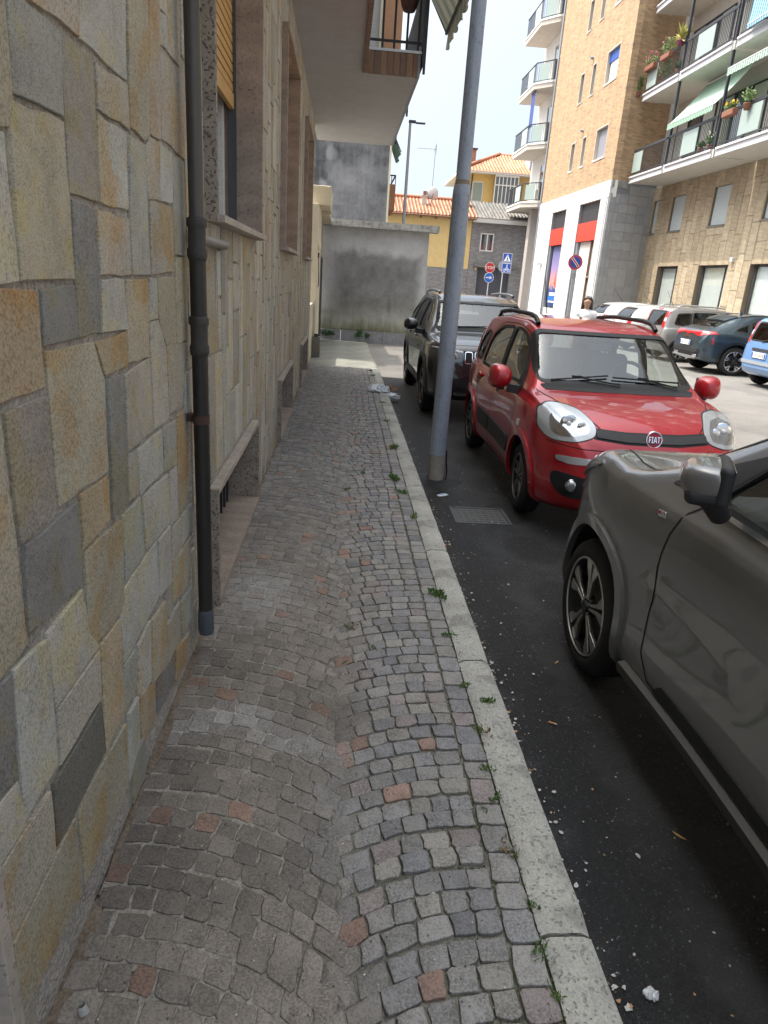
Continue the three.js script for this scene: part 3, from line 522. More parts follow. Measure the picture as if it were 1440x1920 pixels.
{ // downpipe
  const t = thing('downpipe', 'dark brown metal downpipe with bulky sockets fixed to the stone wall', 'drainpipe', [0, 0, 0]); const x = -0.555, z = -2.79;
  const m = mat([0.05, 0.046, 0.043], 0.5, { metalness: 0.2, ...{ map: TX.concrete.map, bumpMap: TX.concrete.bumpMap, bumpScale: 0.001 } }), iron = mat([0.07, 0.066, 0.06], 0.55, { map: TX.concrete.map, bumpMap: TX.concrete.bumpMap, bumpScale: 0.002 });
  const K = 0.76, cyl = (r, a, b, r2 = r) => rod([x, a, z], [x, b, z], r, r2, 28);
  part('upper_pipe', cyl(0.0275, 1.84, 9.3), mat([0.10, 0.09, 0.083], 0.45, { metalness: 0.5 }), t);
  const sock = (y0, y1, r) => new THREE.LatheGeometry([[0.036, y0 - 0.02], [r - 0.006, y0 - 0.015], [r, y0], [r, y0 + 0.022], [r - 0.006, y0 + 0.03], [r - 0.006, y1 - 0.03], [r, y1 - 0.024], [r, y1], [r - 0.008, y1 + 0.006], [0.036, y1 + 0.008]].map((p) => new THREE.Vector2(p[0] * K, p[1])), 28).translate(x, 0, z);
  part('socket', sock(1.71, 1.84, 0.049), iron, t); part('lower_pipe', cyl(0.031, 0.2, 1.71), m, t); part('socket', sock(1.355, 1.485, 0.05), iron, t);
  part('bracket', [new THREE.CylinderGeometry(0.034, 0.034, 0.035, 24, 1, true).translate(x, 1.085, z), bx(-0.62, -0.58, 1.07, 1.10, z - 0.055, z - 0.01)], mat([0.09, 0.05, 0.035], 0.9), t);
  part('shoe', [new THREE.LatheGeometry([[0.041, 0.22], [0.046, 0.2], [0.047, 0.12], [0.042, 0.10], [0.036, 0.10], [0.036, 0.21]].map((p) => new THREE.Vector2(p[0] * K, p[1])), 24).translate(x, 0, z)], tmat('concrete', [0.13, 0.15, 0.18], 0.6, 0.003), t, 'worn bluish pipe end');
  part('branch_pipe', [rod([x, 1.775, z - 0.03], [x - 0.012, 1.775, z - 0.72], 0.02, 0.02, 18), rod([x - 0.012, 1.775, z - 0.72], [WX - 0.02, 1.775, z - 0.78], 0.02, 0.02, 18), new THREE.TorusGeometry(0.022, 0.006, 8, 20).rotateY(Math.PI / 2).translate(WX + 0.012, 1.775, z - 0.76)], mat([0.23, 0.215, 0.20], 0.5), t, 'grey side pipe entering the wall');
}
{ // paper cup lid at the wall foot, cup-shaped
  const t = thing('paper_scrap', 'tiny crumpled white paper cup against the foot of the stone wall', 'litter', [-0.535, 0.0, -1.16]);
  part('cup', new THREE.LatheGeometry([[0.006, 0.0], [0.012, 0.004], [0.009, 0.03], [0.0085, 0.03], [0.011, 0.005]].map((p) => new THREE.Vector2(...p)), 12).rotateZ(0.15), MT.white, t);
}

// ---------- yard wall, gate and the blind-walled building beyond the pavement ----------
{
  const t = thing('gate_wall', 'cream rendered gate pier with overhanging coping just past the stone building', 'wall', [0, 0, 0]);
  part('pier', bx(-1.1, -0.56, -0.3, 3.02, -17.3, -15.2, 0.01), MT.cream, t);
  part('coping', [bx(-1.2, -0.33, 3.02, 3.40, -17.6, -15.6, 0.015), bx(-1.2, -0.36, 2.93, 3.018, -19.9, -17.0, 0.01)], tmat('stucco', [0.70, 0.64, 0.50], 0.95, 0.004), t);
  part('infill', bx(-1.0, -0.6, 2.1, 2.92, -19.9, -17.31), tmat('stucco', [0.42, 0.38, 0.31], 0.95, 0.004), t);
  part('low_wall', bx(-0.85, -0.62, -0.2, 1.08, -15.19, -13.62, 0.01), MT.cream, t);
  const g = mat([0.16, 0.13, 0.11], 0.6); part('gate', [bx(-0.72, -0.68, -0.1, 2.09, -19.9, -17.35)], g, t);
  part('gate_frame', [bx(-0.68, -0.58, -0.1, 2.09, -17.42, -17.32), bx(-0.68, -0.58, -0.1, 2.09, -19.9, -19.78), bx(-0.68, -0.58, 2.02, 2.09, -19.77, -17.43)], mat([0.13, 0.115, 0.10], 0.6), t);
  part('lamp', new THREE.SphereGeometry(0.09, 20, 12).scale(0.6, 1, 1).translate(-0.55, 2.22, -15.6), mat([0.72, 0.62, 0.42], 0.35), t);
  part('intercom', [bx(-0.56, -0.53, 1.99, 2.09, -15.66, -15.54, 0.006)], MT.black, t);
  part('conduit', [tube([[-0.54, 1.98, -15.6], [-0.53, 1.7, -15.5], [-0.53, 1.45, -15.62], [-0.535, 1.4, -15.4]], 0.01, 6, 20)], MT.darkMetal, t);
}
{
  const t = thing('concrete_stump', 'dark concrete stub with a capped pipe end standing by the gate pier', 'concrete stub', [-0.5, -0.02, -15.0]);
  part('stub', bx(-0.1, 0.06, 0, 0.42, -0.12, 0.1, 0.012), tmat('concrete', [0.25, 0.23, 0.215], 0.95, 0.006), t);
  part('pipe_end', [rod([-0.02, 0.42, 0.04], [-0.02, 0.46, 0.06], 0.045, 0.045, 16), new THREE.TorusGeometry(0.04, 0.012, 8, 18).rotateX(Math.PI / 2).translate(-0.02, 0.465, 0.06)], MT.black, t);
}
{
  const t = thing('yard_wall', 'stained grey rendered yard wall with stone plinth at the end of the pavement', 'wall', [0, 0, -20]);
  const stainTex = dataTex(1024, (u, v) => {
    const n = fbm(u, v, 5, 6, 301) - 0.5, f = fbm(u, v, 120, 2, 303) - 0.5, st = fbm(u, v * 0.12 + 0.3, 64, 3, 305) - 0.5;
    const e = Math.min(sstep(0.06, 0.24, u + 0.16 * n), sstep(0.02, 0.12, 1 - u + 0.1 * n), sstep(0.05, 0.3, v + 0.14 * n), 1 - sstep(0.72, 0.84, v + 0.2 * n + 0.02 * st));
    let k = lerp(0.40, 0.165, e * (0.85 + 0.4 * n)) + 0.05 * f + 0.03 * st + 0.22 * n + 0.10 * (fbm(u, v, 16, 4, 307) - 0.5); const sp = Math.exp(-((u - 0.67 + 0.06 * (v - 0.2)) ** 2) / 0.0004 - ((v - 0.25) ** 2) / 0.006); k *= 1 - 0.35 * sp;
    const moss = sstep(0.14, 0.0, v + 0.1 * n + 0.06 * st) + 0.7 * Math.exp(-((v - 0.17 - 0.03 * n) ** 2) / 0.0012) * sstep(0.7, 0.05, u) * (0.6 + n), m = clamp(moss), o = sstep(0.5, 0.05, v);
    const c = [k * 1.01, k, k * (0.99 - 0.12 * o)]; return [lerp(c[0], 0.13, m * 0.85), lerp(c[1], 0.125, m * 0.85), lerp(c[2], 0.055, m * 0.85)];
  }, true), bumpT = dataTex(512, (u, v) => 0.6 * fbm(u, v, 60, 3, 311) + 0.4 * fbm(u, v, 8, 4, 312), false);
  const g = new THREE.BoxGeometry(2.97, 2.72, 0.3, 1, 1, 1); g.translate(0.82, 1.555, -0.15);
  part('wall', g, mat([1, 1, 1], 0.95, { map: stainTex, bumpMap: bumpT, bumpScale: 0.012 }), t);
  part('side_wall', bx(2.0, 2.3, -0.2, 2.9, -6, -0.31), MT.concrete, t);
  for (let i = 0; i < 5; i++) part('plinth_stone', bx(-0.6 + i * 0.59, -0.018 + i * 0.59, -0.3, 0.2 - 0.004 * (i % 2), -0.3, 0.035, 0.006), mat([0.34, 0.34, 0.36], 0.9, { map: TX.cobble.map, bumpMap: TX.kerb.bumpMap, bumpScale: 0.008 }), t);
  const cap = new THREE.BoxGeometry(3.2, 0.17, 0.55, 40, 2, 2).translate(0.95, 3.0, -0.1), p = cap.attributes.position;
  for (let i = 0; i < p.count; i++) p.setY(i, p.getY(i) + 0.005 * (vn(p.getX(i) * 6 + 30, p.getZ(i) * 6 + 30, 99, 8) - 0.5));
  const streak = surf(512, [1.6, 0.4], (u, v) => { const s = fbm(u, v * 0.08, 48, 3, 321), n = fbm(u, v, 8, 4, 322); const k = 0.34 + 0.3 * (n - 0.5) - 0.12 * sstep(0.5, 0.8, s); return [k, k * 0.97, k * 0.9]; });
  part('coping', metreUV(cap), mat([1, 1, 1], 0.95, { map: streak.map }), t);
  part('moss', leaves(500, (i) => [-0.4 + 2.1 * ((i * 0.618) % 1), 0.21, 0.0], [0.1, 0.025, 0.02], 0.022, 88), mat([0.05, 0.075, 0.02], 0.9), t, null, 'stuff');
}
{
  const t = thing('blind_building', 'tall building with a weathered dark grey blind gable behind the yard wall', 'building', [0, 0, -27]);
  const bt = dataTex(1024, (u, v) => { const n = fbm(u, v, 4, 6, 331) - 0.5, h = fbm(u * 0.3, v, 24, 4, 333) - 0.5, st = fbm(u, v * 0.15, 40, 3, 334) - 0.5, sp = sstep(0.6, 0.72, fbm(u, v, 7, 3, 335)), f = fbm(u, v, 120, 2, 336) - 0.5; let k = 0.15 + 0.24 * n + 0.14 * h + 0.10 * st + 0.05 * f; k = lerp(Math.max(0.05, k), 0.38, sp * 0.8 * sstep(0.75, 0.45, u)); k += 0.05 * sstep(0.85, 1, v); return [k, k * 1.0, k * 1.02]; }, true);
  const g = new THREE.BoxGeometry(4.9, 7.0, 0.3).translate(-0.99, 3.2, -0.15); part('gable', g, mat([1, 1, 1], 0.95, { map: bt, bumpMap: TX.stucco.bumpMap, bumpScale: 0.01 }), t);
  part('upper_gable', bx(-3.44, 1.46, 6.7, 12, -0.3, 0), MT.concrete, t);
  part('side_wall', bx(1.18, 1.5, -0.2, 12, -12, -0.31), MT.orange, t); part('corner_strip', bx(1.461, 1.53, -0.2, 12, -0.3, 0.01), MT.cream, t); part('roof', bx(-3.6, 1.8, 12, 12.2, -12, 0.3), MT.terracotta, t);
  const b = sub('balcony', t); part('slab', bx(1.501, 1.95, 4.3, 4.5, -6, -3.2), MT.orange, b); part('parapet', [bx(1.87, 1.95, 4.501, 5.25, -6, -3.2), bx(1.501, 1.869, 4.501, 5.25, -3.28, -3.2)], MT.orange, b); part('railing', [bx(1.52, 1.95, 5.55, 5.6, -3.27, -3.22), bx(1.9, 1.95, 5.55, 5.6, -6, -3.28), ...[0, 1, 2].map((i) => bx(1.6 + i * 0.16, 1.63 + i * 0.16, 5.251, 5.549, -3.26, -3.23))], MT.darkMetal, b);
}
{
  const t = thing('awning', 'faded green fabric awning hanging beside the weathered blind gable', 'awning', [0, 0, -29.4]);
  const g = new THREE.PlaneGeometry(1, 1, 12, 12), p = g.attributes.position; for (let i = 0; i < p.count; i++) { const a = p.getX(i) + 0.5, b = p.getY(i) + 0.5; p.setXYZ(i, lerp(2.0, 1.6, b) + 0.05 * Math.sin(a * 20), lerp(6.3, 7.1, b) - 0.2 * Math.sin(a * 3) * (1 - b), -a * 2.2); }
  g.computeVertexNormals(); part('fabric', g, phys([0.17, 0.36, 0.30], { roughness: 0.9, transmission: 0.25, thickness: 0 }), t); part('arm', rod([1.6, 7.1, 0.02], [2.03, 6.3, 0.02], 0.02), MT.darkMetal, t);
}
{
  const t = thing('street_lamp', 'tall slim grey street lamp with a short arm rising behind the yard wall', 'street lamp', [2.2, -0.12, -28]);
  part('mast', [new THREE.CylinderGeometry(0.045, 0.085, 7.2, 14).translate(0, 3.6, 0)], MT.greyMetal, t);
  part('lamp_head', [bx(-0.06, 0.2, 7.18, 7.27, -0.07, 0.07, 0.02), bx(0.2, 0.55, 7.17, 7.215, -0.08, 0.08, 0.015)], MT.darkMetal, t);
}
// ---------- houses across the far street ----------
// half-round roof tiles over a sloped outline: x along the eaves, s up the slope
function roofTiles(inside, w, L, step, row, base, seed) {
  const R = rng(seed), out = [];
  for (let s = 0; s < L; s += row) for (let x = 0; x < w; x += step) {
    if (!inside(x + step / 2, s + row / 2)) continue;
    const g = new THREE.CylinderGeometry(step * 0.36, step * 0.44, row * 1.12, 5, 1, true, -Math.PI / 2, Math.PI); g.rotateX(Math.PI / 2).rotateY(0); g.rotateX(0.05);
    g.translate(x + step / 2, 0.03, -(s + row / 2)); const k = 0.75 + 0.5 * R(); out.push(tint(metreUV(g.toNonIndexed()), base.map((c, i) => c * k * (1 + (i - 1) * 0.2 * (R() - 0.5)))));
  }
  return mergeGeometries(out);
}
const slope = (g, x, y, z, pitch, turn = 0) => g.clone().rotateX(pitch).rotateY(turn).translate(x, y, z);
MT.tiles = mat([1, 1, 1], 0.85, { vertexColors: true });
{
  const t = thing('yellow_house', 'low yellow house with orange tiled roof across the far street', 'house', [0, 0, -50]);
  part('wall', bx(0, 8.62, 2.6, 5.85, -7, 0), MT.yellow, t); part('base', bx(0, 8.62, -0.2, 2.598, -7, 0.02), MT.greyBrick, t);
  part('roof_board', metreUV(slope(new THREE.BoxGeometry(9.1, 0.08, 3.9).translate(4.4, 0, -1.95), -0.1, 5.88, 0.5, 0.34)), mat([0.16, 0.08, 0.05], 0.8), t);
  part('roof_tiles', slope(roofTiles(() => true, 8.8, 3.85, 0.24, 0.36, [0.56, 0.26, 0.155], 401), -0.02, 5.96, 0.55, 0.34), MT.tiles, t, null, 'stuff');
  part('ridge', rod([0, 7.26, -3.1], [8.8, 7.26, -3.1], 0.13, 0.13, 8), mat([0.36, 0.15, 0.08], 0.85), t);
  for (let i = 0; i < 8; i++) part('rafter_end', bx(0.8 + i * 1.05, 0.9 + i * 1.05, 5.66, 5.82, 0.002, 0.42), mat([0.18, 0.1, 0.06], 0.8), t);
  part('gutter', rod([0, 5.8, 0.56], [8.8, 5.8, 0.56], 0.06, 0.06, 8), mat([0.2, 0.1, 0.06], 0.5, { metalness: 0.4 }), t);
  const w = sub('shutter', t); part('frame', [bx(7.25, 8.05, 4.28, 4.33, 0.002, 0.05), bx(7.25, 8.05, 2.95, 3.0, 0.002, 0.05), bx(7.25, 7.31, 3.001, 4.279, 0.002, 0.05), bx(7.99, 8.05, 3.001, 4.279, 0.002, 0.05)], MT.yellowDeep, w); part('panel', bx(7.32, 7.98, 3.001, 4.279, 0.002, 0.025), MT.yellowDeep, w);
  const ch = sub('chimney', t); part('stack', bx(5.2, 5.55, 6.2, 7.15, -1.75, -1.4), mat([0.55, 0.5, 0.45], 0.9), ch); part('cap', bx(5.14, 5.61, 7.151, 7.22, -1.82, -1.34), mat([0.5, 0.45, 0.4], 0.9), ch); part('pot', bx(5.28, 5.5, 7.22, 7.5, -1.68, -1.46), MT.terracotta, ch);
  const ch2 = sub('chimney', t); part('stack', bx(8.2, 8.62, 6.2, 7.3, -2.2, -1.8), mat([0.22, 0.22, 0.23], 0.8), ch2); for (let i = 0; i < 3; i++) part('fin', bx(8.14, 8.68, 7.32 + i * 0.12, 7.36 + i * 0.12, -2.25, -1.75), mat([0.25, 0.25, 0.26], 0.6), ch2);
}
{
  const t = thing('satellite_dish', 'round grey satellite dish beside the chimney on the orange tiled roof', 'satellite dish', [5.85, 7.35, -51.3]);
  const d = new THREE.SphereGeometry(0.9, 24, 8, 0, 6.283, 0, 0.5).translate(0, -0.9, 0).rotateX(Math.PI / 2 + 0.3).rotateY(-0.5); part('dish', d, mat([0.55, 0.55, 0.55], 0.5), t); part('arm', rod([0, -0.35, 0.02], [0.05, -0.05, 0.5], 0.02), MT.darkMetal, t); part('mount', rod([0, -1.0, -0.1], [0, 0, -0.08], 0.03), MT.greyMetal, t);
}
{
  const t = thing('tv_antenna', 'thin television antenna on a mast above the orange tiled roof', 'antenna', [5.9, 6.9, -52]);
  part('mast', rod([0, 0, 0], [0.05, 3.6, 0], 0.025), MT.greyMetal, t); part('boom', rod([-1.2, 3.3, 0], [0.15, 3.3, 0], 0.018), MT.greyMetal, t);
  for (let i = 0; i < 6; i++) part('element', rod([-1.15 + i * 0.22, 3.3, -0.22 - 0.03 * i], [-1.15 + i * 0.22, 3.3, 0.22 + 0.03 * i], 0.01), MT.greyMetal, t); part('reflector', [rod([0.1, 3.0, 0], [0.1, 3.7, 0], 0.012), rod([-0.1, 3.1, 0], [0.12, 3.55, 0], 0.01)], MT.greyMetal, t);
}
{
  const t = thing('grey_house', 'grey brick house with pale tiled roof and dark garage door across the street', 'house', [0, 0, -50]);
  part('wall', [bx(8.64, 9.3, -0.2, 5.8, -6, 0.03), bx(11.6, 17, -0.2, 5.8, -6, 0.03), bx(9.301, 11.599, 3.0, 3.82, -6, 0.03), bx(9.301, 11.599, 5.0, 5.8, -6, 0.03), bx(10.23, 11.599, 3.821, 4.999, -6, 0.03)], MT.greyBrick, t);
  const w = sub('window', t); part('frame', [bx(9.301, 9.37, 3.83, 4.99, -0.1, 0.06), bx(10.16, 10.229, 3.83, 4.99, -0.1, 0.06), bx(9.371, 10.159, 4.92, 4.99, -0.1, 0.06), bx(9.371, 10.159, 3.83, 3.9, -0.1, 0.06), bx(9.74, 9.81, 3.901, 4.919, -0.09, 0.05)], MT.white, w); part('pane', bx(9.372, 9.739, 3.901, 4.919, -0.05, -0.04), MT.glassDark, w); part('pane', bx(9.811, 10.158, 3.901, 4.919, -0.05, -0.04), MT.glassDark, w); part('curtain', bx(9.38, 10.15, 3.91, 4.91, -0.2, -0.15), mat([0.6, 0.6, 0.58], 0.9), w);
  const g = sub('garage_door', t); for (let i = 0; i < 15; i++) part('plank', bx(9.32 + i * 0.152, 9.465 + i * 0.152, -0.12, 2.8, -0.3, -0.25), mat([0.075, 0.08, 0.10], 0.6), g); part('lintel', bx(9.0, 12, 2.82, 3.05, 0.031, 0.22), mat([0.16, 0.155, 0.16], 0.8), g);
  part('roof_board', metreUV(slope(new THREE.BoxGeometry(8.4, 0.08, 3.9).translate(4.2, 0, -1.95), 8.6, 5.9, 0.4, 0.34)), mat([0.4, 0.38, 0.35], 0.8), t); part('fascia', bx(8.62, 17, 5.62, 5.86, 0.2, 0.45), mat([0.55, 0.54, 0.52], 0.7), t);
  part('roof_tiles', slope(roofTiles(() => true, 8.2, 3.8, 0.24, 0.36, [0.14, 0.13, 0.118], 402), 8.72, 5.99, 0.45, 0.34), MT.tiles, t, null, 'stuff');
  part('lantern', [bx(9.1, 9.2, 2.55, 2.75, 0.04, 0.16, 0.02)], mat([0.5, 0.32, 0.08], 0.5), t);
}
{
  const t = thing('tall_yellow_house', 'taller yellow house with hipped orange roof and glazed veranda behind the grey house', 'house', [0, 0, -60]);
  part('wall', [bx(9.75, 18, 0, 10.0, -8, 0)], MT.yellowDeep, t); part('eaves', bx(8.9, 18.6, 10.0, 10.16, -9, 0.8), mat([0.66, 0.64, 0.6], 0.8), t);
  const win = sub('window', t); part('frame', [bx(10.05, 10.95, 7.95, 9.45, 0.002, 0.05)], MT.white, win); part('shutter', bx(10.13, 10.87, 8.03, 9.37, 0.051, 0.08), mat([0.24, 0.28, 0.24], 0.7), win);
  const win2 = sub('window', t); part('frame', bx(15.0, 15.9, 7.95, 9.2, 0.002, 0.05), MT.white, win2); part('shutter', bx(15.08, 15.82, 8.03, 9.12, 0.051, 0.08), mat([0.24, 0.28, 0.24], 0.7), win2);
  const v = sub('veranda', t); for (let i = 0; i < 7; i++) part('mullion', bx(11.75 + i * 0.31, 11.81 + i * 0.31, 7.4, 9.85, 0.6, 0.68), MT.white, v); part('rail', [bx(11.75, 13.67, 9.2, 9.27, 0.61, 0.67), bx(11.75, 13.67, 9.851, 9.99, 0.58, 0.7), bx(11.75, 13.67, 7.3, 7.4, 0.58, 0.7)], MT.white, v); for (let i = 0; i < 6; i++) part('pane', bx(11.811 + i * 0.31, 12.059 + i * 0.31, 7.41, 9.84, 0.635, 0.64), MT.glassDark, v); part('sheet', bx(12.1, 13.5, 6.8, 7.9, 0.72, 0.74), MT.white, v);
  const P = (x, s) => x > 0.55 + s * 0.78 && s < 4.6; part('roof_tiles', slope(roofTiles(P, 10.5, 4.7, 0.26, 0.36, [0.54, 0.25, 0.155], 403), 8.6, 10.2, 0.8, 0.42), MT.tiles, t, null, 'stuff');
  const rb = new THREE.BufferGeometry(); const A = [8.9, 10.12, 0.85], B = [19, 10.12, 0.85], D = [12.75, 12.05, -3.6], E = [19, 12.05, -3.6], F = [8.9, 10.12, -8.5]; rb.setAttribute('position', new THREE.Float32BufferAttribute([...A, ...B, ...E, ...A, ...E, ...D, ...F, ...A, ...D, ...F, ...D, ...E, ...F, ...E, 19, 10.12, -8.5], 3)); rb.computeVertexNormals(); part('roof', metreUV(rb), mat([0.42, 0.17, 0.09], 0.85), t);
  part('ridge', [rod(A.map((q, i) => q + [0, 0.12, 0][i]), D.map((q, i) => q + [0, 0.1, 0][i]), 0.13, 0.13, 8), rod(D, E, 0.14, 0.14, 8)], mat([0.36, 0.15, 0.08], 0.85), t);
  const d = sub('dormer', t); part('box', bx(14.6, 17.5, 10.5, 11.5, -2, -0.4), MT.white, d); for (let i = 0; i < 4; i++) part('window', bx(14.72 + i * 0.7, 15.2 + i * 0.7, 10.6, 11.35, -0.39, -0.36), mat([0.08, 0.10, 0.3], 0.3), d);
  const c = sub('chimney', t); part('stack', bx(9.85, 10.3, 9.8, 11.9, -1.5, -1.0), mat([0.3, 0.15, 0.1], 0.8), c); part('cap', bx(9.75, 10.4, 11.9, 12.0, -1.6, -0.9), MT.darkMetal, c);
  part('downpipe', rod([10.0, 10.0, 0.1], [9.85, 6.5, 0.1], 0.05), MT.darkMetal, t);
}
// ---------- road signs ----------
const disc = (r, y, z = 0.05) => new THREE.CylinderGeometry(r, r, 0.015, 40).rotateX(Math.PI / 2).translate(0, y, z);
function face(w, h, y, z, tex) { return [new THREE.PlaneGeometry(w, h).translate(0, y, z), mat([1, 1, 1], 0.45, { map: tex })]; }
{
  const t = thing('stop_sign', 'red octagonal STOP sign above a round blue arrow sign on one post', 'road sign', [8.95, -0.12, -44]);
  part('post', rod([0, 0, 0], [0, 3.1, 0], 0.03), MT.lightMetal, t);
  const oct = (r) => { const s = new THREE.Shape(); for (let i = 0; i < 8; i++) { const a = (i + 0.5) * Math.PI / 4; s[i ? 'lineTo' : 'moveTo'](r * Math.cos(a), r * Math.sin(a)); } return s; };
  part('stop_plate', new THREE.ExtrudeGeometry(oct(0.32), { depth: 0.012, bevelEnabled: false }).translate(0, 2.78, 0.04), MT.white, t);
  part('red_field', new THREE.ShapeGeometry(oct(0.295)).translate(0, 2.78, 0.0535), mat([0.50, 0.02, 0.03], 0.45), t);
  const tg = new TextGeometry('STOP', { font, size: 0.165, depth: 0.004, curveSegments: 3 }); tg.computeBoundingBox(); const bb = tg.boundingBox; tg.translate(-(bb.max.x + bb.min.x) / 2, 2.78 - (bb.max.y + bb.min.y) / 2, 0.055); part('lettering', tg, MT.white, t);
  part('blue_disc', disc(0.29, 2.2), mat([0.015, 0.13, 0.55], 0.45), t); part('white_rim', new THREE.TorusGeometry(0.285, 0.012, 6, 40).translate(0, 2.2, 0.057), MT.white, t);
  part('arrow', prism([[-0.2, -0.035], [0.04, -0.035], [0.04, -0.11], [0.21, 0], [0.04, 0.11], [0.04, 0.035], [-0.2, 0.035]], 0.004).translate(0, 2.2, 0.0585), MT.white, t);
}
{
  const t = thing('crossing_sign', 'pair of square blue crossing signs, pedestrian above bicycle, on one post', 'road sign', [10.42, -0.12, -46]);
  part('post', rod([-0.2, 0, 0], [-0.2, 3.1, 0], 0.03), MT.lightMetal, t);
  const tx = canvasTex(256, 256, (c) => { c.fillStyle = '#f0f0ee'; c.fillRect(0, 0, 256, 256); c.fillStyle = '#1d4fae'; c.fillRect(8, 8, 240, 240); c.fillStyle = '#f4f4f2'; c.beginPath(); c.moveTo(128, 30); c.lineTo(232, 224); c.lineTo(24, 224); c.fill(); c.fillStyle = '#111'; c.beginPath(); c.arc(132, 92, 13, 0, 7); c.fill(); c.lineWidth = 15; c.strokeStyle = '#111'; c.beginPath(); c.moveTo(130, 110); c.lineTo(126, 160); c.lineTo(100, 205); c.moveTo(126, 160); c.lineTo(160, 205); c.moveTo(130, 118); c.lineTo(104, 146); c.moveTo(130, 118); c.lineTo(158, 140); c.stroke(); for (let i = 0; i < 5; i++) c.fillRect(52 + i * 34, 208, 18, 14); });
  const tx2 = canvasTex(256, 256, (c) => { c.fillStyle = '#f0f0ee'; c.fillRect(0, 0, 256, 256); c.fillStyle = '#1d4fae'; c.fillRect(8, 8, 240, 240); c.strokeStyle = '#f4f4f2'; c.lineWidth = 11; c.beginPath(); c.arc(72, 186, 36, 0, 7); c.stroke(); c.beginPath(); c.arc(190, 186, 36, 0, 7); c.stroke(); c.lineWidth = 13; c.beginPath(); c.moveTo(72, 186); c.lineTo(120, 140); c.lineTo(170, 140); c.lineTo(190, 186); c.moveTo(120, 140); c.lineTo(134, 186); c.moveTo(112, 132); c.lineTo(130, 80); c.lineTo(170, 112); c.stroke(); c.fillStyle = '#f4f4f2'; c.beginPath(); c.arc(140, 48, 17, 0, 7); c.fill(); });
  for (const [y, x] of [[3.47, tx], [2.86, tx2]]) { part('plate', bx(-0.3, 0.3, y - 0.3, y + 0.3, 0.03, 0.045), MT.greyMetal, t); part('sign_face', ...face(0.58, 0.58, y, 0.048, x), t); }
  part('mirror_back', new THREE.CylinderGeometry(0.3, 0.3, 0.06, 24).rotateX(Math.PI / 2).scale(0.5, 1, 1).translate(-0.36, 2.95, 0), MT.greyMetal, t);
}
{
  const t = thing('no_parking_sign', 'round no-parking sign, blue with red rim and bar, before the white shopfront', 'road sign', [9.7, -0.12, -30], -0.12);
  part('post', [rod([0, 0, 0], [0, 3.15, 0], 0.028)], MT.greyMetal, t); part('plate', disc(0.3, 2.91), MT.greyMetal, t);
  part('red_rim', new THREE.CylinderGeometry(0.295, 0.295, 0.004, 48).rotateX(Math.PI / 2).translate(0, 2.91, 0.0605), mat([0.48, 0.025, 0.04], 0.45), t); part('blue_field', new THREE.CylinderGeometry(0.222, 0.222, 0.004, 48).rotateX(Math.PI / 2).translate(0, 2.91, 0.0645), mat([0.02, 0.06, 0.30], 0.45), t);
  part('bar', [bx(-0.235, 0.235, -0.05, 0.05, 0, 0.004).rotateZ(-0.85).translate(0, 2.91, 0.067)], MT.white, t); part('red_bar', [bx(-0.225, 0.225, -0.026, 0.026, 0, 0.004).rotateZ(-0.85).translate(0, 2.91, 0.0715)], mat([0.48, 0.025, 0.04], 0.45), t);
  part('small_plate', bx(-0.1, 0.1, 2.25, 2.5, -0.06, -0.03, 0.01), MT.greyMetal, t);
}
{ // steel pole in the parking lane
  const t = thing('steel_pole', 'tall blue-grey painted steel pole rising from the black asphalt beside the kerb', 'pole', [0.957, -0.12, -6.21]);
  const px = surf(512, [0.5, 1.2], (u, v) => { const n = fbm(u, v, 8, 4, 501), f = fbm(u, v, 90, 2, 502); let k = 0.8 + 0.18 * (n - 0.5) + 0.12 * (f - 0.5); const chip = 0.45 * sstep(0.69, 0.75, fbm(u, v, 44, 3, 503)), st = sstep(0.6, 0.75, fbm(u, v * 0.15, 22, 3, 504)); k *= 1 - 0.5 * chip - 0.18 * st; return [k * 0.93, k * 1.0, k * (1.1 - 0.25 * chip)]; }, (u, v) => fbm(u, v, 40, 3, 505));
  const pm = mat([0.42, 0.44, 0.47], 0.5, { map: px.map, bumpMap: px.bumpMap, bumpScale: 0.0015, metalness: 0.15 }), rust = tmat('concrete', [0.34, 0.27, 0.20], 0.9, 0.003);
  const lat = (pts, seg = 40) => metreUV(new THREE.LatheGeometry(pts.map((p) => new THREE.Vector2(...p)), seg));
  part('shaft', lat([[0.0745, 0.26], [0.0745, 2.48], [0.072, 2.53], [0.064, 2.57]]), pm, t); part('upper_shaft', lat([[0.0585, 2.605], [0.0585, 9.5], [0, 9.5]]), pm, t);
  part('collar', lat([[0.0642, 2.57], [0.0605, 2.585], [0.0592, 2.605]]), rust, t, 'rusty collar ring'); part('bare_foot', lat([[0.072, -0.05], [0.073, 0.02], [0.0735, 0.2], [0.0742, 0.26]]), tmat('concrete', [0.45, 0.42, 0.37], 0.85, 0.003), t, 'paint-worn foot'); part('rust_ring', lat([[0.088, -0.01], [0.083, 0.006], [0.0745, 0.012]]), rust, t);
  part('asphalt_collar', lat([[0.28, -0.005], [0.2, 0.012], [0.12, 0.022], [0.086, 0.02]]), MT.asphaltNew, t);
  part('cable', tube([[0.08, 0.3, 0.02], [0.086, 0.18, 0.03], [0.1, 0.08, 0.02], [0.09, 0.02, 0.05]], 0.008, 6, 16), MT.black, t);
}

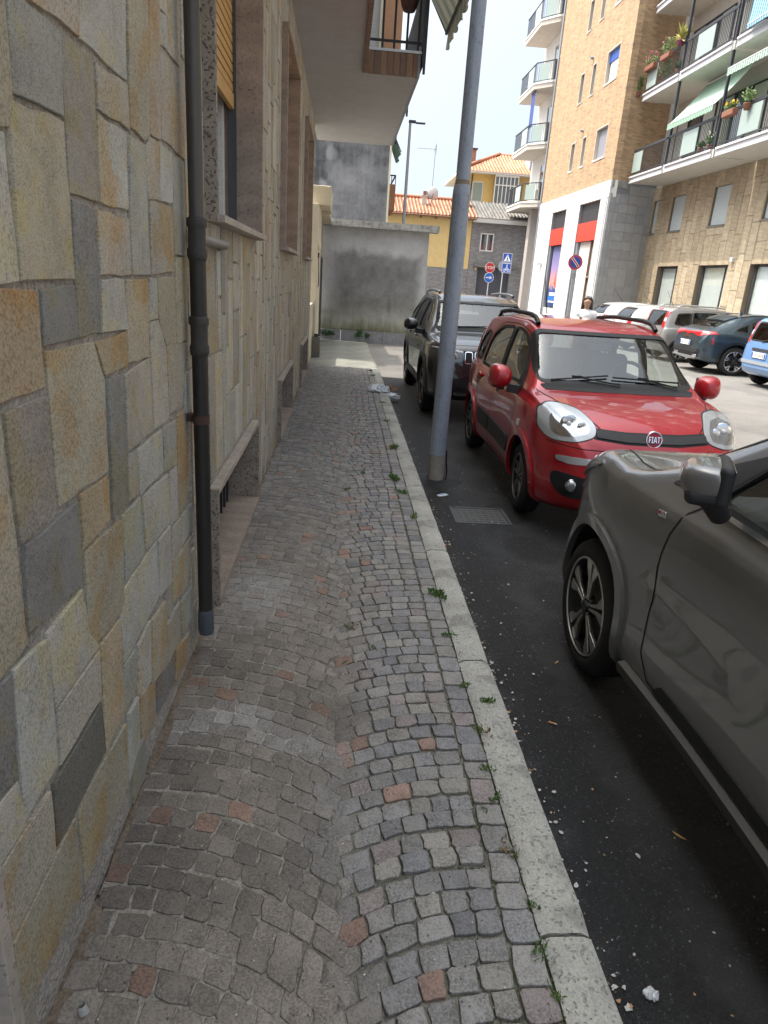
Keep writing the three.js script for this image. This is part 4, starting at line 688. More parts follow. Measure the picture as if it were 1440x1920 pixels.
// ---------- brick tower on the right ----------
const tileG = (x0, x1, y0, y1, z0, z1) => bx(x0, x1, y0, y1, z0, z1);
{
  const t = thing('brick_tower', 'tall yellowish brick apartment tower with white tiled ground floor and red shop panels', 'building'), X = 12, ZA = -33.6, ZB = -45.3, TOP = 26, G = 6.55;
  const R = rng(21), wins = [[-35.08, -36.7], [-38.14, -38.74], [-39.9, -40.56]], rows = []; for (let k = 0; k < 6; k++) rows.push([7.67 + 3.24 * k, 9.13 + 3.24 * k]);
  const face = []; let y = G; const strip = (a, b) => face.push(bx(X, X + 0.3, a, b, ZB, ZA));
  for (const [a, b] of rows) { strip(y, a); let z = ZA; for (const [n, f] of wins) { face.push(bx(X, X + 0.3, a, b, n, z)); z = f; } face.push(bx(X, X + 0.3, a, b, ZB, z)); y = b; } strip(y, TOP);
  part('brick_wall', face, MT.brick, t);
  const ret = prism([[X + 0.301, -ZA], [14.6, 34.46], [14.6, 45], [X + 0.301, 45]], TOP - G).rotateX(-Math.PI / 2); // outline (x, -z) raised upwards
  part('return_wall', metreUV(ret.translate(0, G, 0)), MT.brick, t); part('corner', bx(X, X + 0.301, G, TOP, ZA, ZA + 0.003), MT.brick, t);
  part('core', bx(X + 0.6, 22, -0.2, TOP - 0.1, -50.5, -45.01), MT.white, t); part('roof', bx(X - 0.2, 22, TOP, TOP + 0.3, -50.5, ZA + 0.3), MT.concrete, t);
  const frameM = mat([0.48, 0.43, 0.36], 0.7), blue = mat([0.02, 0.08, 0.35], 0.5);
  rows.forEach(([a, b], k) => wins.forEach(([n, f], i) => {
    const w = sub('window', t); part('surround', [bx(X - 0.03, X + 0.28, a, a + 0.06, f, n)], i === 0 || k === 0 ? MT.white : frameM, w); part('frame', [bx(X - 0.012, X + 0.28, a + 0.061, b, n - 0.06, n), bx(X - 0.012, X + 0.28, a + 0.061, b, f, f + 0.06), bx(X - 0.012, X + 0.28, b - 0.06, b, f + 0.061, n - 0.061)], frameM, w);
    if (i === 0 && k === 0) { for (let q = a + 0.07, j = 0; q < b - 0.1; q += 0.075, j++) part('shutter_slat', bx(X + 0.14, X + 0.165, q, q + 0.066, f + 0.061, n - 0.061), mat([0.26, 0.26, 0.29], 0.6), w); }
    else {
      part('pane', bx(X + 0.17, X + 0.18, a + 0.061, b - 0.061, f + 0.061, n - 0.061), MT.glassDark, w);
      if (i === 0) { part('shutter', bx(X + 0.1, X + 0.13, b - 0.5, b - 0.061, f + 0.061, n - 0.061), k === 1 ? blue : mat([0.3, 0.3, 0.32], 0.6), w); part('curtain', bx(X + 0.14, X + 0.16, a + 0.07, b - 0.5, f + 0.2, (n + f) / 2 - 0.05), MT.white, w); part('curtain', bx(X + 0.14, X + 0.16, a + 0.07, b - 0.5, (n + f) / 2 + 0.05, n - 0.2), MT.white, w); part('mullion', bx(X + 0.13, X + 0.17, a + 0.061, b - 0.061, (n + f) / 2 - 0.04, (n + f) / 2 + 0.04), MT.white, w); }
    }
  }));
  for (const y of [9.45, 12.69]) part('vent_pipe', [rod([X - 0.14, y, -38.9], [X + 0.02, y, -38.9], 0.07, 0.07, 12), new THREE.TorusGeometry(0.07, 0.02, 6, 14).rotateY(Math.PI / 2).translate(X - 0.14, y, -38.9)], MT.greyMetal, t);
  part('back_volume', bx(X + 0.32, 22, -0.2, TOP - 0.05, -45, -34.6), MT.concrete, t);
  // ground floor: white band, tiled piers, two shop openings
  part('white_band', [bx(X - 0.04, X + 0.3, 5.84, G, ZB, ZA + 0.03)], MT.white, t);
  const tones = [[0.78, 0.78, 0.78], [0.74, 0.745, 0.75], [0.82, 0.82, 0.815]].map((c) => tmat('stucco', c, 0.55, 0.001)), greys = [[0.43, 0.445, 0.475], [0.40, 0.415, 0.445], [0.455, 0.47, 0.495]].map((c) => tmat('stucco', c, 0.5, 0.001));
  for (const [a, b] of [[ZA, -34.6], [-37.55, -39.8], [-42.4, ZB]]) { part('pier', bx(X, X + 0.3, -0.2, 5.838, b, a), MT.greyMetal, t); const n = Math.round((a - b) / 0.56); for (let i = 0; i < n; i++) for (let y = 0, j = 0; y < 5.8; y += 0.49, j++) part('wall_tile', tileG(X - 0.03, X - 0.002, y + 0.006, Math.min(5.83, y + 0.484), b + (i + 1) * (a - b) / n - 0.006, b + i * (a - b) / n + 0.006), tones[Math.floor(R() * 3)], t); }
  { const d = V3(14.6 - X, 0, -0.86), L = d.length(), n = 5, m = new THREE.Matrix4().makeRotationY(Math.atan2(0.86, 14.6 - X)).setPosition(X, 0, ZA); part('return_base', metreUV(new THREE.BoxGeometry(L, G + 0.2, 0.2).translate(L / 2, (G - 0.2) / 2, -0.06).applyMatrix4(m)), MT.greyMetal, t);
    part('stone_cap', metreUV(new THREE.BoxGeometry(0.9, 0.3, 0.04).translate(0.45, G - 0.15, 0.058).applyMatrix4(m)), tmat('concrete', [0.42, 0.42, 0.40], 0.8, 0.002), t);
    for (let i = 0; i < n; i++) for (let y = 0; y < G - 0.05; y += 0.4) { if (i < 2 && y + 0.35 > G - 0.32) continue; part('wall_tile', metreUV(new THREE.BoxGeometry(L / n - 0.012, Math.min(0.388, G - y - 0.01), 0.03).translate((i + 0.5) * L / n, y + 0.2, 0.058).applyMatrix4(m)), greys[Math.floor(R() * 3)], t); } }
  const poster = canvasTex(256, 640, (c, w, h) => { const g = c.createLinearGradient(0, 0, 0, h); g.addColorStop(0, '#5d6390'); g.addColorStop(0.35, '#8f7fae'); g.addColorStop(0.6, '#cf8f86'); g.addColorStop(0.72, '#3c4f8c'); g.addColorStop(1, '#27406f'); c.fillStyle = g; c.fillRect(0, 0, w, h); c.fillStyle = '#d9603a'; c.beginPath(); c.moveTo(150, 250); c.lineTo(190, 430); c.lineTo(125, 430); c.fill(); c.strokeStyle = '#40302c'; c.lineWidth = 4; c.beginPath(); c.moveTo(150, 230); c.lineTo(150, 470); c.stroke(); c.fillStyle = '#e8e6e6'; c.fillRect(40, 490, 180, 34); c.fillStyle = '#2f6fbe'; c.fillRect(20, 530, 216, 44); c.fillStyle = '#e5d9d2'; c.fillRect(30, 580, 200, 18); for (let i = 0; i < 26; i++) { c.fillStyle = ['#e0a080', '#e7d2c0', '#b0586a'][i % 3]; c.fillRect((i * 61) % 240, 392 + (i * 37) % 70, 14, 8); } });
  [[-34.6, -37.55], [-39.8, -42.4]].forEach(([n, f], k) => {
    const s = sub('shopfront', t); part('reveal', [bx(X + 0.3, X + 0.5, -0.1, 5.84, f - 0.02, n + 0.02)], mat([0.08, 0.08, 0.085], 0.7), s); part('red_panel', bx(X + 0.02, X + 0.16, 4.05, 4.92, f + 0.02, n - 0.02, 0.01), mat([0.66, 0.045, 0.025], 0.5), s);
    for (let z = f + 0.03; z < n - 0.1; z += 0.105) part('grille_bar', bx(X + 0.12, X + 0.15, 4.921, 5.83, z, z + 0.075), mat([0.05, 0.05, 0.055], 0.5), s);
    part('post', [bx(X + 0.06, X + 0.2, -0.1, 4.049, f + 0.02, f + 0.2)], MT.greyMetal, s); part('post', [bx(X + 0.06, X + 0.2, -0.1, 4.049, n - 0.3, n - 0.22)], mat([0.2, 0.13, 0.09], 0.6), s);
    if (k) { const q = new THREE.PlaneGeometry(f * -1 + n - 0.75, 3.3).rotateY(-Math.PI / 2).translate(X + 0.2, 2.35, (n + f) / 2); part('poster', q, mat([1, 1, 1], 0.4, { map: poster }), s); part('sill', bx(X + 0.1, X + 0.28, -0.1, 0.6, f + 0.21, n - 0.31), MT.white, s); }
    else { part('blank_panel', bx(X + 0.2, X + 0.22, 0.3, 4.04, f + 0.25, n - 0.9), MT.white, s); part('door', bx(X + 0.2, X + 0.22, 0, 4.04, n - 0.78, n - 0.31), mat([0.5, 0.5, 0.52], 0.3), s); part('door_post', bx(X + 0.1, X + 0.2, 0, 4.049, n - 0.88, n - 0.8), mat([0.2, 0.13, 0.09], 0.6), s); part('crossbar', bx(X + 0.08, X + 0.19, 2.3, 2.4, n - 0.79, n - 0.31), mat([0.24, 0.16, 0.11], 0.6), s); }
  });
  part('wall_lamp', [bx(X - 0.25, X - 0.03, 3.0, 3.15, -43.6, -43.3, 0.02)], MT.lightMetal, t);
  // set-back end of the tower with its stack of corner balconies and the column below
  part('end_wall', bx(X + 0.35, X + 0.599, G - 0.2, TOP - 0.1, -50.4, ZB - 0.001), MT.white, t); part('column', bx(X - 0.15, X + 0.32, -0.2, 6.4, -47.6, -46.9, 0.01), tmat('stucco', [0.50, 0.46, 0.44], 0.7, 0.001), t); part('drainpipe', rod([X - 0.03, 0, ZB - 0.12], [X - 0.03, TOP, ZB - 0.12], 0.06), MT.greyMetal, t);
  const panelDark = mat([0.055, 0.05, 0.055], 0.6);
  for (let k = 0; k < 6; k++) {
    const u = 6.42 + 3.26 * k, b = sub('balcony', t), O = [[X + 0.35, 45.5], [X - 0.2, 45.5], [X - 1.05, 46.5], [X - 1.05, 50.3], [X + 0.35, 50.3]];
    part('slab', metreUV(prism(O, 0.24).rotateX(-Math.PI / 2).translate(0, u, 0)), tmat('stucco', [0.66, 0.62, 0.57], 0.9, 0.002), b); part('slab_edge', metreUV(prism(O.map(([x, z], i) => [x - (i && i < 4 ? 0.04 : 0), z - (i < 2 ? 0.04 : 0)]), 0.09).rotateX(-Math.PI / 2).translate(0, u + 0.241, 0)), MT.white, b);
    const y0 = u + 0.34, y1 = u + 1.38, seg = [[X + 0.33, -45.56], [X - 0.18, -45.56], [X - 1.0, -46.54], [X - 1.0, -50.2]], rails = [], bars = [];
    for (let i = 0; i < 3; i++) { const [a, c] = [seg[i], seg[i + 1]]; rails.push(bar([a[0], y1, a[1]], [c[0], y1, c[1]], 0.06, 0.05), bar([a[0], y0 + 0.08, a[1]], [c[0], y0 + 0.08, c[1]], 0.03, 0.03)); const L = Math.hypot(c[0] - a[0], c[1] - a[1]); for (let d = 0; d < L; d += 0.12) bars.push(rod([lerp(a[0], c[0], d / L), y0, lerp(a[1], c[1], d / L)], [lerp(a[0], c[0], d / L), y1, lerp(a[1], c[1], d / L)], 0.01, 0.01, 4)); }
    part('railing', rails, MT.darkMetal, b); part('railing_bars', bars, MT.darkMetal, b, null, 'stuff');
    part('side_panel', bar([X + 0.3, (y0 + y1) / 2, -45.53], [X - 0.17, (y0 + y1) / 2, -45.53], 0.02, 0.95), panelDark, b); part('glass_panel', bar([X - 1.03, (y0 + y1) / 2, -46.9], [X - 1.03, (y0 + y1) / 2, -48.2], 0.015, 0.85), MT.frosted, b); part('glass_panel', bar([X - 0.4, (y0 + y1) / 2, -45.85 + 0.06], [X - 0.85, (y0 + y1) / 2, -46.4 + 0.06], 0.015, 0.85), MT.frosted, b);
    part('door', [bx(X + 0.3, X + 0.349, u + 0.35, u + 2.6, -47.6, -45.9)], MT.glassDark, b); part('door_frame', [bx(X + 0.26, X + 0.30, u + 0.35, u + 2.65, -45.95, -45.85), bx(X + 0.26, X + 0.30, u + 0.35, u + 2.65, -46.8, -46.7), bx(X + 0.26, X + 0.30, u + 0.35, u + 2.65, -47.7, -47.6)], MT.white, b);
    if (k === 0) part('air_conditioner', bx(X - 0.25, X + 0.2, u + 0.34, u + 1.1, -47.0, -46.2, 0.03), MT.white, b);
  }
}
{ const t = thing('sun_blind', 'blue fabric sun blind hanging on a tower corner balcony', 'awning', [11.1, 0, -46.9]); const g = new THREE.PlaneGeometry(0.9, 1.9, 8, 2).rotateY(-Math.PI / 2).translate(0, 11.9, 0); part('fabric', g, mat([0.05, 0.07, 0.24], 0.85), t); part('roller', rod([0, 12.86, -0.45], [0, 12.86, 0.45], 0.04), MT.darkMetal, t); }

// ---------- beige apartment block set back beside the tower ----------
const LEV = [6.42, 9.70, 12.98, 16.26, 19.54], OUT = 12.75, SEG = [[-33.5, -30.12], [-29.92, -26.2], [-25.86, -22.1], [-21.7, -18], [-17.6, -13], [-12.5, -8], [-7.5, -3], [-2.5, 2], [2.5, 6.8]];
{
  const t = thing('beige_block', 'beige stone apartment block with long balconies set back behind the parked cars', 'building'), X = 14.4, R = rng(33), ZA = 7, ZB = -34.38, T = 22;
  const wins = [], doors = []; for (let i = 0; i < 11; i++) { wins.push([-33.62 + 3.72 * i - (i ? 0 : 0), -33.62 + 3.72 * i]); }
  const W = [[-33.62, -34.12], [-31.0, -32.2], [-27.36, -28.6], [-23.66, -24.9]], D = [[-30.5, -32.5], [-26.42, -28.68], [-22.7, -24.95]];
  for (let z = -20; z < 6; z += 3.7) { W.push([z, z - 1.25]); D.push([z + 0.6, z - 1.65]); }
  const holes = [...W.map(([n, f]) => [n, f, 4.42, 5.84]), ...D.map(([n, f]) => [n, f, -0.2, 2.95])];
  part('wall', [bx(X + 0.36, X + 0.6, -0.2, T, ZB, ZA)], mat([0.10, 0.095, 0.085], 0.9), t); part('side_walls', [bx(X + 0.6, 25, -0.2, T, ZA - 0.3, ZA), bx(24.7, 25, -0.2, T, ZB, ZA - 0.31)], MT.concrete, t); part('roof', bx(X - 1.6, 25.3, T, T + 0.3, ZB, ZA + 0.4), MT.concrete, t);
  const tones = [[0.47, 0.405, 0.305], [0.42, 0.36, 0.27], [0.50, 0.44, 0.335], [0.44, 0.375, 0.275]].map((c) => tmat('travertine', c.map((v) => v * 1.2), 0.75, 0.002));
  const edges = new Set([ZB, ZA]); for (const [n, f] of holes) { edges.add(n); edges.add(f); } const es = [...edges].sort((a, b) => a - b), far = [], step = 0.5;
  for (let i = 0; i + 1 < es.length; i++) {
    const a = es[i], b = es[i + 1]; if (b - a < 0.02) continue; const n = Math.max(1, Math.round((b - a) / step));
    for (let k = 0; k < n; k++) {
      const za = a + k * (b - a) / n, zb = a + (k + 1) * (b - a) / n, zc = (za + zb) / 2, cut = holes.filter(([nn, ff]) => zc < nn && zc > ff).map((h) => [h[2], h[3]]).sort((p, q) => p[0] - q[0]);
      let y = -0.2; const runs = []; for (const [c, d] of cut) { if (c > y) runs.push([y, c]); y = d; } runs.push([y, 6.42]);
      for (const [p, q] of runs) { let s = p + 0.0; const off = 0.35 + 0.9 * R(); let first = true; while (s < q - 0.02) { let e = Math.min(q, s + (first ? off : 1.28)); if (q - e < 0.18) e = q; first = false; const o = 0.006 * R(), g = bx(X - 0.0 - o, X + 0.35, s + 0.011, e - 0.011, za + 0.011, zb - 0.011), m = tones[Math.floor(R() * 4)]; if (zc < -22.5) part('stone_slab', g, m, t); else far.push(g); s = e; } }
    }
  }
  part('stone_cladding', far, tones[0], t, null, 'stuff'); part('joint_backing', holesWall(), mat([0.17, 0.14, 0.10], 0.95), t);
  function holesWall() { const o = []; for (let i = 0; i + 1 < es.length; i++) { const a = es[i], b = es[i + 1]; if (b - a < 0.02) continue; const zc = (a + b) / 2, cut = holes.filter(([nn, ff]) => zc < nn && zc > ff).map((h) => [h[2], h[3]]).sort((p, q) => p[0] - q[0]); let y = -0.2; for (const [c, d] of cut) { if (c > y) o.push(bx(X + 0.012, X + 0.34, y, c, a, b)); y = d; } o.push(bx(X + 0.012, X + 0.34, y, 6.41, a, b)); } return o; }
  const slatM = mat([0.50, 0.56, 0.58], 0.55);
  W.slice(0, 4).forEach(([n, f]) => { const w = sub('window', t); for (let y = 4.46; y < 5.78; y += 0.082) part('shutter_slat', bx(X + 0.09, X + 0.115, y, y + 0.074, f + 0.01, n - 0.01), slatM, w); part('sill', bx(X - 0.05, X + 0.3, 4.37, 4.418, f - 0.04, n + 0.04), tmat('concrete', [0.3, 0.29, 0.27], 0.8, 0.002), w); });
  D.slice(0, 3).forEach(([n, f]) => { const s = sub('shop_window', t); part('blind', bx(X + 0.26, X + 0.27, -0.1, 2.88, f + 0.1, n - 0.05), MT.white, s); part('frame', [bx(X + 0.18, X + 0.25, -0.1, 2.94, f + 0.01, f + 0.12), bx(X + 0.18, X + 0.25, -0.1, 2.94, n - 0.07, n - 0.01), bx(X + 0.18, X + 0.25, 2.87, 2.94, f + 0.121, n - 0.071), bx(X + 0.2, X + 0.25, -0.1, 2.869, n - 0.55, n - 0.51)], mat([0.06, 0.055, 0.055], 0.5), s); part('pane', bx(X + 0.215, X + 0.222, -0.1, 2.869, f + 0.121, n - 0.551), MT.pane, s); });
  for (let i = 3; i < W.length; i++) if (i > 3) part('shutter', bx(X + 0.2, X + 0.23, 4.42, 5.84, W[i][1], W[i][0]), slatM, t); for (let i = 3; i < D.length; i++) part('blind', bx(X + 0.26, X + 0.28, -0.1, 2.95, D[i][1], D[i][0]), MT.white, t);
  part('wall_box', bx(X - 0.12, X - 0.008, 3.05, 3.2, -26.2, -26.05, 0.01), MT.white, t);
  // upper storeys
  part('upper_wall', bx(X + 0.05, X + 0.35, 6.421, T, ZB, ZA), tmat('stucco', [0.66, 0.63, 0.60], 0.9, 0.002), t);
  LEV.forEach((u, L) => SEG.forEach(([f, n], s) => {
    const detail = s < 3 && L < 4, b = sub('balcony', t), y0 = u + 0.30, y1 = u + 1.34;
    part('slab', bx(OUT + 0.06, X + 0.049, u, u + 0.26, f - (s ? 0.1 : 0), n + 0.1), tmat('stucco', [0.68, 0.66, 0.62], 0.9, 0.002), b); part('fascia', [bx(OUT, OUT + 0.059, u - 0.012, u + 0.05, f, n), bx(OUT + 0.02, OUT + 0.059, u + 0.051, u + 0.2, f, n), bx(OUT - 0.03, OUT + 0.059, u + 0.201, u + 0.27, f, n)], mat([0.52, 0.51, 0.53], 0.7), b);
    part('railing', [bx(OUT + 0.02, OUT + 0.07, y1 - 0.09, y1, f + 0.03, n - 0.03), bx(OUT + 0.03, OUT + 0.06, y0 + 0.06, y0 + 0.09, f + 0.03, n - 0.03)], MT.darkMetal, b);
    if (s > 4) return;
    const m = (f + n) / 2, gp = L === 0 ? [f + 0.06, f + 1.0] : s === 0 ? [f + 0.15, f + 1.1] : [m - 0.9, m + 0.35], gz = L === 0 && s ? [m - 0.7, m + 0.5] : gp, bars = []; for (let z = f + 0.08; z < n; z += 0.115) if (z < gz[0] - 0.02 || z > gz[1] + 0.02) bars.push(bx(OUT + 0.037, OUT + 0.053, y0 - 0.02, y1 - 0.09, z - 0.008, z + 0.008)); part('railing_bars', bars, MT.darkMetal, b, null, 'stuff');
    part('glass_panel', bx(OUT + 0.035, OUT + 0.05, y0 + 0.12, y1 - 0.12, gz[0], gz[1]), MT.frosted, b); if (s < 3) part('post', bx(OUT + 0.06, OUT + 0.15, u + 0.26, u + 3.27, n - 0.02, n + 0.07), MT.darkMetal, b);
    if (detail) { const x = X + 0.0; for (let k = 0; k < 3; k++) { const z = f + 0.35 + k * 1.12, d = sub('glazing', t); part('frame', [bx(x, x + 0.05, y0, y0 + 2.35, z, z + 0.06), bx(x, x + 0.05, y0, y0 + 2.35, z + 1.0, z + 1.06), bx(x, x + 0.05, y0 + 2.29, y0 + 2.35, z + 0.061, z + 0.999)], MT.darkMetal, d); part('pane', bx(x + 0.02, x + 0.035, y0, y0 + 2.289, z + 0.061, z + 0.999), k === 1 ? MT.glassDark : tmat('stucco', [0.52, 0.52, 0.49], 0.5, 0.001), d); } }
  }));
}
const stripeTex = (a, b, n) => { const c = canvasTex(256, 32, (g, w, h) => { g.fillStyle = a; g.fillRect(0, 0, w, h); g.fillStyle = b; for (let i = 0; i < 8; i++) g.fillRect(i * 32, 0, 15, h); }); c.wrapS = c.wrapT = THREE.RepeatWrapping; c.repeat.set(n / 8, 1); return c; };
function slopedAwning(label, z0, z1, top, bot, tex, val) {
  const t = thing('awning', label, 'awning'), g = new THREE.PlaneGeometry(1, 1, 16, 8), p = g.attributes.position; for (let i = 0; i < p.count; i++) { const a = p.getX(i) + 0.5, b = p.getY(i) + 0.5; p.setXYZ(i, lerp(bot[0], top[0], b), lerp(bot[1], top[1], b) - 0.06 * Math.sin(Math.PI * b), lerp(z0, z1, a)); }
  g.computeVertexNormals(); const m = phys([0.95, 0.95, 0.95], { roughness: 0.9, map: tex, transmission: 0.3, thickness: 0 }); part('fabric', g, m, t);
  const v = new THREE.PlaneGeometry(1, 1, 96, 3), q = v.attributes.position; for (let i = 0; i < q.count; i++) { const a = q.getX(i) + 0.5, b = 0.5 - q.getY(i); q.setXYZ(i, bot[0] - 0.02, bot[1] - b * (val + 0.03 * Math.abs(Math.sin(a * 45))), lerp(z0, z1, a)); } v.computeVertexNormals(); part('valance', v, m, t); part('front_bar', rod([bot[0], bot[1], z0], [bot[0], bot[1], z1], 0.03), MT.lightMetal, t); part('roller', rod([top[0], top[1], z0], [top[0], top[1], z1], 0.05), MT.lightMetal, t);
}
slopedAwning('pale mint striped awning lowered over the first balcony of the beige block', -29.9, -26.35, [13.9, 9.62], [12.6, 8.1], stripeTex('#b4cfb9', '#6c9c84', 26), 0.17);
slopedAwning('green striped awning mostly rolled up over the first balcony, nearer the corner', -25.7, -22.2, [13.4, 9.35], [12.55, 9.0], stripeTex('#d3ddd0', '#5f9080', 26), 0.2);
slopedAwning('blue and white striped blind hanging down over an upper balcony of the beige block', -25.0, -22.1, [12.72, 12.6], [12.56, 10.05], stripeTex('#a9ccd6', '#3f88a6', 22), 0.1);
// balcony plants
function potPlant(label, x, y, z, kind, seed) {
  const t = thing('potted_plant', label, 'potted plant', [x, y, z]), s = kind.size ?? 0.8, pot = [[0, 0], [0.11, 0], [0.15, 0.2], [0.165, 0.2], [0.165, 0.24], [0.14, 0.24], [0.13, 0.2], [0, 0.2]].map((p) => new THREE.Vector2(p[0] * s, p[1] * s));
  if (kind.box) part('planter', new RoundedBoxGeometry(0.22, 0.2, kind.box, 2, 0.03).translate(0, 0.1, 0), MT.terracotta, t); else part('pot', new THREE.LatheGeometry(pot, 18), kind.pot ?? MT.terracotta, t);
  const h = kind.h, w = kind.box ? kind.box / 2 : kind.w; if (kind.blade) part('foliage', leaves(46, () => [0, 0.22, 0], [0.04, 0.02, 0.04], kind.blade, seed, 0.12), kind.leaf ?? MT.leafPale, t); else { part('foliage', leaves(kind.n ?? 160, () => [0, 0.22 * s + h / 2, 0], [kind.w, h / 2, w], 0.1, seed), kind.leaf ?? MT.leaf, t); part('stem', rod([0, 0.15, 0], [0.02, 0.2 + h * 0.7, 0.02], 0.012), MT.leaf, t); }
  if (kind.flower) part('flowers', leaves(kind.fn ?? 60, () => [0, 0.25 * s + h * 0.7, 0], [kind.w * 1.05, h * 0.45, w * 1.05], 0.075, seed + 7, 0.8), mat(kind.flower, 0.7), t);
}
const pk = [0.55, 0.05, 0.18], rd = [0.6, 0.04, 0.05], yl = [0.75, 0.45, 0.02];
potPlant('trailing plant with pink flowers at the far end of the second balcony rail', 12.68, 10.75, -32.9, { h: 0.45, w: 0.2, box: 0.9, flower: pk, n: 220, leaf: MT.leafPale }, 601);
potPlant('tall leafy plant with pinkish flowers in the middle of the second balcony rail', 12.68, 10.75, -31.4, { h: 0.6, w: 0.2, box: 0.8, flower: [0.5, 0.2, 0.2], n: 240, leaf: MT.leafPale, fn: 26 }, 602);
potPlant('spiky yellow-green agave on the corner of the second balcony rail', 12.72, 10.95, -30.35, { h: 0.4, w: 0.1, blade: 0.5, leaf: mat([0.36, 0.34, 0.10], 0.6), pot: mat([0.2, 0.03, 0.08], 0.6) }, 603);
potPlant('orange terracotta pot with a small plant standing at the second balcony edge', 12.9, 9.99, -30.5, { h: 0.3, w: 0.12 }, 604);
potPlant('green bushy plant standing low behind the second balcony railing', 12.95, 9.99, -31.9, { h: 0.9, w: 0.28, n: 300, leaf: MT.leafPale }, 605);
potPlant('dark cactus-like plant hanging outside the far end of the second balcony', 12.62, 9.9, -33.7, { h: 0.6, w: 0.16, n: 160 }, 606);
potPlant('planter with yellow flowers on the first balcony rail by the mint awning', 12.66, 7.5, -25.2, { h: 0.22, w: 0.14, box: 0.7, flower: yl }, 607);
potPlant('pale green bush on the first balcony rail beside the yellow flowers', 12.68, 7.5, -24.2, { h: 0.45, w: 0.2, leaf: MT.leafPale }, 608);
potPlant('tall red-flowered geranium on the nearest first balcony rail', 12.7, 7.72, -22.9, { h: 0.8, w: 0.16, flower: rd, fn: 24, leaf: MT.leafPale }, 609);
potPlant('small white-flowered plant in a clay pot at the first balcony edge', 12.9, 6.71, -26.6, { h: 0.35, w: 0.2, flower: [0.8, 0.78, 0.72], fn: 40 }, 610);
potPlant('little clay pot with green leaves further along the first balcony edge', 12.9, 6.71, -27.3, { h: 0.2, w: 0.14, size: 0.8 }, 611);
struct('far_pavement', bx(13.75, 14.39, -0.2, 0.0, -34.3, 7), MT.concrete); struct('far_kerb', bx(13.6, 13.748, -0.2, -0.004, -34.3, 7), MT.kerb);

// ---------- cars ----------
// curve through [t, value] pairs without overshoot
function pchip(P) {
  const n = P.length, h = [], d = [], m = []; for (let i = 0; i < n - 1; i++) { h[i] = P[i + 1][0] - P[i][0]; d[i] = (P[i + 1][1] - P[i][1]) / h[i]; }
  for (let i = 0; i < n; i++) { if (i === 0) m[i] = d[0]; else if (i === n - 1) m[i] = d[n - 2]; else if (d[i - 1] * d[i] <= 0) m[i] = 0; else { const a = 2 * h[i] + h[i - 1], b = h[i] + 2 * h[i - 1]; m[i] = (a + b) / (a / d[i - 1] + b / d[i]); } }
  return (t) => { if (t <= P[0][0]) return P[0][1]; if (t >= P[n - 1][0]) return P[n - 1][1]; let i = 0; while (t > P[i + 1][0]) i++; const s = (t - P[i][0]) / h[i], s2 = s * s, s3 = s2 * s; return P[i][1] * (2 * s3 - 3 * s2 + 1) + h[i] * m[i] * (s3 - 2 * s2 + s) + P[i + 1][1] * (3 * s2 - 2 * s3) + h[i] * m[i + 1] * (s3 - s2); };
}
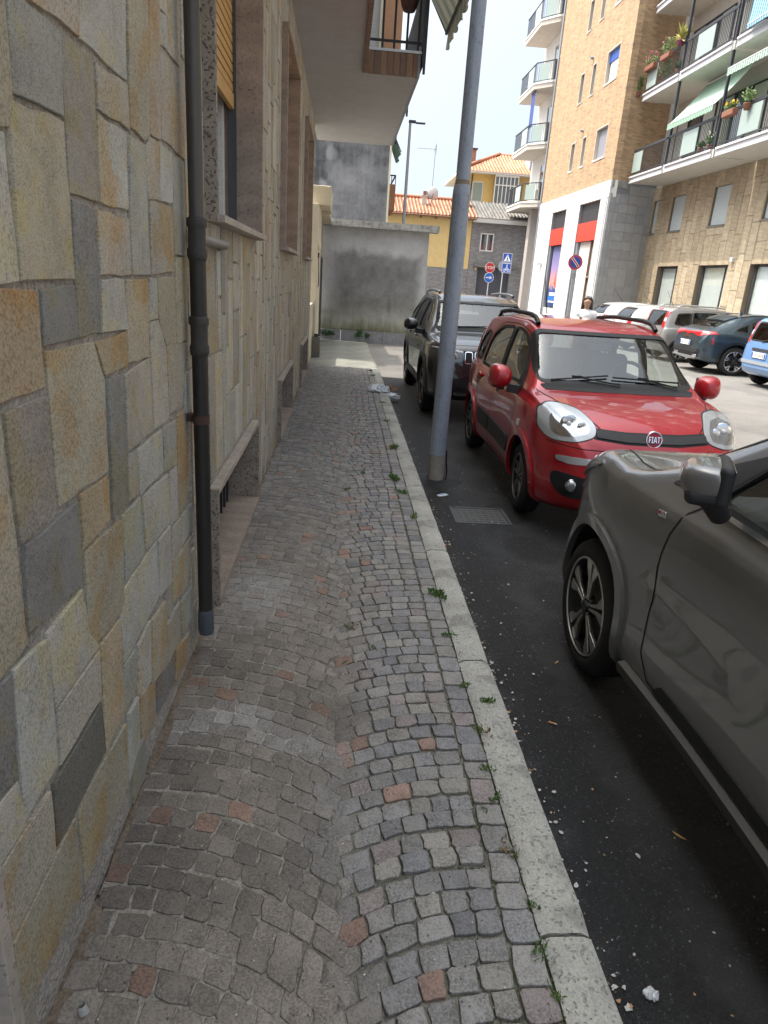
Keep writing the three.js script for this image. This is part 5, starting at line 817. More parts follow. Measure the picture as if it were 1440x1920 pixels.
// closed body shell lofted along z from the car's side and plan curves
function shell(S, q = 1, inset = null) {
  const top = pchip(S.top), bot = pchip(S.bot), w = pchip(S.w), belt = pchip(S.belt), wt = pchip(S.wt), dr = pchip(S.drop ?? [[-3, 0.05], [3, 0.05]]), bulge = S.bulge ?? 0.012;
  const z0 = inset ? inset.z0 : S.top[0][0], z1 = inset ? inset.z1 : S.top[S.top.length - 1][0], zs = [];
  for (let z = z0 + 0.2; z < z1 - 0.2; z += 0.05 / q) zs.push(z);
  for (let i = 0, n = Math.ceil(12 * q); i <= n; i++) { const e = 0.2 * (1 - Math.cos(i / n * Math.PI / 2)); zs.push(z0 + e, z1 - e); }
  zs.sort((a, b) => a - b); const Z = zs.filter((z, i) => i === 0 || z - zs[i - 1] > 1e-4), sub = q >= 1 ? 4 : 3, rings = [];
  for (const z of Z) {
    let yt = top(z), yb = bot(z), W = w(z), T = Math.min(wt(z), W - 0.02), B = belt(z); const D = Math.min(dr(z), (yt - yb) * 0.3); let ye = yt - D;
    if (inset) { yt = Math.min(yt, inset.top ?? 9) - inset.d; ye = yt - D * 0.8; W -= inset.d; T -= inset.d; yb = inset.floor; }
    B = Math.min(B, ye - 0.015); B = Math.max(B, yb + 0.08); const hgt = B - yb, r = Math.min(0.07, hgt * 0.2);
    const K = [[0, yb], [W - 0.16, yb], [W - 0.045, yb + r * 0.6], [W - 0.012, yb + r * 1.9], [W, yb + hgt * 0.52], [W - 0.008, yb + hgt * 0.76], [W - 0.03, B - 0.035], [W - 0.055, B], [lerp(W - 0.055, T, 0.5) + bulge, lerp(B, ye, 0.5) + 0.01], [T, ye], [T - Math.min(0.07, T * 0.25), lerp(ye, yt, 0.55)], [T * 0.5, lerp(ye, yt, 0.9)], [0, yt]].map(([x, y]) => V3(Math.max(0, x), y, 0));
    if (S.crease) for (const c of S.crease) { for (const p of K) { const g = Math.exp(-(((p.y - c.y(z)) / c.s) ** 2)) * c.a; if (p.x > W * 0.8) p.x += g; } }
    const ring = []; for (let i = 0; i < K.length - 1; i++) { const a = K[Math.max(0, i - 1)], b = K[i], c = K[i + 1], d = K[Math.min(K.length - 1, i + 2)]; for (let s = 0; s < sub; s++) { const t = s / sub, t2 = t * t, t3 = t2 * t, L = b.distanceTo(c), f = (p, qv) => Math.min(1, L / Math.max(1e-4, p.distanceTo(qv))); const ta = f(a, b), tc = f(c, d); const mk = (k) => { const m0 = 0.5 * (c[k] - b[k] + (b[k] - a[k]) * ta), m1 = 0.5 * (c[k] - b[k] + (d[k] - c[k]) * tc); return (2 * t3 - 3 * t2 + 1) * b[k] + (t3 - 2 * t2 + t) * m0 + (3 * t2 - 2 * t3) * c[k] + (t3 - t2) * m1; }; ring.push([Math.max(0, mk('x')), mk('y')]); } }
    ring.push([0, yt]); rings.push([z, ring]);
  }
  const m = rings[0][1].length, n = 2 * m - 2, pos = [], idx = [];
  for (const [z, r] of rings) { for (let i = 0; i < m; i++) pos.push(r[i][0], r[i][1], z); for (let i = m - 2; i > 0; i--) pos.push(-r[i][0], r[i][1], z); }
  for (let j = 0; j + 1 < rings.length; j++) for (let i = 0; i < n; i++) { const a = j * n + i, b = j * n + (i + 1) % n; idx.push(a, b, a + n, b, b + n, a + n); }
  for (const [j, f] of [[0, 1], [rings.length - 1, 0]]) { const r = rings[j][1], c = pos.length / 3; pos.push(0, (r[0][1] + r[m - 1][1]) / 2, rings[j][0] + (f ? -0.004 : 0.004)); for (let i = 0; i < n; i++) { const a = j * n + i, b = j * n + (i + 1) % n; f ? idx.push(c, b, a) : idx.push(c, a, b); } }
  const g = new THREE.BufferGeometry(); g.setAttribute('position', new THREE.Float32BufferAttribute(pos, 3)); g.setIndex(idx); g.computeVertexNormals();
  // outward check
  let vol = 0; for (let i = 0; i < idx.length; i += 3) { const [a, b, c] = [idx[i] * 3, idx[i + 1] * 3, idx[i + 2] * 3]; vol += pos[a] * (pos[b + 1] * pos[c + 2] - pos[b + 2] * pos[c + 1]) - pos[a + 1] * (pos[b] * pos[c + 2] - pos[b + 2] * pos[c]) + pos[a + 2] * (pos[b] * pos[c + 1] - pos[b + 1] * pos[c]); }
  if (vol < 0) { idx.reverse(); g.setIndex(idx); g.computeVertexNormals(); }
  return g;
}
function roundPoly(P, r, n = 4) {
  const out = []; for (let i = 0; i < P.length; i++) { const a = P[(i + P.length - 1) % P.length], b = P[i], c = P[(i + 1) % P.length], la = Math.hypot(a[0] - b[0], a[1] - b[1]), lc = Math.hypot(c[0] - b[0], c[1] - b[1]), ra = Math.min(r, la * 0.45), rc = Math.min(r, lc * 0.45), A = [b[0] + (a[0] - b[0]) * ra / la, b[1] + (a[1] - b[1]) * ra / la], E = [b[0] + (c[0] - b[0]) * rc / lc, b[1] + (c[1] - b[1]) * rc / lc]; for (let k = 0; k <= n; k++) { const t = k / n; out.push([(1 - t) * (1 - t) * A[0] + 2 * t * (1 - t) * b[0] + t * t * E[0], (1 - t) * (1 - t) * A[1] + 2 * t * (1 - t) * b[1] + t * t * E[1]]); } } return out;
}
function grow(P, d) { let ar = 0; P.forEach((p, i) => { const q = P[(i + 1) % P.length]; ar += p[0] * q[1] - q[0] * p[1]; }); const s = ar > 0 ? 1 : -1; return P.map((b, i) => { const a = P[(i + P.length - 1) % P.length], c = P[(i + 1) % P.length], n1 = [(b[1] - a[1]), -(b[0] - a[0])], n2 = [(c[1] - b[1]), -(c[0] - b[0])], l1 = Math.hypot(...n1) || 1, l2 = Math.hypot(...n2) || 1; let nx = n1[0] / l1 + n2[0] / l2, ny = n1[1] / l1 + n2[1] / l2; const l = Math.hypot(nx, ny) || 1; return [b[0] + s * d * nx / l, b[1] + s * d * ny / l]; }); }
const ellipse = (cx, cy, a, b, n = 28, t0 = 0, t1 = Math.PI * 2) => Array.from({ length: n }, (_, i) => { const t = t0 + (t1 - t0) * i / (t1 - t0 > 6.28 ? n : n - 1); return [cx + a * Math.cos(t), cy + b * Math.sin(t)]; });
const rectP = (a0, a1, b0, b1, r = 0) => { const P = [[a0, b0], [a1, b0], [a1, b1], [a0, b1]]; return r ? roundPoly(P, r) : P; };
const flipA = (P) => P.map(([a, b]) => [-a, b]);
class Car {
  constructor(S, q) { this.S = S; this.q = q; this.skin = shell(S, q); this.bvh = new MeshBVH(this.skin.clone()); this.ray = new THREE.Ray(); }
  // hit of the shell along a projection: side (z, y), front/rear (x, y), top (x, z)
  hit(view, a, b) {
    const r = this.ray; if (view === 'left') { r.origin.set(3, b, a); r.direction.set(-1, 0, 0); } else if (view === 'right') { r.origin.set(-3, b, a); r.direction.set(1, 0, 0); } else if (view === 'front') { r.origin.set(a, b, 5); r.direction.set(0, 0, -1); } else if (view === 'rear') { r.origin.set(a, b, -5); r.direction.set(0, 0, 1); } else { r.origin.set(a, 4, b); r.direction.set(0, -1, 0); }
    const h = this.bvh.raycastFirst(r, THREE.DoubleSide); if (h) { const n = h.face.normal.clone(); if (n.dot(r.direction) > 0) n.negate(); return { p: h.point.clone(), n }; }
    const t = r.origin.clone().addScaledVector(r.direction, view === 'top' ? 3 : view === 'front' || view === 'rear' ? 3 : 2.2), o = {}; this.bvh.closestPointToPoint(t, o); return { p: o.point.clone(), n: r.direction.clone().negate() };
  }
  // panel that follows the shell inside an outline, off metres proud of it, with turned-in edges
  panel(view, poly, off = 0.003, { holes = [], edge = 0.05, skirt = 0.012 } = {}) {
    const vec = (P) => P.map((p) => new THREE.Vector2(...p)); let outer = vec(poly); if (!THREE.ShapeUtils.isClockWise(outer)) outer = outer.reverse(); outer = outer.reverse(); const hs = holes.map((h) => { const v = vec(h); return THREE.ShapeUtils.isClockWise(v) ? v : v.reverse(); });
    const pts = [...outer, ...hs.flat()], faces = THREE.ShapeUtils.triangulateShape(outer, hs); let tris = faces.map((f) => [...f]); const V = pts.map((p) => ({ a: p.x, b: p.y, ...this.hit(view, p.x, p.y) }));
    const border = new Map(), key = (i, j) => i < j ? i * 65536 + j : j * 65536 + i; let base = 0; for (const c of [outer, ...hs]) { for (let i = 0; i < c.length; i++) border.set(key(base + i, base + (i + 1) % c.length), true); base += c.length; }
    for (let pass = 0; pass < 7; pass++) {
      const mids = new Map(); let any = false;
      const want = (i, j) => { const k = key(i, j); if (mids.has(k)) return; const A = V[i], B = V[j]; const d2 = Math.hypot(A.a - B.a, A.b - B.b), d3 = A.p.distanceTo(B.p); if (Math.max(d2, Math.min(d3, d2 * 4)) > edge) { const a = (A.a + B.a) / 2, b = (A.b + B.b) / 2; V.push({ a, b, ...this.hit(view, a, b) }); const m = V.length - 1; mids.set(k, m); any = true; if (border.has(k)) { border.delete(k); border.set(key(i, m), true); border.set(key(m, j), true); } } };
      for (const [i, j, k] of tris) { want(i, j); want(j, k); want(k, i); } if (!any) break; const out = [];
      for (const [i, j, k] of tris) { const a = mids.get(key(i, j)), b = mids.get(key(j, k)), c = mids.get(key(k, i)), n = (a !== undefined) + (b !== undefined) + (c !== undefined);
        if (n === 0) out.push([i, j, k]); else if (n === 3) out.push([i, a, c], [a, j, b], [c, b, k], [a, b, c]); else if (n === 1) { if (a !== undefined) out.push([i, a, k], [a, j, k]); else if (b !== undefined) out.push([j, b, i], [b, k, i]); else out.push([k, c, j], [c, i, j]); }
        else { if (a === undefined) out.push([c, b, k], [i, j, b], [i, b, c]); else if (b === undefined) out.push([i, a, c], [a, j, k], [a, k, c]); else out.push([a, j, b], [i, a, b], [i, b, k]); } }
      tris = out; if (V.length > 60000) break;
    }
    const pos = [], nor = [], idx = []; for (const v of V) { const P = v.p.clone().addScaledVector(v.n, off); pos.push(P.x, P.y, P.z); }
    for (const t of tris) idx.push(...t); const g0 = new THREE.BufferGeometry(); g0.setAttribute('position', new THREE.Float32BufferAttribute(pos, 3)); g0.setIndex(idx); g0.computeVertexNormals(); const N = g0.attributes.normal; let s = 0; V.forEach((v, i) => { s += N.getX(i) * v.n.x + N.getY(i) * v.n.y + N.getZ(i) * v.n.z; }); if (s < 0) { for (let i = 0; i < idx.length; i += 3) [idx[i], idx[i + 1]] = [idx[i + 1], idx[i]]; g0.setIndex(idx); g0.computeVertexNormals(); }
    if (!skirt) return g0.toNonIndexed();
    const sp = []; for (const k of border.keys()) { const i = Math.floor(k / 65536), j = k % 65536, A = V[i].p.clone().addScaledVector(V[i].n, off), B = V[j].p.clone().addScaledVector(V[j].n, off), Cc = V[j].p.clone().addScaledVector(V[j].n, off - skirt), D = V[i].p.clone().addScaledVector(V[i].n, off - skirt); for (const p of [A, B, Cc, A, Cc, D]) sp.push(p.x, p.y, p.z); }
    const sg = new THREE.BufferGeometry(); sg.setAttribute('position', new THREE.Float32BufferAttribute(sp, 3)); sg.computeVertexNormals(); return mergeGeometries([g0.toNonIndexed(), sg]);
  }
  // narrow strip along a line on the shell
  line(view, pts, width = 0.007, off = 0.0015, step = 0.03) {
    const L = []; for (let i = 0; i + 1 < pts.length; i++) { const d = Math.hypot(pts[i + 1][0] - pts[i][0], pts[i + 1][1] - pts[i][1]), n = Math.max(1, Math.ceil(d / step)); for (let k = 0; k < n; k++) L.push([lerp(pts[i][0], pts[i + 1][0], k / n), lerp(pts[i][1], pts[i + 1][1], k / n)]); } L.push(pts[pts.length - 1]);
    const P = L.map((p, i) => { const a = L[Math.max(0, i - 1)], b = L[Math.min(L.length - 1, i + 1)], d = [b[0] - a[0], b[1] - a[1]], l = Math.hypot(...d) || 1, n = [-d[1] / l * width / 2, d[0] / l * width / 2]; return [1, -1].map((s) => { const h = this.hit(view, p[0] + s * n[0], p[1] + s * n[1]); return h.p.addScaledVector(h.n, off); }); });
    const pos = []; for (let i = 0; i + 1 < P.length; i++) for (const v of [P[i][0], P[i][1], P[i + 1][1], P[i][0], P[i + 1][1], P[i + 1][0]]) pos.push(v.x, v.y, v.z); const g = new THREE.BufferGeometry(); g.setAttribute('position', new THREE.Float32BufferAttribute(pos, 3)); g.computeVertexNormals(); return g;
  }
  at(view, a, b, off = 0) { const h = this.hit(view, a, b); return h.p.addScaledVector(h.n, off).toArray(); }
}
const ev = new Evaluator(); ev.attributes = ['position', 'normal']; ev.useGroups = true;
const rubber = mat([0.016, 0.016, 0.017], 0.75), trim = mat([0.03, 0.03, 0.032], 0.6), chrome = mat([0.75, 0.76, 0.78], 0.12, { metalness: 1 }), tyreM = mat([0.02, 0.02, 0.021], 0.85), alloy = mat([0.42, 0.43, 0.45], 0.32, { metalness: 0.9 }), dullAlloy = mat([0.30, 0.30, 0.31], 0.42, { metalness: 0.8 }), rimDark = mat([0.022, 0.022, 0.024], 0.4, { metalness: 0.4 });
const lensClear = phys([0.94, 0.95, 0.96], { roughness: 0.03, transmission: 1, thickness: 0, ior: 1.45 }), lampShell = mat([0.62, 0.63, 0.65], 0.22, { metalness: 0.75 }), lampRed = phys([0.42, 0.012, 0.016], { roughness: 0.12, clearcoat: 1 }), lampWhite = phys([0.72, 0.72, 0.74], { roughness: 0.12, clearcoat: 1 });
const carGlass = phys([0.80, 0.86, 0.84], { roughness: 0.005, transmission: 1, thickness: 0, ior: 1.85 }), carGlassDark = phys([0.22, 0.25, 0.25], { roughness: 0.005, transmission: 1, thickness: 0, ior: 1.7 }), seatM = mat([0.055, 0.056, 0.06], 0.9), gap = mat([0.006, 0.006, 0.006], 0.9);
const paint = (c, metal = 0.35) => phys(c, { roughness: 0.36, metalness: metal, clearcoat: 1, clearcoatRoughness: 0.025, ior: 1.5 });
// wheel with its axle along x, face towards +x; spokes as outlines drawn upwards from the hub (radius 1 = rim edge)
function wheelGeo(r, w, rr) { return new THREE.LatheGeometry([[rr - 0.012, -w / 2 + 0.02], [rr + 0.005, -w / 2], [r - 0.045, -w / 2 - 0.004], [r - 0.012, -w / 2 + 0.018], [r, -w / 2 + 0.05], [r, w / 2 - 0.05], [r - 0.012, w / 2 - 0.018], [r - 0.045, w / 2 + 0.004], [rr + 0.01, w / 2], [rr - 0.004, w / 2 - 0.012], [rr - 0.012, w / 2 - 0.03]].map((p) => new THREE.Vector2(...p)), 56).rotateZ(-Math.PI / 2); }
function addWheel(t, x, z, r, w, rr, style, steer = 0, low = false) {
  const g = sub('wheel', t), s = Math.sign(x); g.position.set(x, r, z); g.rotation.y = (s > 0 ? 0 : Math.PI) + steer;
  part('tyre', wheelGeo(r, w, rr), tyreM, g);
  if (!low) { const grooves = []; for (const q of [-0.055, -0.02, 0.02, 0.055]) grooves.push(new THREE.TorusGeometry(r + 0.0005, 0.003, 4, 48).rotateY(Math.PI / 2).translate(q, 0, 0)); part('tread', grooves, mat([0.006, 0.006, 0.006], 0.9), g); }
  part('rim', new THREE.LatheGeometry([[rr + 0.004, w / 2 - 0.006], [rr - 0.010, w / 2 - 0.004], [rr - 0.016, w / 2 - 0.018], [rr - 0.03, w / 2 - 0.10], [0.05, w / 2 - 0.11], [0.0, w / 2 - 0.11]].map((p) => new THREE.Vector2(...p)), 56).rotateZ(-Math.PI / 2), style.rim ?? rimDark, g);
  part('rim_edge', new THREE.TorusGeometry(rr - 0.006, 0.006, 8, 56).rotateY(Math.PI / 2).translate(w / 2 - 0.006, 0, 0), style.face, g);
  const make = (outline, n, m, nm, depth, at, a0 = 0) => { const base = prism(outline.map(([a, b]) => [a * rr, b * rr]), depth, low ? 0 : 0.003).rotateY(Math.PI / 2); const list = []; for (let k = 0; k < n; k++) list.push(base.clone().rotateX(k * 2 * Math.PI / n + a0)); for (const q of list) part(nm, q.translate(at, 0, 0), m, g); };
  for (const o of style.spokes) make(o.p, o.n, o.m ?? style.face, 'spoke', o.d ?? 0.014, w / 2 - (o.in ?? 0.03), o.a0 ?? 0);
  part('hub', [new THREE.CylinderGeometry(rr * 0.2, rr * 0.24, 0.03, 24).rotateZ(-Math.PI / 2).translate(w / 2 - 0.03, 0, 0)], style.hub ?? rimDark, g); part('hub_cap', new THREE.CylinderGeometry(rr * 0.12, rr * 0.13, 0.016, 24).rotateZ(-Math.PI / 2).translate(w / 2 - 0.01, 0, 0), style.cap ?? trim, g);
  if (!low) for (let k = 0; k < 5; k++) { const a = k * 1.2566 + 0.3; part('wheel_bolt', new THREE.CylinderGeometry(0.008, 0.008, 0.012, 8).rotateZ(Math.PI / 2).translate(w / 2 - 0.012, rr * 0.17 * Math.cos(a), rr * 0.17 * Math.sin(a)), dullAlloy, g); }
  part('brake_disc', new THREE.CylinderGeometry(rr * 0.62, rr * 0.62, 0.02, 30).rotateZ(Math.PI / 2).translate(w / 2 - 0.095, 0, 0), mat([0.12, 0.115, 0.11], 0.5, { metalness: 0.6 }), g);
  return g;
}
function buildCar(S, name, label, pos, turn, q = 1) {
  const t = thing(name, label, 'car', pos, turn), car = new Car(S, q), paintM = S.paint, hw = S.wb / 2;
  // shell cut by cabin, wheel wells and window openings
  const A = new Brush(car.skin.clone(), paintM); A.updateMatrixWorld(); const cut = (a, g, m) => { const b = new Brush(g, m); for (const k of Object.keys(g.attributes)) if (k !== 'position' && k !== 'normal') g.deleteAttribute(k); b.updateMatrixWorld(); return ev.evaluate(a, b, SUBTRACTION); };
  let body = cut(A, shell(S, 0.6, { z0: S.cabin[0], z1: S.cabin[1], d: 0.045, floor: S.floor ?? 0.34, top: S.cabinTop }), MT.interior);
  const side = (P) => prism(P.map(([z, y]) => [-z, y]), 3).rotateY(Math.PI / 2).translate(-1.5, 0, 0), along = (P, za, zb) => prism(P, zb - za).translate(0, 0, za);
  const cutters = S.glass.map((P) => side(P.open)); for (const z of [hw, -hw]) for (const s of [1, -1]) cutters.push(new THREE.CylinderGeometry(S.tyre[0] + S.archGap, S.tyre[0] + S.archGap, 0.6, 48).rotateZ(Math.PI / 2).translate(s * (S.track - 0.26 + 0.3), S.tyre[0] + (S.archLift ?? 0.02), z));
  body = cut(body, mergeGeometries(cutters.map((g) => { g = g.index ? g.toNonIndexed() : g; g.deleteAttribute('uv'); return g; })), rubber);
  const ends = []; if (S.screen) ends.push(along(S.screen.open, S.screen.z, 3)); if (S.back) ends.push(along(S.back.open, -3, S.back.z)); if (ends.length) body = cut(body, mergeGeometries(ends.map((g) => { g = g.index ? g.toNonIndexed() : g; g.deleteAttribute('uv'); return g; })), rubber);
  const bm = new THREE.Mesh(body.geometry, body.material); bm.name = 'body'; bm.castShadow = bm.receiveShadow = true; t.add(bm);
  for (const s of ['left', 'right']) S.glass.forEach((P) => { const dark = P.dark; part('side_window', car.panel(s, grow(P.open, 0.014), -0.008, { edge: 0.07, skirt: 0 }), dark ? carGlassDark : carGlass, t); part('window_seal', car.panel(s, grow(P.open, 0.02), 0.003, { holes: [grow(P.open, -0.008)], edge: 0.06 }), rubber, t); });
  if (S.pillar) for (const s of ['left', 'right']) for (const P of S.pillar) part('door_pillar', car.panel(s, P, 0.002, { edge: 0.06 }), trim, t);
  if (S.screen) { part('windscreen', car.panel('front', grow(S.screen.open, 0.016), -0.006, { edge: 0.06, skirt: 0 }), S.screen.glass ?? carGlass, t); part('windscreen_frit', car.panel('front', grow(S.screen.open, 0.012), 0.002, { holes: [grow(S.screen.open, -0.016)], edge: 0.05, skirt: 0.01 }), MT.black, t); }
  if (S.back) { part('rear_window', car.panel('rear', grow(S.back.open, 0.016), -0.006, { edge: 0.07, skirt: 0 }), carGlassDark, t); part('rear_window_seal', car.panel('rear', grow(S.back.open, 0.015), 0.002, { holes: [grow(S.back.open, -0.02)], edge: 0.06 }), MT.black, t); }
  // arches
  if (S.arch) for (const s of ['left', 'right']) for (const z of [hw, -hw]) { const R0 = S.tyre[0] + S.archGap - 0.004, cy = S.tyre[0] + (S.archLift ?? 0.02), a0 = S.arch.a0 ?? -0.25, o = ellipse(z, cy, R0 + S.arch.w, R0 + S.arch.w, 26, a0, Math.PI - a0), i = ellipse(z, cy, R0, R0, 26, a0, Math.PI - a0).reverse(); part('wheel_arch', car.panel(s, [...o, ...i], S.arch.off ?? 0.012, { edge: 0.07, skirt: 0.03 }), S.arch.m ?? paintM, t); }
  for (const [i, z] of [hw, -hw].entries()) for (const s of [1, -1]) addWheel(t, s * (S.track - S.tyre[1] / 2), z, S.tyre[0], S.tyre[1], S.tyre[2], S.wheel, i === 0 ? S.steer ?? 0 : 0, q < 1);
  // cabin fittings
  if (S.seats) {
    for (const s of [1, -1]) { const x = 0.34 * s, z = S.seats.z, y = S.seats.y ?? 0.5; part('seat', [new RoundedBoxGeometry(0.46, 0.16, 0.5, 3, 0.06).translate(x, y, z), new RoundedBoxGeometry(0.46, 0.62, 0.15, 3, 0.07).rotateX(-0.2).translate(x, y + 0.36, z - 0.28)], seatM, t); part('headrest', [new RoundedBoxGeometry(0.26, 0.18, 0.1, 3, 0.045).rotateX(-0.15).translate(x, y + 0.78, z - 0.36), new THREE.CylinderGeometry(0.008, 0.008, 0.2, 6).translate(x, y + 0.66, z - 0.35)], seatM, t); }
    part('rear_bench', [new RoundedBoxGeometry(1.15, 0.16, 0.45, 3, 0.06).translate(0, S.seats.y ?? 0.5, S.seats.z - 0.85), new RoundedBoxGeometry(1.15, 0.6, 0.15, 3, 0.06).rotateX(-0.2).translate(0, (S.seats.y ?? 0.5) + 0.33, S.seats.z - 1.1)], seatM, t);
    const dz = S.seats.dash; part('dashboard', [new RoundedBoxGeometry(1.26, 0.28, 0.42, 3, 0.08).translate(0, dz[1] - 0.16, dz[0])], mat([0.05, 0.05, 0.055], 0.8), t);
    part('steering_wheel', [new THREE.TorusGeometry(0.18, 0.016, 10, 32).rotateX(-0.45).translate(0.34, dz[1] + 0.0, dz[0] - 0.34), bar([0.34, dz[1] - 0.01, dz[0] - 0.34], [0.34, dz[1] - 0.12, dz[0] - 0.12], 0.07, 0.07), new THREE.BoxGeometry(0.34, 0.03, 0.02).rotateX(-0.45).translate(0.34, dz[1], dz[0] - 0.34)], trim, t);
    part('rear_view_mirror', new RoundedBoxGeometry(0.22, 0.07, 0.03, 2, 0.012).translate(0, dz[2], dz[3]), trim, t);
  }
  return { t, car };
}
function wingMirror(t, x, y, z, m, [w, h, d], base = trim) { const s = Math.sign(x); const g = new THREE.SphereGeometry(1, 32, 20), p = g.attributes.position; for (let i = 0; i < p.count; i++) { const sg = (v, e) => Math.sign(v) * Math.pow(Math.abs(v), e); let a = p.getX(i), b = p.getY(i), c = p.getZ(i); a = sg(a, 0.78); b = sg(b, 0.78); c = c < 0 ? sg(c, 0.25) * 0.45 : sg(c, 0.8); p.setXYZ(i, a * w / 2, b * h / 2 * (1 - 0.12 * a * -s), c * d); } g.computeVertexNormals(); part('wing_mirror', g.translate(x, y, z), m, t); part('mirror_glass', bx(x - w * 0.42, x + w * 0.42, y - h * 0.38, y + h * 0.38, z - d * 0.47, z - d * 0.45, 0.02), mat([0.35, 0.38, 0.4], 0.05, { metalness: 1 }), t); return g; }
const plateTex = (txt) => canvasTex(512, 116, (c, w, h) => { c.fillStyle = '#e9e9e4'; c.fillRect(0, 0, w, h); c.fillStyle = '#1f4f9e'; c.fillRect(0, 0, 50, h); c.fillRect(w - 50, 0, 50, h); c.fillStyle = '#101010'; c.font = 'bold 92px sans-serif'; c.textAlign = 'center'; c.textBaseline = 'middle'; c.fillText(txt, w / 2, h / 2 + 4, 390); });
function rearPlate(t, car, y, tex, z0 = 0) { const h = car.hit('rear', 0, y), z = h.p.z - 0.02 - z0; part('number_plate', [new RoundedBoxGeometry(0.53, 0.125, 0.012, 2, 0.004).translate(0, y, z)], MT.white, t); const f = new THREE.PlaneGeometry(0.515, 0.11).rotateY(Math.PI).translate(0, y, z - 0.008); part('plate_print', f, mat([1, 1, 1], 0.4, { map: tex }), t); }
const doubleSpoke = (n, face) => ({ face, spokes: [{ n, p: [[0.05, 0.16], [0.10, 0.30], [0.20, 0.70], [0.27, 0.95], [0.16, 0.97], [0.12, 0.74], [0.04, 0.32], [0.015, 0.18]] }, { n, p: [[-0.05, 0.16], [-0.10, 0.30], [-0.20, 0.70], [-0.27, 0.95], [-0.16, 0.97], [-0.12, 0.74], [-0.04, 0.32], [-0.015, 0.18]] }] });

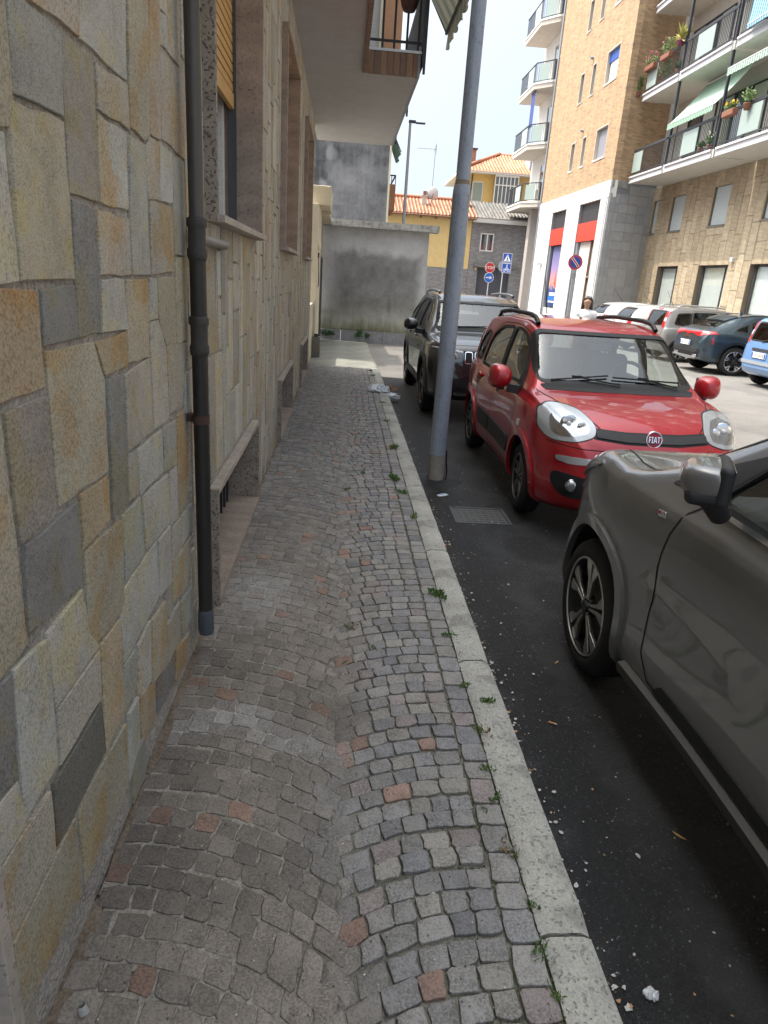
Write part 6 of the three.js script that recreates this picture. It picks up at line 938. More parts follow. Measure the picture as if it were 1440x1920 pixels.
{ // ===== red hatchback, facing the camera =====
  const glass = [
    { open: roundPoly([[0.70, 1.02], [0.71, 1.06], [0.50, 1.27], [0.30, 1.385], [0.1, 1.42], [-0.10, 1.425], [-0.11, 0.99]], 0.05) },
    { open: roundPoly([[-0.20, 0.99], [-0.19, 1.425], [-0.62, 1.40], [-0.85, 1.33], [-0.93, 1.2], [-0.95, 1.0]], 0.06) },
    { open: roundPoly([[-1.05, 1.02], [-1.04, 1.30], [-1.2, 1.32], [-1.38, 1.24], [-1.42, 1.05]], 0.06), dark: 1 }];
  const S = {
    paint: paint([0.44, 0.010, 0.018], 0.25), wb: 2.3, tyre: [0.293, 0.175, 0.195], track: 0.80, archGap: 0.035, archLift: 0.025, floor: 0.3, cabin: [-1.6, 1.12], cabinTop: 1.56,
    top: [[-1.78, 0.60], [-1.76, 0.80], [-1.72, 1.04], [-1.64, 1.32], [-1.55, 1.44], [-1.2, 1.51], [-0.6, 1.545], [-0.05, 1.545], [0.25, 1.515], [0.42, 1.46], [0.68, 1.27], [0.95, 1.075], [1.03, 1.03], [1.25, 0.995], [1.5, 0.95], [1.68, 0.885], [1.79, 0.79], [1.85, 0.69], [1.87, 0.58]],
    bot: [[-1.78, 0.42], [-1.72, 0.30], [-1.5, 0.23], [-1.1, 0.19], [1.1, 0.18], [1.6, 0.19], [1.8, 0.23], [1.85, 0.3], [1.87, 0.42]],
    w: [[-1.78, 0.55], [-1.74, 0.68], [-1.66, 0.76], [-1.45, 0.80], [-1.1, 0.822], [0, 0.80], [1.1, 0.822], [1.35, 0.815], [1.55, 0.775], [1.70, 0.70], [1.80, 0.61], [1.85, 0.53], [1.87, 0.44]],
    belt: [[-1.78, 0.56], [-1.7, 0.92], [-1.5, 0.97], [-0.5, 0.955], [0.5, 0.94], [1.05, 0.95], [1.4, 0.905], [1.62, 0.83], [1.8, 0.68], [1.87, 0.52]],
    wt: [[-1.78, 0.46], [-1.7, 0.60], [-1.55, 0.605], [-1, 0.60], [0, 0.605], [0.4, 0.60], [0.7, 0.63], [1.0, 0.70], [1.15, 0.715], [1.4, 0.68], [1.62, 0.60], [1.78, 0.50], [1.87, 0.36]],
    drop: [[-1.8, 0.08], [-1.5, 0.055], [0.3, 0.05], [0.9, 0.03], [1.1, 0.022], [1.5, 0.04], [1.87, 0.06]],
    glass, screen: { open: roundPoly([[-0.675, 1.068], [0.675, 1.068], [0.60, 1.445], [-0.60, 1.445]], 0.07), z: 0.16 }, back: { open: roundPoly([[-0.53, 1.02], [0.53, 1.02], [0.49, 1.36], [-0.49, 1.36]], 0.06), z: -1.3 },
    pillar: [roundPoly([[-0.10, 0.985], [-0.195, 0.985], [-0.18, 1.43], [-0.105, 1.43]], 0.01)],
    arch: { w: 0.055, off: 0.016, a0: -0.3 }, wheel: doubleSpoke(5, dullAlloy), steer: -0.06, seats: { z: 0.05, y: 0.56, dash: [0.72, 1.04, 1.33, 0.42] },
  };
  const { t, car } = buildCar(S, 'red_car', 'shiny red compact hatchback facing the camera, parked behind the steel pole', [2.325, -0.12, -6.58], 0, 1.2), P = S.paint;
  for (const s of ['left', 'right']) {
    const fd = [[0.77, 0.30], [0.80, 0.6], [0.79, 0.95], [0.74, 1.07], [0.53, 1.29], [0.31, 1.42], [0.05, 1.46], [-0.15, 1.465], [-0.155, 0.95], [-0.15, 0.30]], rd = [[-0.15, 0.30], [-0.155, 0.95], [-0.15, 1.465], [-0.62, 1.45], [-0.88, 1.37], [-0.99, 1.2], [-1.0, 0.98], [-0.86, 0.78], [-0.72, 0.5], [-0.70, 0.30]];
    part('door_gap', [car.line(s, [...fd, fd[0]], 0.008), car.line(s, rd, 0.008)], gap, t);
    part('side_moulding', car.panel(s, roundPoly([[0.72, 0.40], [0.70, 0.55], [-0.12, 0.56], [-0.13, 0.40]], 0.03), 0.014), trim, t); part('side_moulding', car.panel(s, roundPoly([[-0.17, 0.40], [-0.18, 0.56], [-0.66, 0.57], [-0.62, 0.40]], 0.03), 0.014), trim, t);
    const sg = s === 'left' ? 1 : -1; for (const z of [0.02, -0.78]) { const p = car.at(s, z, 0.88, 0.012); part('door_handle', new THREE.SphereGeometry(0.06, 20, 14).scale(0.45, 0.55, 1.0).translate(...p), P, t); part('handle_recess', car.panel(s, ellipse(z - 0.02, 0.87, 0.07, 0.05), 0.0015, { edge: 0.03 }), mat([0.12, 0.005, 0.008], 0.5), t); }
    part('side_repeater', car.panel(s, roundPoly([[0.98, 0.70], [1.05, 0.705], [1.05, 0.76], [0.98, 0.755]], 0.012), 0.006), lampWhite, t);
    // roof rail
    const rail = []; for (let z = -1.3; z <= 0.36; z += 0.1) { const h = car.hit('top', sg * 0.545, z); rail.push([sg * 0.548, h.p.y + 0.045 + (z > 0.25 || z < -1.2 ? -0.03 : 0.0), z]); } rail[0][1] -= 0.02; part('roof_rail', tube(rail, 0.021, 10, 60), trim, t);
    // lamps
    const hl = (P) => s === 'left' ? P : flipA(P); const HL = roundPoly([[0.41, 0.86], [0.50, 0.95], [0.66, 0.965], [0.765, 0.93], [0.785, 0.80], [0.73, 0.735], [0.55, 0.745], [0.43, 0.785]], 0.055, 5);
    part('headlight', car.panel('front', hl(HL), 0.004, { edge: 0.03, skirt: 0.02 }), mat([0.52, 0.53, 0.54], 0.25, { metalness: 0.3 }), t); part('headlight_bowl', car.panel('front', hl(roundPoly([[0.46, 0.86], [0.53, 0.92], [0.65, 0.93], [0.715, 0.895], [0.725, 0.80], [0.68, 0.768], [0.54, 0.778], [0.47, 0.80]], 0.035)), 0.006, { edge: 0.03 }), mat([0.40, 0.41, 0.43], 0.22, { metalness: 0.85 }), t);
    const bowl = car.at('front', sg * 0.60, 0.855, 0.004); part('lamp_reflector', new THREE.SphereGeometry(0.068, 24, 16).scale(1, 1, 0.16).translate(...bowl), chrome, t); part('lamp_reflector', new THREE.SphereGeometry(0.036, 18, 12).scale(1, 1, 0.2).translate(...car.at('front', sg * 0.515, 0.845, 0.005)), chrome, t); part('lamp_bulb', new THREE.SphereGeometry(0.02, 14, 10).translate(bowl[0], bowl[1], bowl[2] + 0.008), lampWhite, t);
    part('headlight_rim', car.panel('front', hl(grow(HL, 0.006)), 0.003, { edge: 0.04 }), trim, t); part('headlight_cover', car.panel('front', hl(grow(HL, -0.004)), 0.014, { edge: 0.03, skirt: 0 }), lensClear, t);
    part('running_light', car.panel('front', hl(roundPoly([[0.36, 0.635], [0.37, 0.595], [0.60, 0.585], [0.685, 0.60], [0.685, 0.635], [0.6, 0.64]], 0.016)), 0.006, { edge: 0.03 }), mat([0.55, 0.56, 0.58], 0.25, { metalness: 0.6 }), t);
    part('fog_lamp_bezel', car.panel('front', hl(roundPoly([[0.33, 0.47], [0.36, 0.33], [0.62, 0.33], [0.70, 0.42], [0.70, 0.52], [0.62, 0.515]], 0.05)), 0.005, { edge: 0.03 }), rubber, t); const fl = car.at('front', sg * 0.57, 0.43, 0.004); part('fog_lamp', [new THREE.SphereGeometry(0.042, 20, 12).scale(1, 1, 0.5).translate(...fl)], lampShell, t); part('fog_lamp_ring', new THREE.TorusGeometry(0.043, 0.006, 8, 24).translate(...fl), chrome, t);
    wingMirror(t, sg * 0.935, 1.06, 0.68, P, [0.20, 0.20, 0.12]); part('mirror_foot', [bar([sg * 0.86, 0.965, 0.68], [sg * 0.76, 0.955, 0.70], 0.1, 0.07), bx(sg * 0.86 - 0.03, sg * 0.86 + 0.08 * sg, 0.945, 0.985, 0.60, 0.72, 0.015)], trim, t);
    part('mirror_corner', car.panel(s, [[0.76, 0.96], [0.73, 1.06], [0.6, 1.17], [0.57, 0.97]], 0.003), trim, t);
  }
  part('bonnet_gap', car.line('top', [[-0.70, 1.02], [-0.66, 1.2], [-0.56, 1.45], [-0.46, 1.62], [-0.36, 1.755], [0.36, 1.755], [0.46, 1.62], [0.56, 1.45], [0.66, 1.2], [0.70, 1.02]], 0.008), gap, t);
  part('cowl', car.panel('top', roundPoly([[-0.66, 0.965], [0.66, 0.965], [0.62, 1.05], [0.3, 1.085], [-0.3, 1.085], [-0.62, 1.05]], 0.02), 0.003, { edge: 0.05 }), rubber, t);
  part('grille_bar', car.panel('front', roundPoly([[-0.42, 0.785], [-0.2, 0.765], [0.2, 0.765], [0.42, 0.785], [0.42, 0.832], [0.2, 0.818], [-0.2, 0.818], [-0.42, 0.832]], 0.012), 0.012, { edge: 0.04, skirt: 0.02 }), trim, t); part('grille_slot', car.panel('front', roundPoly([[-0.44, 0.775], [-0.2, 0.752], [0.2, 0.752], [0.44, 0.775], [0.43, 0.846], [0.2, 0.832], [-0.2, 0.832], [-0.43, 0.846]], 0.012), 0.002, { edge: 0.04 }), MT.black, t);
  { const b = car.at('front', 0, 0.787, 0.018), e = sub('badge', t); part('badge_ring', new THREE.TorusGeometry(0.058, 0.007, 10, 36).rotateX(-0.2).translate(...b), chrome, e); part('badge_field', new THREE.CylinderGeometry(0.056, 0.056, 0.012, 36).rotateX(Math.PI / 2 - 0.2).translate(...b), mat([0.30, 0.008, 0.03], 0.3), e); const tx = new TextGeometry('FIAT', { font, size: 0.034, depth: 0.003, curveSegments: 3 }); tx.computeBoundingBox(); const bb = tx.boundingBox; tx.translate(-(bb.max.x + bb.min.x) / 2, -(bb.max.y + bb.min.y) / 2, 0.007).scale(0.9, 1.35, 1).rotateX(-0.2).translate(...b); part('lettering', tx, chrome, e); }
  part('lower_grille', car.panel('front', roundPoly([[-0.30, 0.50], [0.30, 0.50], [0.27, 0.32], [-0.27, 0.32]], 0.04), 0.004, { edge: 0.04 }), rubber, t); part('number_plate', new RoundedBoxGeometry(0.36, 0.11, 0.012, 2, 0.004).translate(0, 0.62, car.at('front', 0, 0.62, 0.01)[2]), MT.white, t); part('bumper_gap', car.line('front', [[-0.74, 0.72], [-0.5, 0.70], [0.5, 0.70], [0.74, 0.72]], 0.006), gap, t);
  // wipers
  for (const [a, b, m] of [[[-0.56, 1.075], [-0.06, 1.125], [-0.28, 1.07]], [[-0.02, 1.115], [0.56, 1.10], [0.22, 1.06]]]) { const on = (p, o) => car.at('front', p[0], p[1], o); const pts = []; for (let i = 0; i <= 8; i++) pts.push(on([lerp(a[0], b[0], i / 8), lerp(a[1], b[1], i / 8)], 0.012)); part('wiper_blade', tube(pts, 0.007, 6, 24), rubber, t); const mid = on([lerp(a[0], b[0], 0.45), lerp(a[1], b[1], 0.45)], 0.022), ft = on([m[0] + 0.3, 1.06], 0.02); part('wiper_arm', [bar(mid, ft, 0.018, 0.01), bx(mid[0] - 0.045, mid[0] + 0.045, mid[1] - 0.012, mid[1] + 0.012, mid[2] - 0.014, mid[2] + 0.006, 0.005)], rubber, t); }
  part('roof_aerial', rod([0.0, 1.53, -1.35], [0.0, 1.93, -1.62], 0.007, 0.003, 6), rubber, t); for (const s of [1, -1]) part('tail_light', car.panel(s > 0 ? 'left' : 'right', roundPoly([[-1.52, 1.0], [-1.5, 1.35], [-1.6, 1.33], [-1.7, 1.0]], 0.03), 0.006), lampRed, t);
}
{ // ===== black SUV behind it =====
  const glass = [{ open: roundPoly([[0.72, 1.11], [0.70, 1.15], [0.40, 1.38], [0.15, 1.48], [-0.12, 1.51], [-0.14, 1.10]], 0.03), dark: 1 }, { open: roundPoly([[-0.22, 1.10], [-0.20, 1.51], [-0.7, 1.50], [-0.98, 1.44], [-1.02, 1.12]], 0.03), dark: 1 }, { open: roundPoly([[-1.12, 1.16], [-1.10, 1.43], [-1.45, 1.36], [-1.62, 1.22]], 0.03), dark: 1 }];
  const wheel = { face: dullAlloy, spokes: [{ n: 5, p: [[-0.10, 0.15], [-0.07, 0.55], [-0.20, 0.96], [-0.05, 0.97], [0.0, 0.66], [0.05, 0.97], [0.20, 0.96], [0.07, 0.55], [0.10, 0.15]] }] };
  const S = { paint: paint([0.014, 0.0145, 0.016], 0.2), wb: 2.636, tyre: [0.352, 0.225, 0.245], track: 0.885, archGap: 0.05, archLift: 0.03, floor: 0.4, cabin: [-1.9, 1.3], cabinTop: 1.66,
    top: [[-2.2, 0.78], [-2.17, 1.0], [-2.1, 1.24], [-1.95, 1.46], [-1.75, 1.56], [-1.3, 1.61], [-0.6, 1.635], [0, 1.625], [0.3, 1.59], [0.5, 1.525], [0.85, 1.31], [1.1, 1.165], [1.22, 1.125], [1.5, 1.10], [1.85, 1.06], [2.05, 1.01], [2.12, 0.94], [2.17, 0.82], [2.2, 0.66]],
    bot: [[-2.2, 0.5], [-2.1, 0.36], [-1.8, 0.28], [1.7, 0.26], [2.0, 0.28], [2.16, 0.36], [2.2, 0.48]], w: [[-2.2, 0.62], [-2.1, 0.80], [-1.8, 0.88], [-1.3, 0.905], [0, 0.885], [1.3, 0.905], [1.7, 0.89], [1.95, 0.83], [2.1, 0.74], [2.17, 0.66], [2.2, 0.56]], belt: [[-2.2, 0.72], [-2.05, 1.06], [-1.5, 1.09], [0, 1.06], [1.0, 1.05], [1.6, 1.03], [1.95, 0.96], [2.15, 0.8], [2.2, 0.62]],
    wt: [[-2.2, 0.5], [-2.0, 0.60], [-1.5, 0.62], [0, 0.635], [0.45, 0.63], [0.85, 0.67], [1.15, 0.76], [1.5, 0.76], [1.9, 0.70], [2.1, 0.60], [2.2, 0.45]], drop: [[-2.2, 0.06], [0.4, 0.05], [1.0, 0.035], [2.0, 0.03], [2.2, 0.06]],
    glass, screen: { open: roundPoly([[-0.70, 1.165], [0.70, 1.165], [0.61, 1.52], [-0.61, 1.52]], 0.05), z: 0.2 }, back: { open: roundPoly([[-0.55, 1.15], [0.55, 1.15], [0.5, 1.45], [-0.5, 1.45]], 0.05), z: -1.6 }, pillar: [[[-0.13, 1.1], [-0.21, 1.1], [-0.195, 1.515], [-0.125, 1.515]], [[-1.03, 1.12], [-1.11, 1.14], [-1.10, 1.43], [-1.0, 1.45]]], arch: { w: 0.075, off: 0.018, m: trim, a0: -0.35 }, wheel, seats: { z: 0.05, y: 0.66, dash: [0.78, 1.12, 1.42, 0.5] } };
  const { t, car } = buildCar(S, 'black_suv', 'black sport utility car with silver roof rails parked behind the red hatchback', [2.075, -0.12, -11.2], 0, 1), sv = mat([0.55, 0.56, 0.58], 0.3, { metalness: 0.8 });
  for (const s of ['left', 'right']) { const sg = s === 'left' ? 1 : -1, hl = (P) => s === 'left' ? P : flipA(P); part('door_gap', [car.line(s, [[0.86, 0.42], [0.88, 1.0], [0.80, 1.10], [0.42, 1.42], [0.15, 1.53], [-0.17, 1.56], [-0.175, 1.05], [-0.17, 0.42], [0.86, 0.42]]), car.line(s, [[-0.17, 0.42], [-0.17, 1.56], [-0.75, 1.55], [-1.05, 1.47], [-1.1, 1.1], [-0.92, 0.75], [-0.85, 0.42]])], gap, t); for (const z of [-0.02, -0.86]) part('door_handle', new THREE.SphereGeometry(0.09, 16, 10).scale(0.28, 0.25, 1).translate(...car.at(s, z, 0.97, 0.02)), S.paint, t);
    part('sill_cladding', car.panel(s, roundPoly([[0.92, 0.30], [0.9, 0.42], [-0.9, 0.42], [-0.92, 0.30]], 0.02), 0.02), trim, t); part('window_chrome', car.line(s, [[0.80, 1.10], [0.42, 1.42], [0.14, 1.535], [-0.6, 1.555], [-1.1, 1.50], [-1.7, 1.24]], 0.02, 0.006), chrome, t);
    const rail = []; for (let z = -1.5; z <= 0.3; z += 0.1) { const h = car.hit('top', sg * 0.57, z); rail.push([sg * 0.575, h.p.y + (z > 0.22 || z < -1.42 ? 0.01 : 0.055), z]); } part('roof_rail', tube(rail, 0.02, 10, 60), sv, t);
    part('headlight', car.panel('front', hl(roundPoly([[0.44, 0.93], [0.46, 0.81], [0.66, 0.79], [0.83, 0.86], [0.85, 0.96], [0.7, 0.965]], 0.03)), 0.005, { edge: 0.03 }), MT.glassDark, t); part('headlight_lens', new THREE.SphereGeometry(0.05, 20, 12).scale(1, 1, 0.4).translate(...car.at('front', sg * 0.58, 0.87, 0.006)), lampShell, t); part('light_strip', car.panel('front', hl(roundPoly([[0.46, 0.945], [0.7, 0.972], [0.84, 0.968], [0.84, 0.955], [0.7, 0.955], [0.46, 0.925]], 0.004)), 0.008, { edge: 0.03 }), lampWhite, t); part('fog_lamp', new THREE.SphereGeometry(0.045, 16, 10).scale(1, 1, 0.4).translate(...car.at('front', sg * 0.63, 0.53, 0.004)), lampShell, t);
    wingMirror(t, sg * 1.03, 1.17, 0.62, S.paint, [0.22, 0.17, 0.12]); part('mirror_foot', bar([sg * 0.95, 1.08, 0.62], [sg * 0.84, 1.07, 0.66], 0.1, 0.07), trim, t); }
  part('bonnet_gap', car.line('top', [[-0.74, 1.2], [-0.7, 1.8], [-0.62, 2.03], [0.62, 2.03], [0.7, 1.8], [0.74, 1.2]]), gap, t); part('cowl', car.panel('top', roundPoly([[-0.72, 1.03], [0.72, 1.03], [0.68, 1.17], [-0.68, 1.17]], 0.03), 0.003), rubber, t); part('front_mask', car.panel('front', roundPoly([[-0.47, 0.95], [0.47, 0.95], [0.46, 0.78], [-0.46, 0.78]], 0.02), 0.003, { edge: 0.05 }), MT.black, t);
  for (let k = -3; k <= 3; k++) { const x = k * 0.128, o = roundPoly([[x - 0.052, 0.79], [x + 0.052, 0.79], [x + 0.052, 0.94], [x - 0.052, 0.94]], 0.03); part('grille_frame', car.panel('front', o, 0.012, { holes: [grow(o, -0.009)], edge: 0.04, skirt: 0.014 }), chrome, t); part('grille_mesh', car.panel('front', grow(o, -0.009), 0.006, { edge: 0.05 }), rubber, t); }
  part('lower_intake', car.panel('front', roundPoly([[-0.72, 0.60], [0.72, 0.60], [0.66, 0.42], [-0.66, 0.42]], 0.04), 0.005, { edge: 0.05 }), rubber, t); part('number_plate', new RoundedBoxGeometry(0.36, 0.11, 0.012, 2, 0.004).translate(0, 0.66, car.at('front', 0, 0.66, 0.014)[2]), MT.white, t); part('chrome_strip', car.panel('front', roundPoly([[-0.56, 0.415], [0.56, 0.415], [0.54, 0.375], [-0.54, 0.375]], 0.01), 0.012, { edge: 0.05 }), chrome, t);
  for (const sx of [-0.5, 0.1]) { const pts = []; for (let i = 0; i <= 6; i++) pts.push(car.at('front', sx + i * 0.09, 1.18 + i * 0.004, 0.012)); part('wiper_blade', tube(pts, 0.008, 6, 18), rubber, t); } part('sensor_box', new RoundedBoxGeometry(0.2, 0.13, 0.08, 2, 0.03).translate(0, 1.48, 0.44), trim, t);
}
{ // ===== grey crossover at the right edge, facing away =====
  const glass = [{ open: roundPoly([[0.56, 1.125], [0.54, 1.16], [0.42, 1.30], [0.20, 1.415], [-0.05, 1.455], [-0.42, 1.465], [-0.44, 1.12]], 0.02) }, { open: roundPoly([[-0.52, 1.12], [-0.50, 1.465], [-0.85, 1.44], [-1.2, 1.33], [-1.3, 1.24], [-1.1, 1.14]], 0.04), dark: 1 }];
  const wheel = { face: mat([0.60, 0.58, 0.55], 0.28, { metalness: 0.9 }), rim: mat([0.012, 0.012, 0.013], 0.45), spokes: [{ n: 5, p: [[0.02, 0.15], [0.045, 0.16], [0.10, 0.55], [0.26, 0.78], [0.30, 0.93], [0.16, 0.965], [0.075, 0.90], [0.04, 0.58]] }, { n: 5, p: [[-0.02, 0.15], [-0.045, 0.16], [-0.10, 0.55], [-0.26, 0.78], [-0.30, 0.93], [-0.16, 0.965], [-0.075, 0.90], [-0.04, 0.58]] }] };
  const S = { paint: paint([0.20, 0.199, 0.197], 0.5), wb: 2.588, tyre: [0.336, 0.215, 0.246], track: 0.888, archGap: 0.048, archLift: 0.03, floor: 0.34, cabin: [-1.7, 1.22], cabinTop: 1.56,
    top: [[-2.08, 0.72], [-2.05, 0.95], [-1.95, 1.13], [-1.7, 1.31], [-1.3, 1.45], [-0.6, 1.56], [0, 1.56], [0.3, 1.52], [0.52, 1.44], [0.75, 1.315], [1.0, 1.165], [1.12, 1.105], [1.22, 1.08], [1.5, 1.075], [1.72, 1.035], [1.9, 0.94], [2.03, 0.81], [2.09, 0.70], [2.11, 0.58]],
    bot: [[-2.08, 0.5], [-1.9, 0.32], [-1.4, 0.24], [1.4, 0.22], [1.8, 0.23], [2.05, 0.3], [2.11, 0.42]], w: [[-2.08, 0.58], [-1.95, 0.76], [-1.7, 0.86], [-1.3, 0.90], [-0.5, 0.872], [0.2, 0.862], [0.75, 0.878], [1.25, 0.905], [1.55, 0.885], [1.75, 0.835], [1.92, 0.75], [2.03, 0.65], [2.11, 0.46]],
    belt: [[-2.08, 0.66], [-1.9, 1.0], [-1.3, 1.08], [-0.4, 1.075], [0.5, 1.065], [0.9, 1.06], [1.3, 1.06], [1.5, 1.04], [1.7, 0.97], [1.92, 0.82], [2.11, 0.54]], wt: [[-2.08, 0.46], [-1.8, 0.56], [-1.2, 0.58], [0, 0.605], [0.5, 0.60], [0.85, 0.65], [1.12, 0.735], [1.4, 0.755], [1.7, 0.70], [1.95, 0.56], [2.11, 0.36]], drop: [[-2.1, 0.06], [0.4, 0.045], [1.0, 0.03], [1.5, 0.0], [2.1, 0.04]],
    crease: [{ y: (z) => 0.62 + 0.05 * z, s: 0.12, a: -0.022 }, { y: () => 0.36, s: 0.09, a: 0.012 }],
    glass, screen: { open: roundPoly([[-0.67, 1.12], [0.67, 1.12], [0.57, 1.47], [-0.57, 1.47]], 0.05), z: 0.15 }, back: { open: roundPoly([[-0.5, 1.1], [0.5, 1.1], [0.45, 1.36], [-0.45, 1.36]], 0.05), z: -1.4 }, pillar: [[[-0.43, 1.03], [-0.53, 1.04], [-0.51, 1.425], [-0.41, 1.425]]], arch: { w: 0.05, off: 0.02, m: paint([0.20, 0.199, 0.197], 0.5), a0: -0.3 }, wheel, seats: { z: 0.0, y: 0.6, dash: [0.72, 1.08, 1.4, 0.42] } };
  const { t, car } = buildCar(S, 'grey_crossover', 'dark grey metallic crossover cut off at the right edge, facing away beside the kerb', [2.132, -0.12, -1.656], Math.PI, 1.5), P = S.paint;
  for (const s of ['left', 'right']) { const sg = s === 'left' ? 1 : -1, hl = (p) => s === 'left' ? p : flipA(p);
    const fd = [[0.60, 0.36], [0.69, 0.44], [0.715, 0.60], [0.71, 0.80], [0.685, 0.95], [0.64, 1.05], [0.60, 1.085]]; part('door_gap', [car.line(s, [...fd, [0.48, 1.30], [0.22, 1.455], [-0.1, 1.495], [-0.47, 1.50], [-0.48, 1.0], [-0.50, 0.36], [0.60, 0.36]], 0.008), car.line(s, [[-0.50, 0.36], [-0.48, 1.0], [-0.47, 1.46], [-0.9, 1.43], [-1.25, 1.3], [-1.28, 1.05], [-1.0, 0.75], [-0.9, 0.36]], 0.008)], gap, t);
    part('sill', car.panel(s, roundPoly([[0.86, 0.235], [0.80, 0.34], [-0.86, 0.34], [-0.9, 0.24]], 0.02), 0.034, { skirt: 0.05 }), tmat('stucco', [0.115, 0.112, 0.108], 0.6, 0.0005), t); part('sill_step', car.panel(s, roundPoly([[0.55, 0.352], [0.50, 0.40], [-0.8, 0.40], [-0.85, 0.352]], 0.015), 0.004), rubber, t);
    part('waist_trim', car.panel(s, roundPoly([[0.66, 1.098], [0.62, 1.114], [-0.5, 1.104], [-1.05, 1.13], [-1.05, 1.114], [-0.5, 1.088]], 0.006), 0.010, { edge: 0.04 }), mat([0.6, 0.62, 0.64], 0.22, { metalness: 0.9 }), t); part('sail_panel', car.panel(s, roundPoly([[0.86, 1.105], [0.72, 1.205], [0.46, 1.325], [0.42, 1.305], [0.555, 1.155], [0.58, 1.118]], 0.01), 0.004), trim, t);
    part('door_handle', new THREE.SphereGeometry(0.1, 16, 10).scale(0.25, 0.22, 1).translate(...car.at(s, -0.3, 0.9, 0.02)), P, t);
    const HL = roundPoly([[1.80, 0.86], [1.82, 0.93], [1.62, 1.02], [1.44, 1.045], [1.40, 1.03], [1.56, 0.965]], 0.03); part('headlight', car.panel(s, HL, 0.01, { edge: 0.03 }), mat([0.28, 0.29, 0.30], 0.15, { metalness: 0.5 }), t);
    part('fender_badge', [new RoundedBoxGeometry(0.006, 0.026, 0.062, 2, 0.003).rotateX(0.12).translate(...car.at(s, 0.775, 1.0, 0.003))], chrome, t); part('badge_mark', [new RoundedBoxGeometry(0.004, 0.014, 0.014, 2, 0.0015).rotateX(0.12).translate(...car.at(s, 0.792, 1.003, 0.006))], MT.red, t);
    // mirror with body-coloured cap, black rim and foot
    // mirror folded back against the door: body-coloured cap, black rim and foot
    { const m = sub('wing_mirror', t); m.position.set(sg * 0.97, 1.275, 0.30); m.scale.setScalar(0.82); m.rotation.y = sg * 1.12;
      const g = new THREE.SphereGeometry(1, 36, 24), p = g.attributes.position, sp = (v, e) => Math.sign(v) * Math.pow(Math.abs(v), e); for (let i = 0; i < p.count; i++) { let a = sp(p.getX(i), 0.5), b = sp(p.getY(i), 0.5), c = p.getZ(i); c = c < 0 ? sp(c, 0.2) * 0.25 : sp(c, 0.7); const tp = 1 - 0.16 * (a * sg * 0.5 + 0.5); p.setXYZ(i, a * 0.125, b * 0.075 * tp + 0.004, c * 0.115 * (0.75 + 0.25 * (1 - b * b))); } g.computeVertexNormals();
      part('cap', g, P, m); part('rim', new RoundedBoxGeometry(0.262, 0.158, 0.05, 4, 0.03).translate(0, 0, -0.035), trim, m); part('lower_shell', new RoundedBoxGeometry(0.244, 0.062, 0.135, 4, 0.028).translate(0, -0.05, 0.022), trim, m); part('turn_signal', new RoundedBoxGeometry(0.16, 0.012, 0.02, 2, 0.005).translate(-0.01 * sg, -0.016, 0.098), lampWhite, m); part('mirror_glass', new RoundedBoxGeometry(0.23, 0.13, 0.004, 2, 0.002).translate(0, 0, -0.062), mat([0.35, 0.38, 0.4], 0.05, { metalness: 1 }), m); }
    part('mirror_foot', [rod([sg * 0.955, 1.235, 0.35], [sg * 0.85, 1.125, 0.41], 0.044, 0.036, 18)], trim, t);
  }
  part('bonnet_gap', car.line('top', [[-0.70, 1.06], [-0.72, 1.3], [-0.68, 1.55], [-0.58, 1.78], [-0.45, 1.93], [0.45, 1.93], [0.58, 1.78], [0.68, 1.55], [0.72, 1.3], [0.70, 1.06]], 0.008), gap, t); part('grille', car.panel('front', roundPoly([[-0.5, 0.72], [0.5, 0.72], [0.44, 0.45], [-0.44, 0.45]], 0.06), 0.004), rubber, t);
}
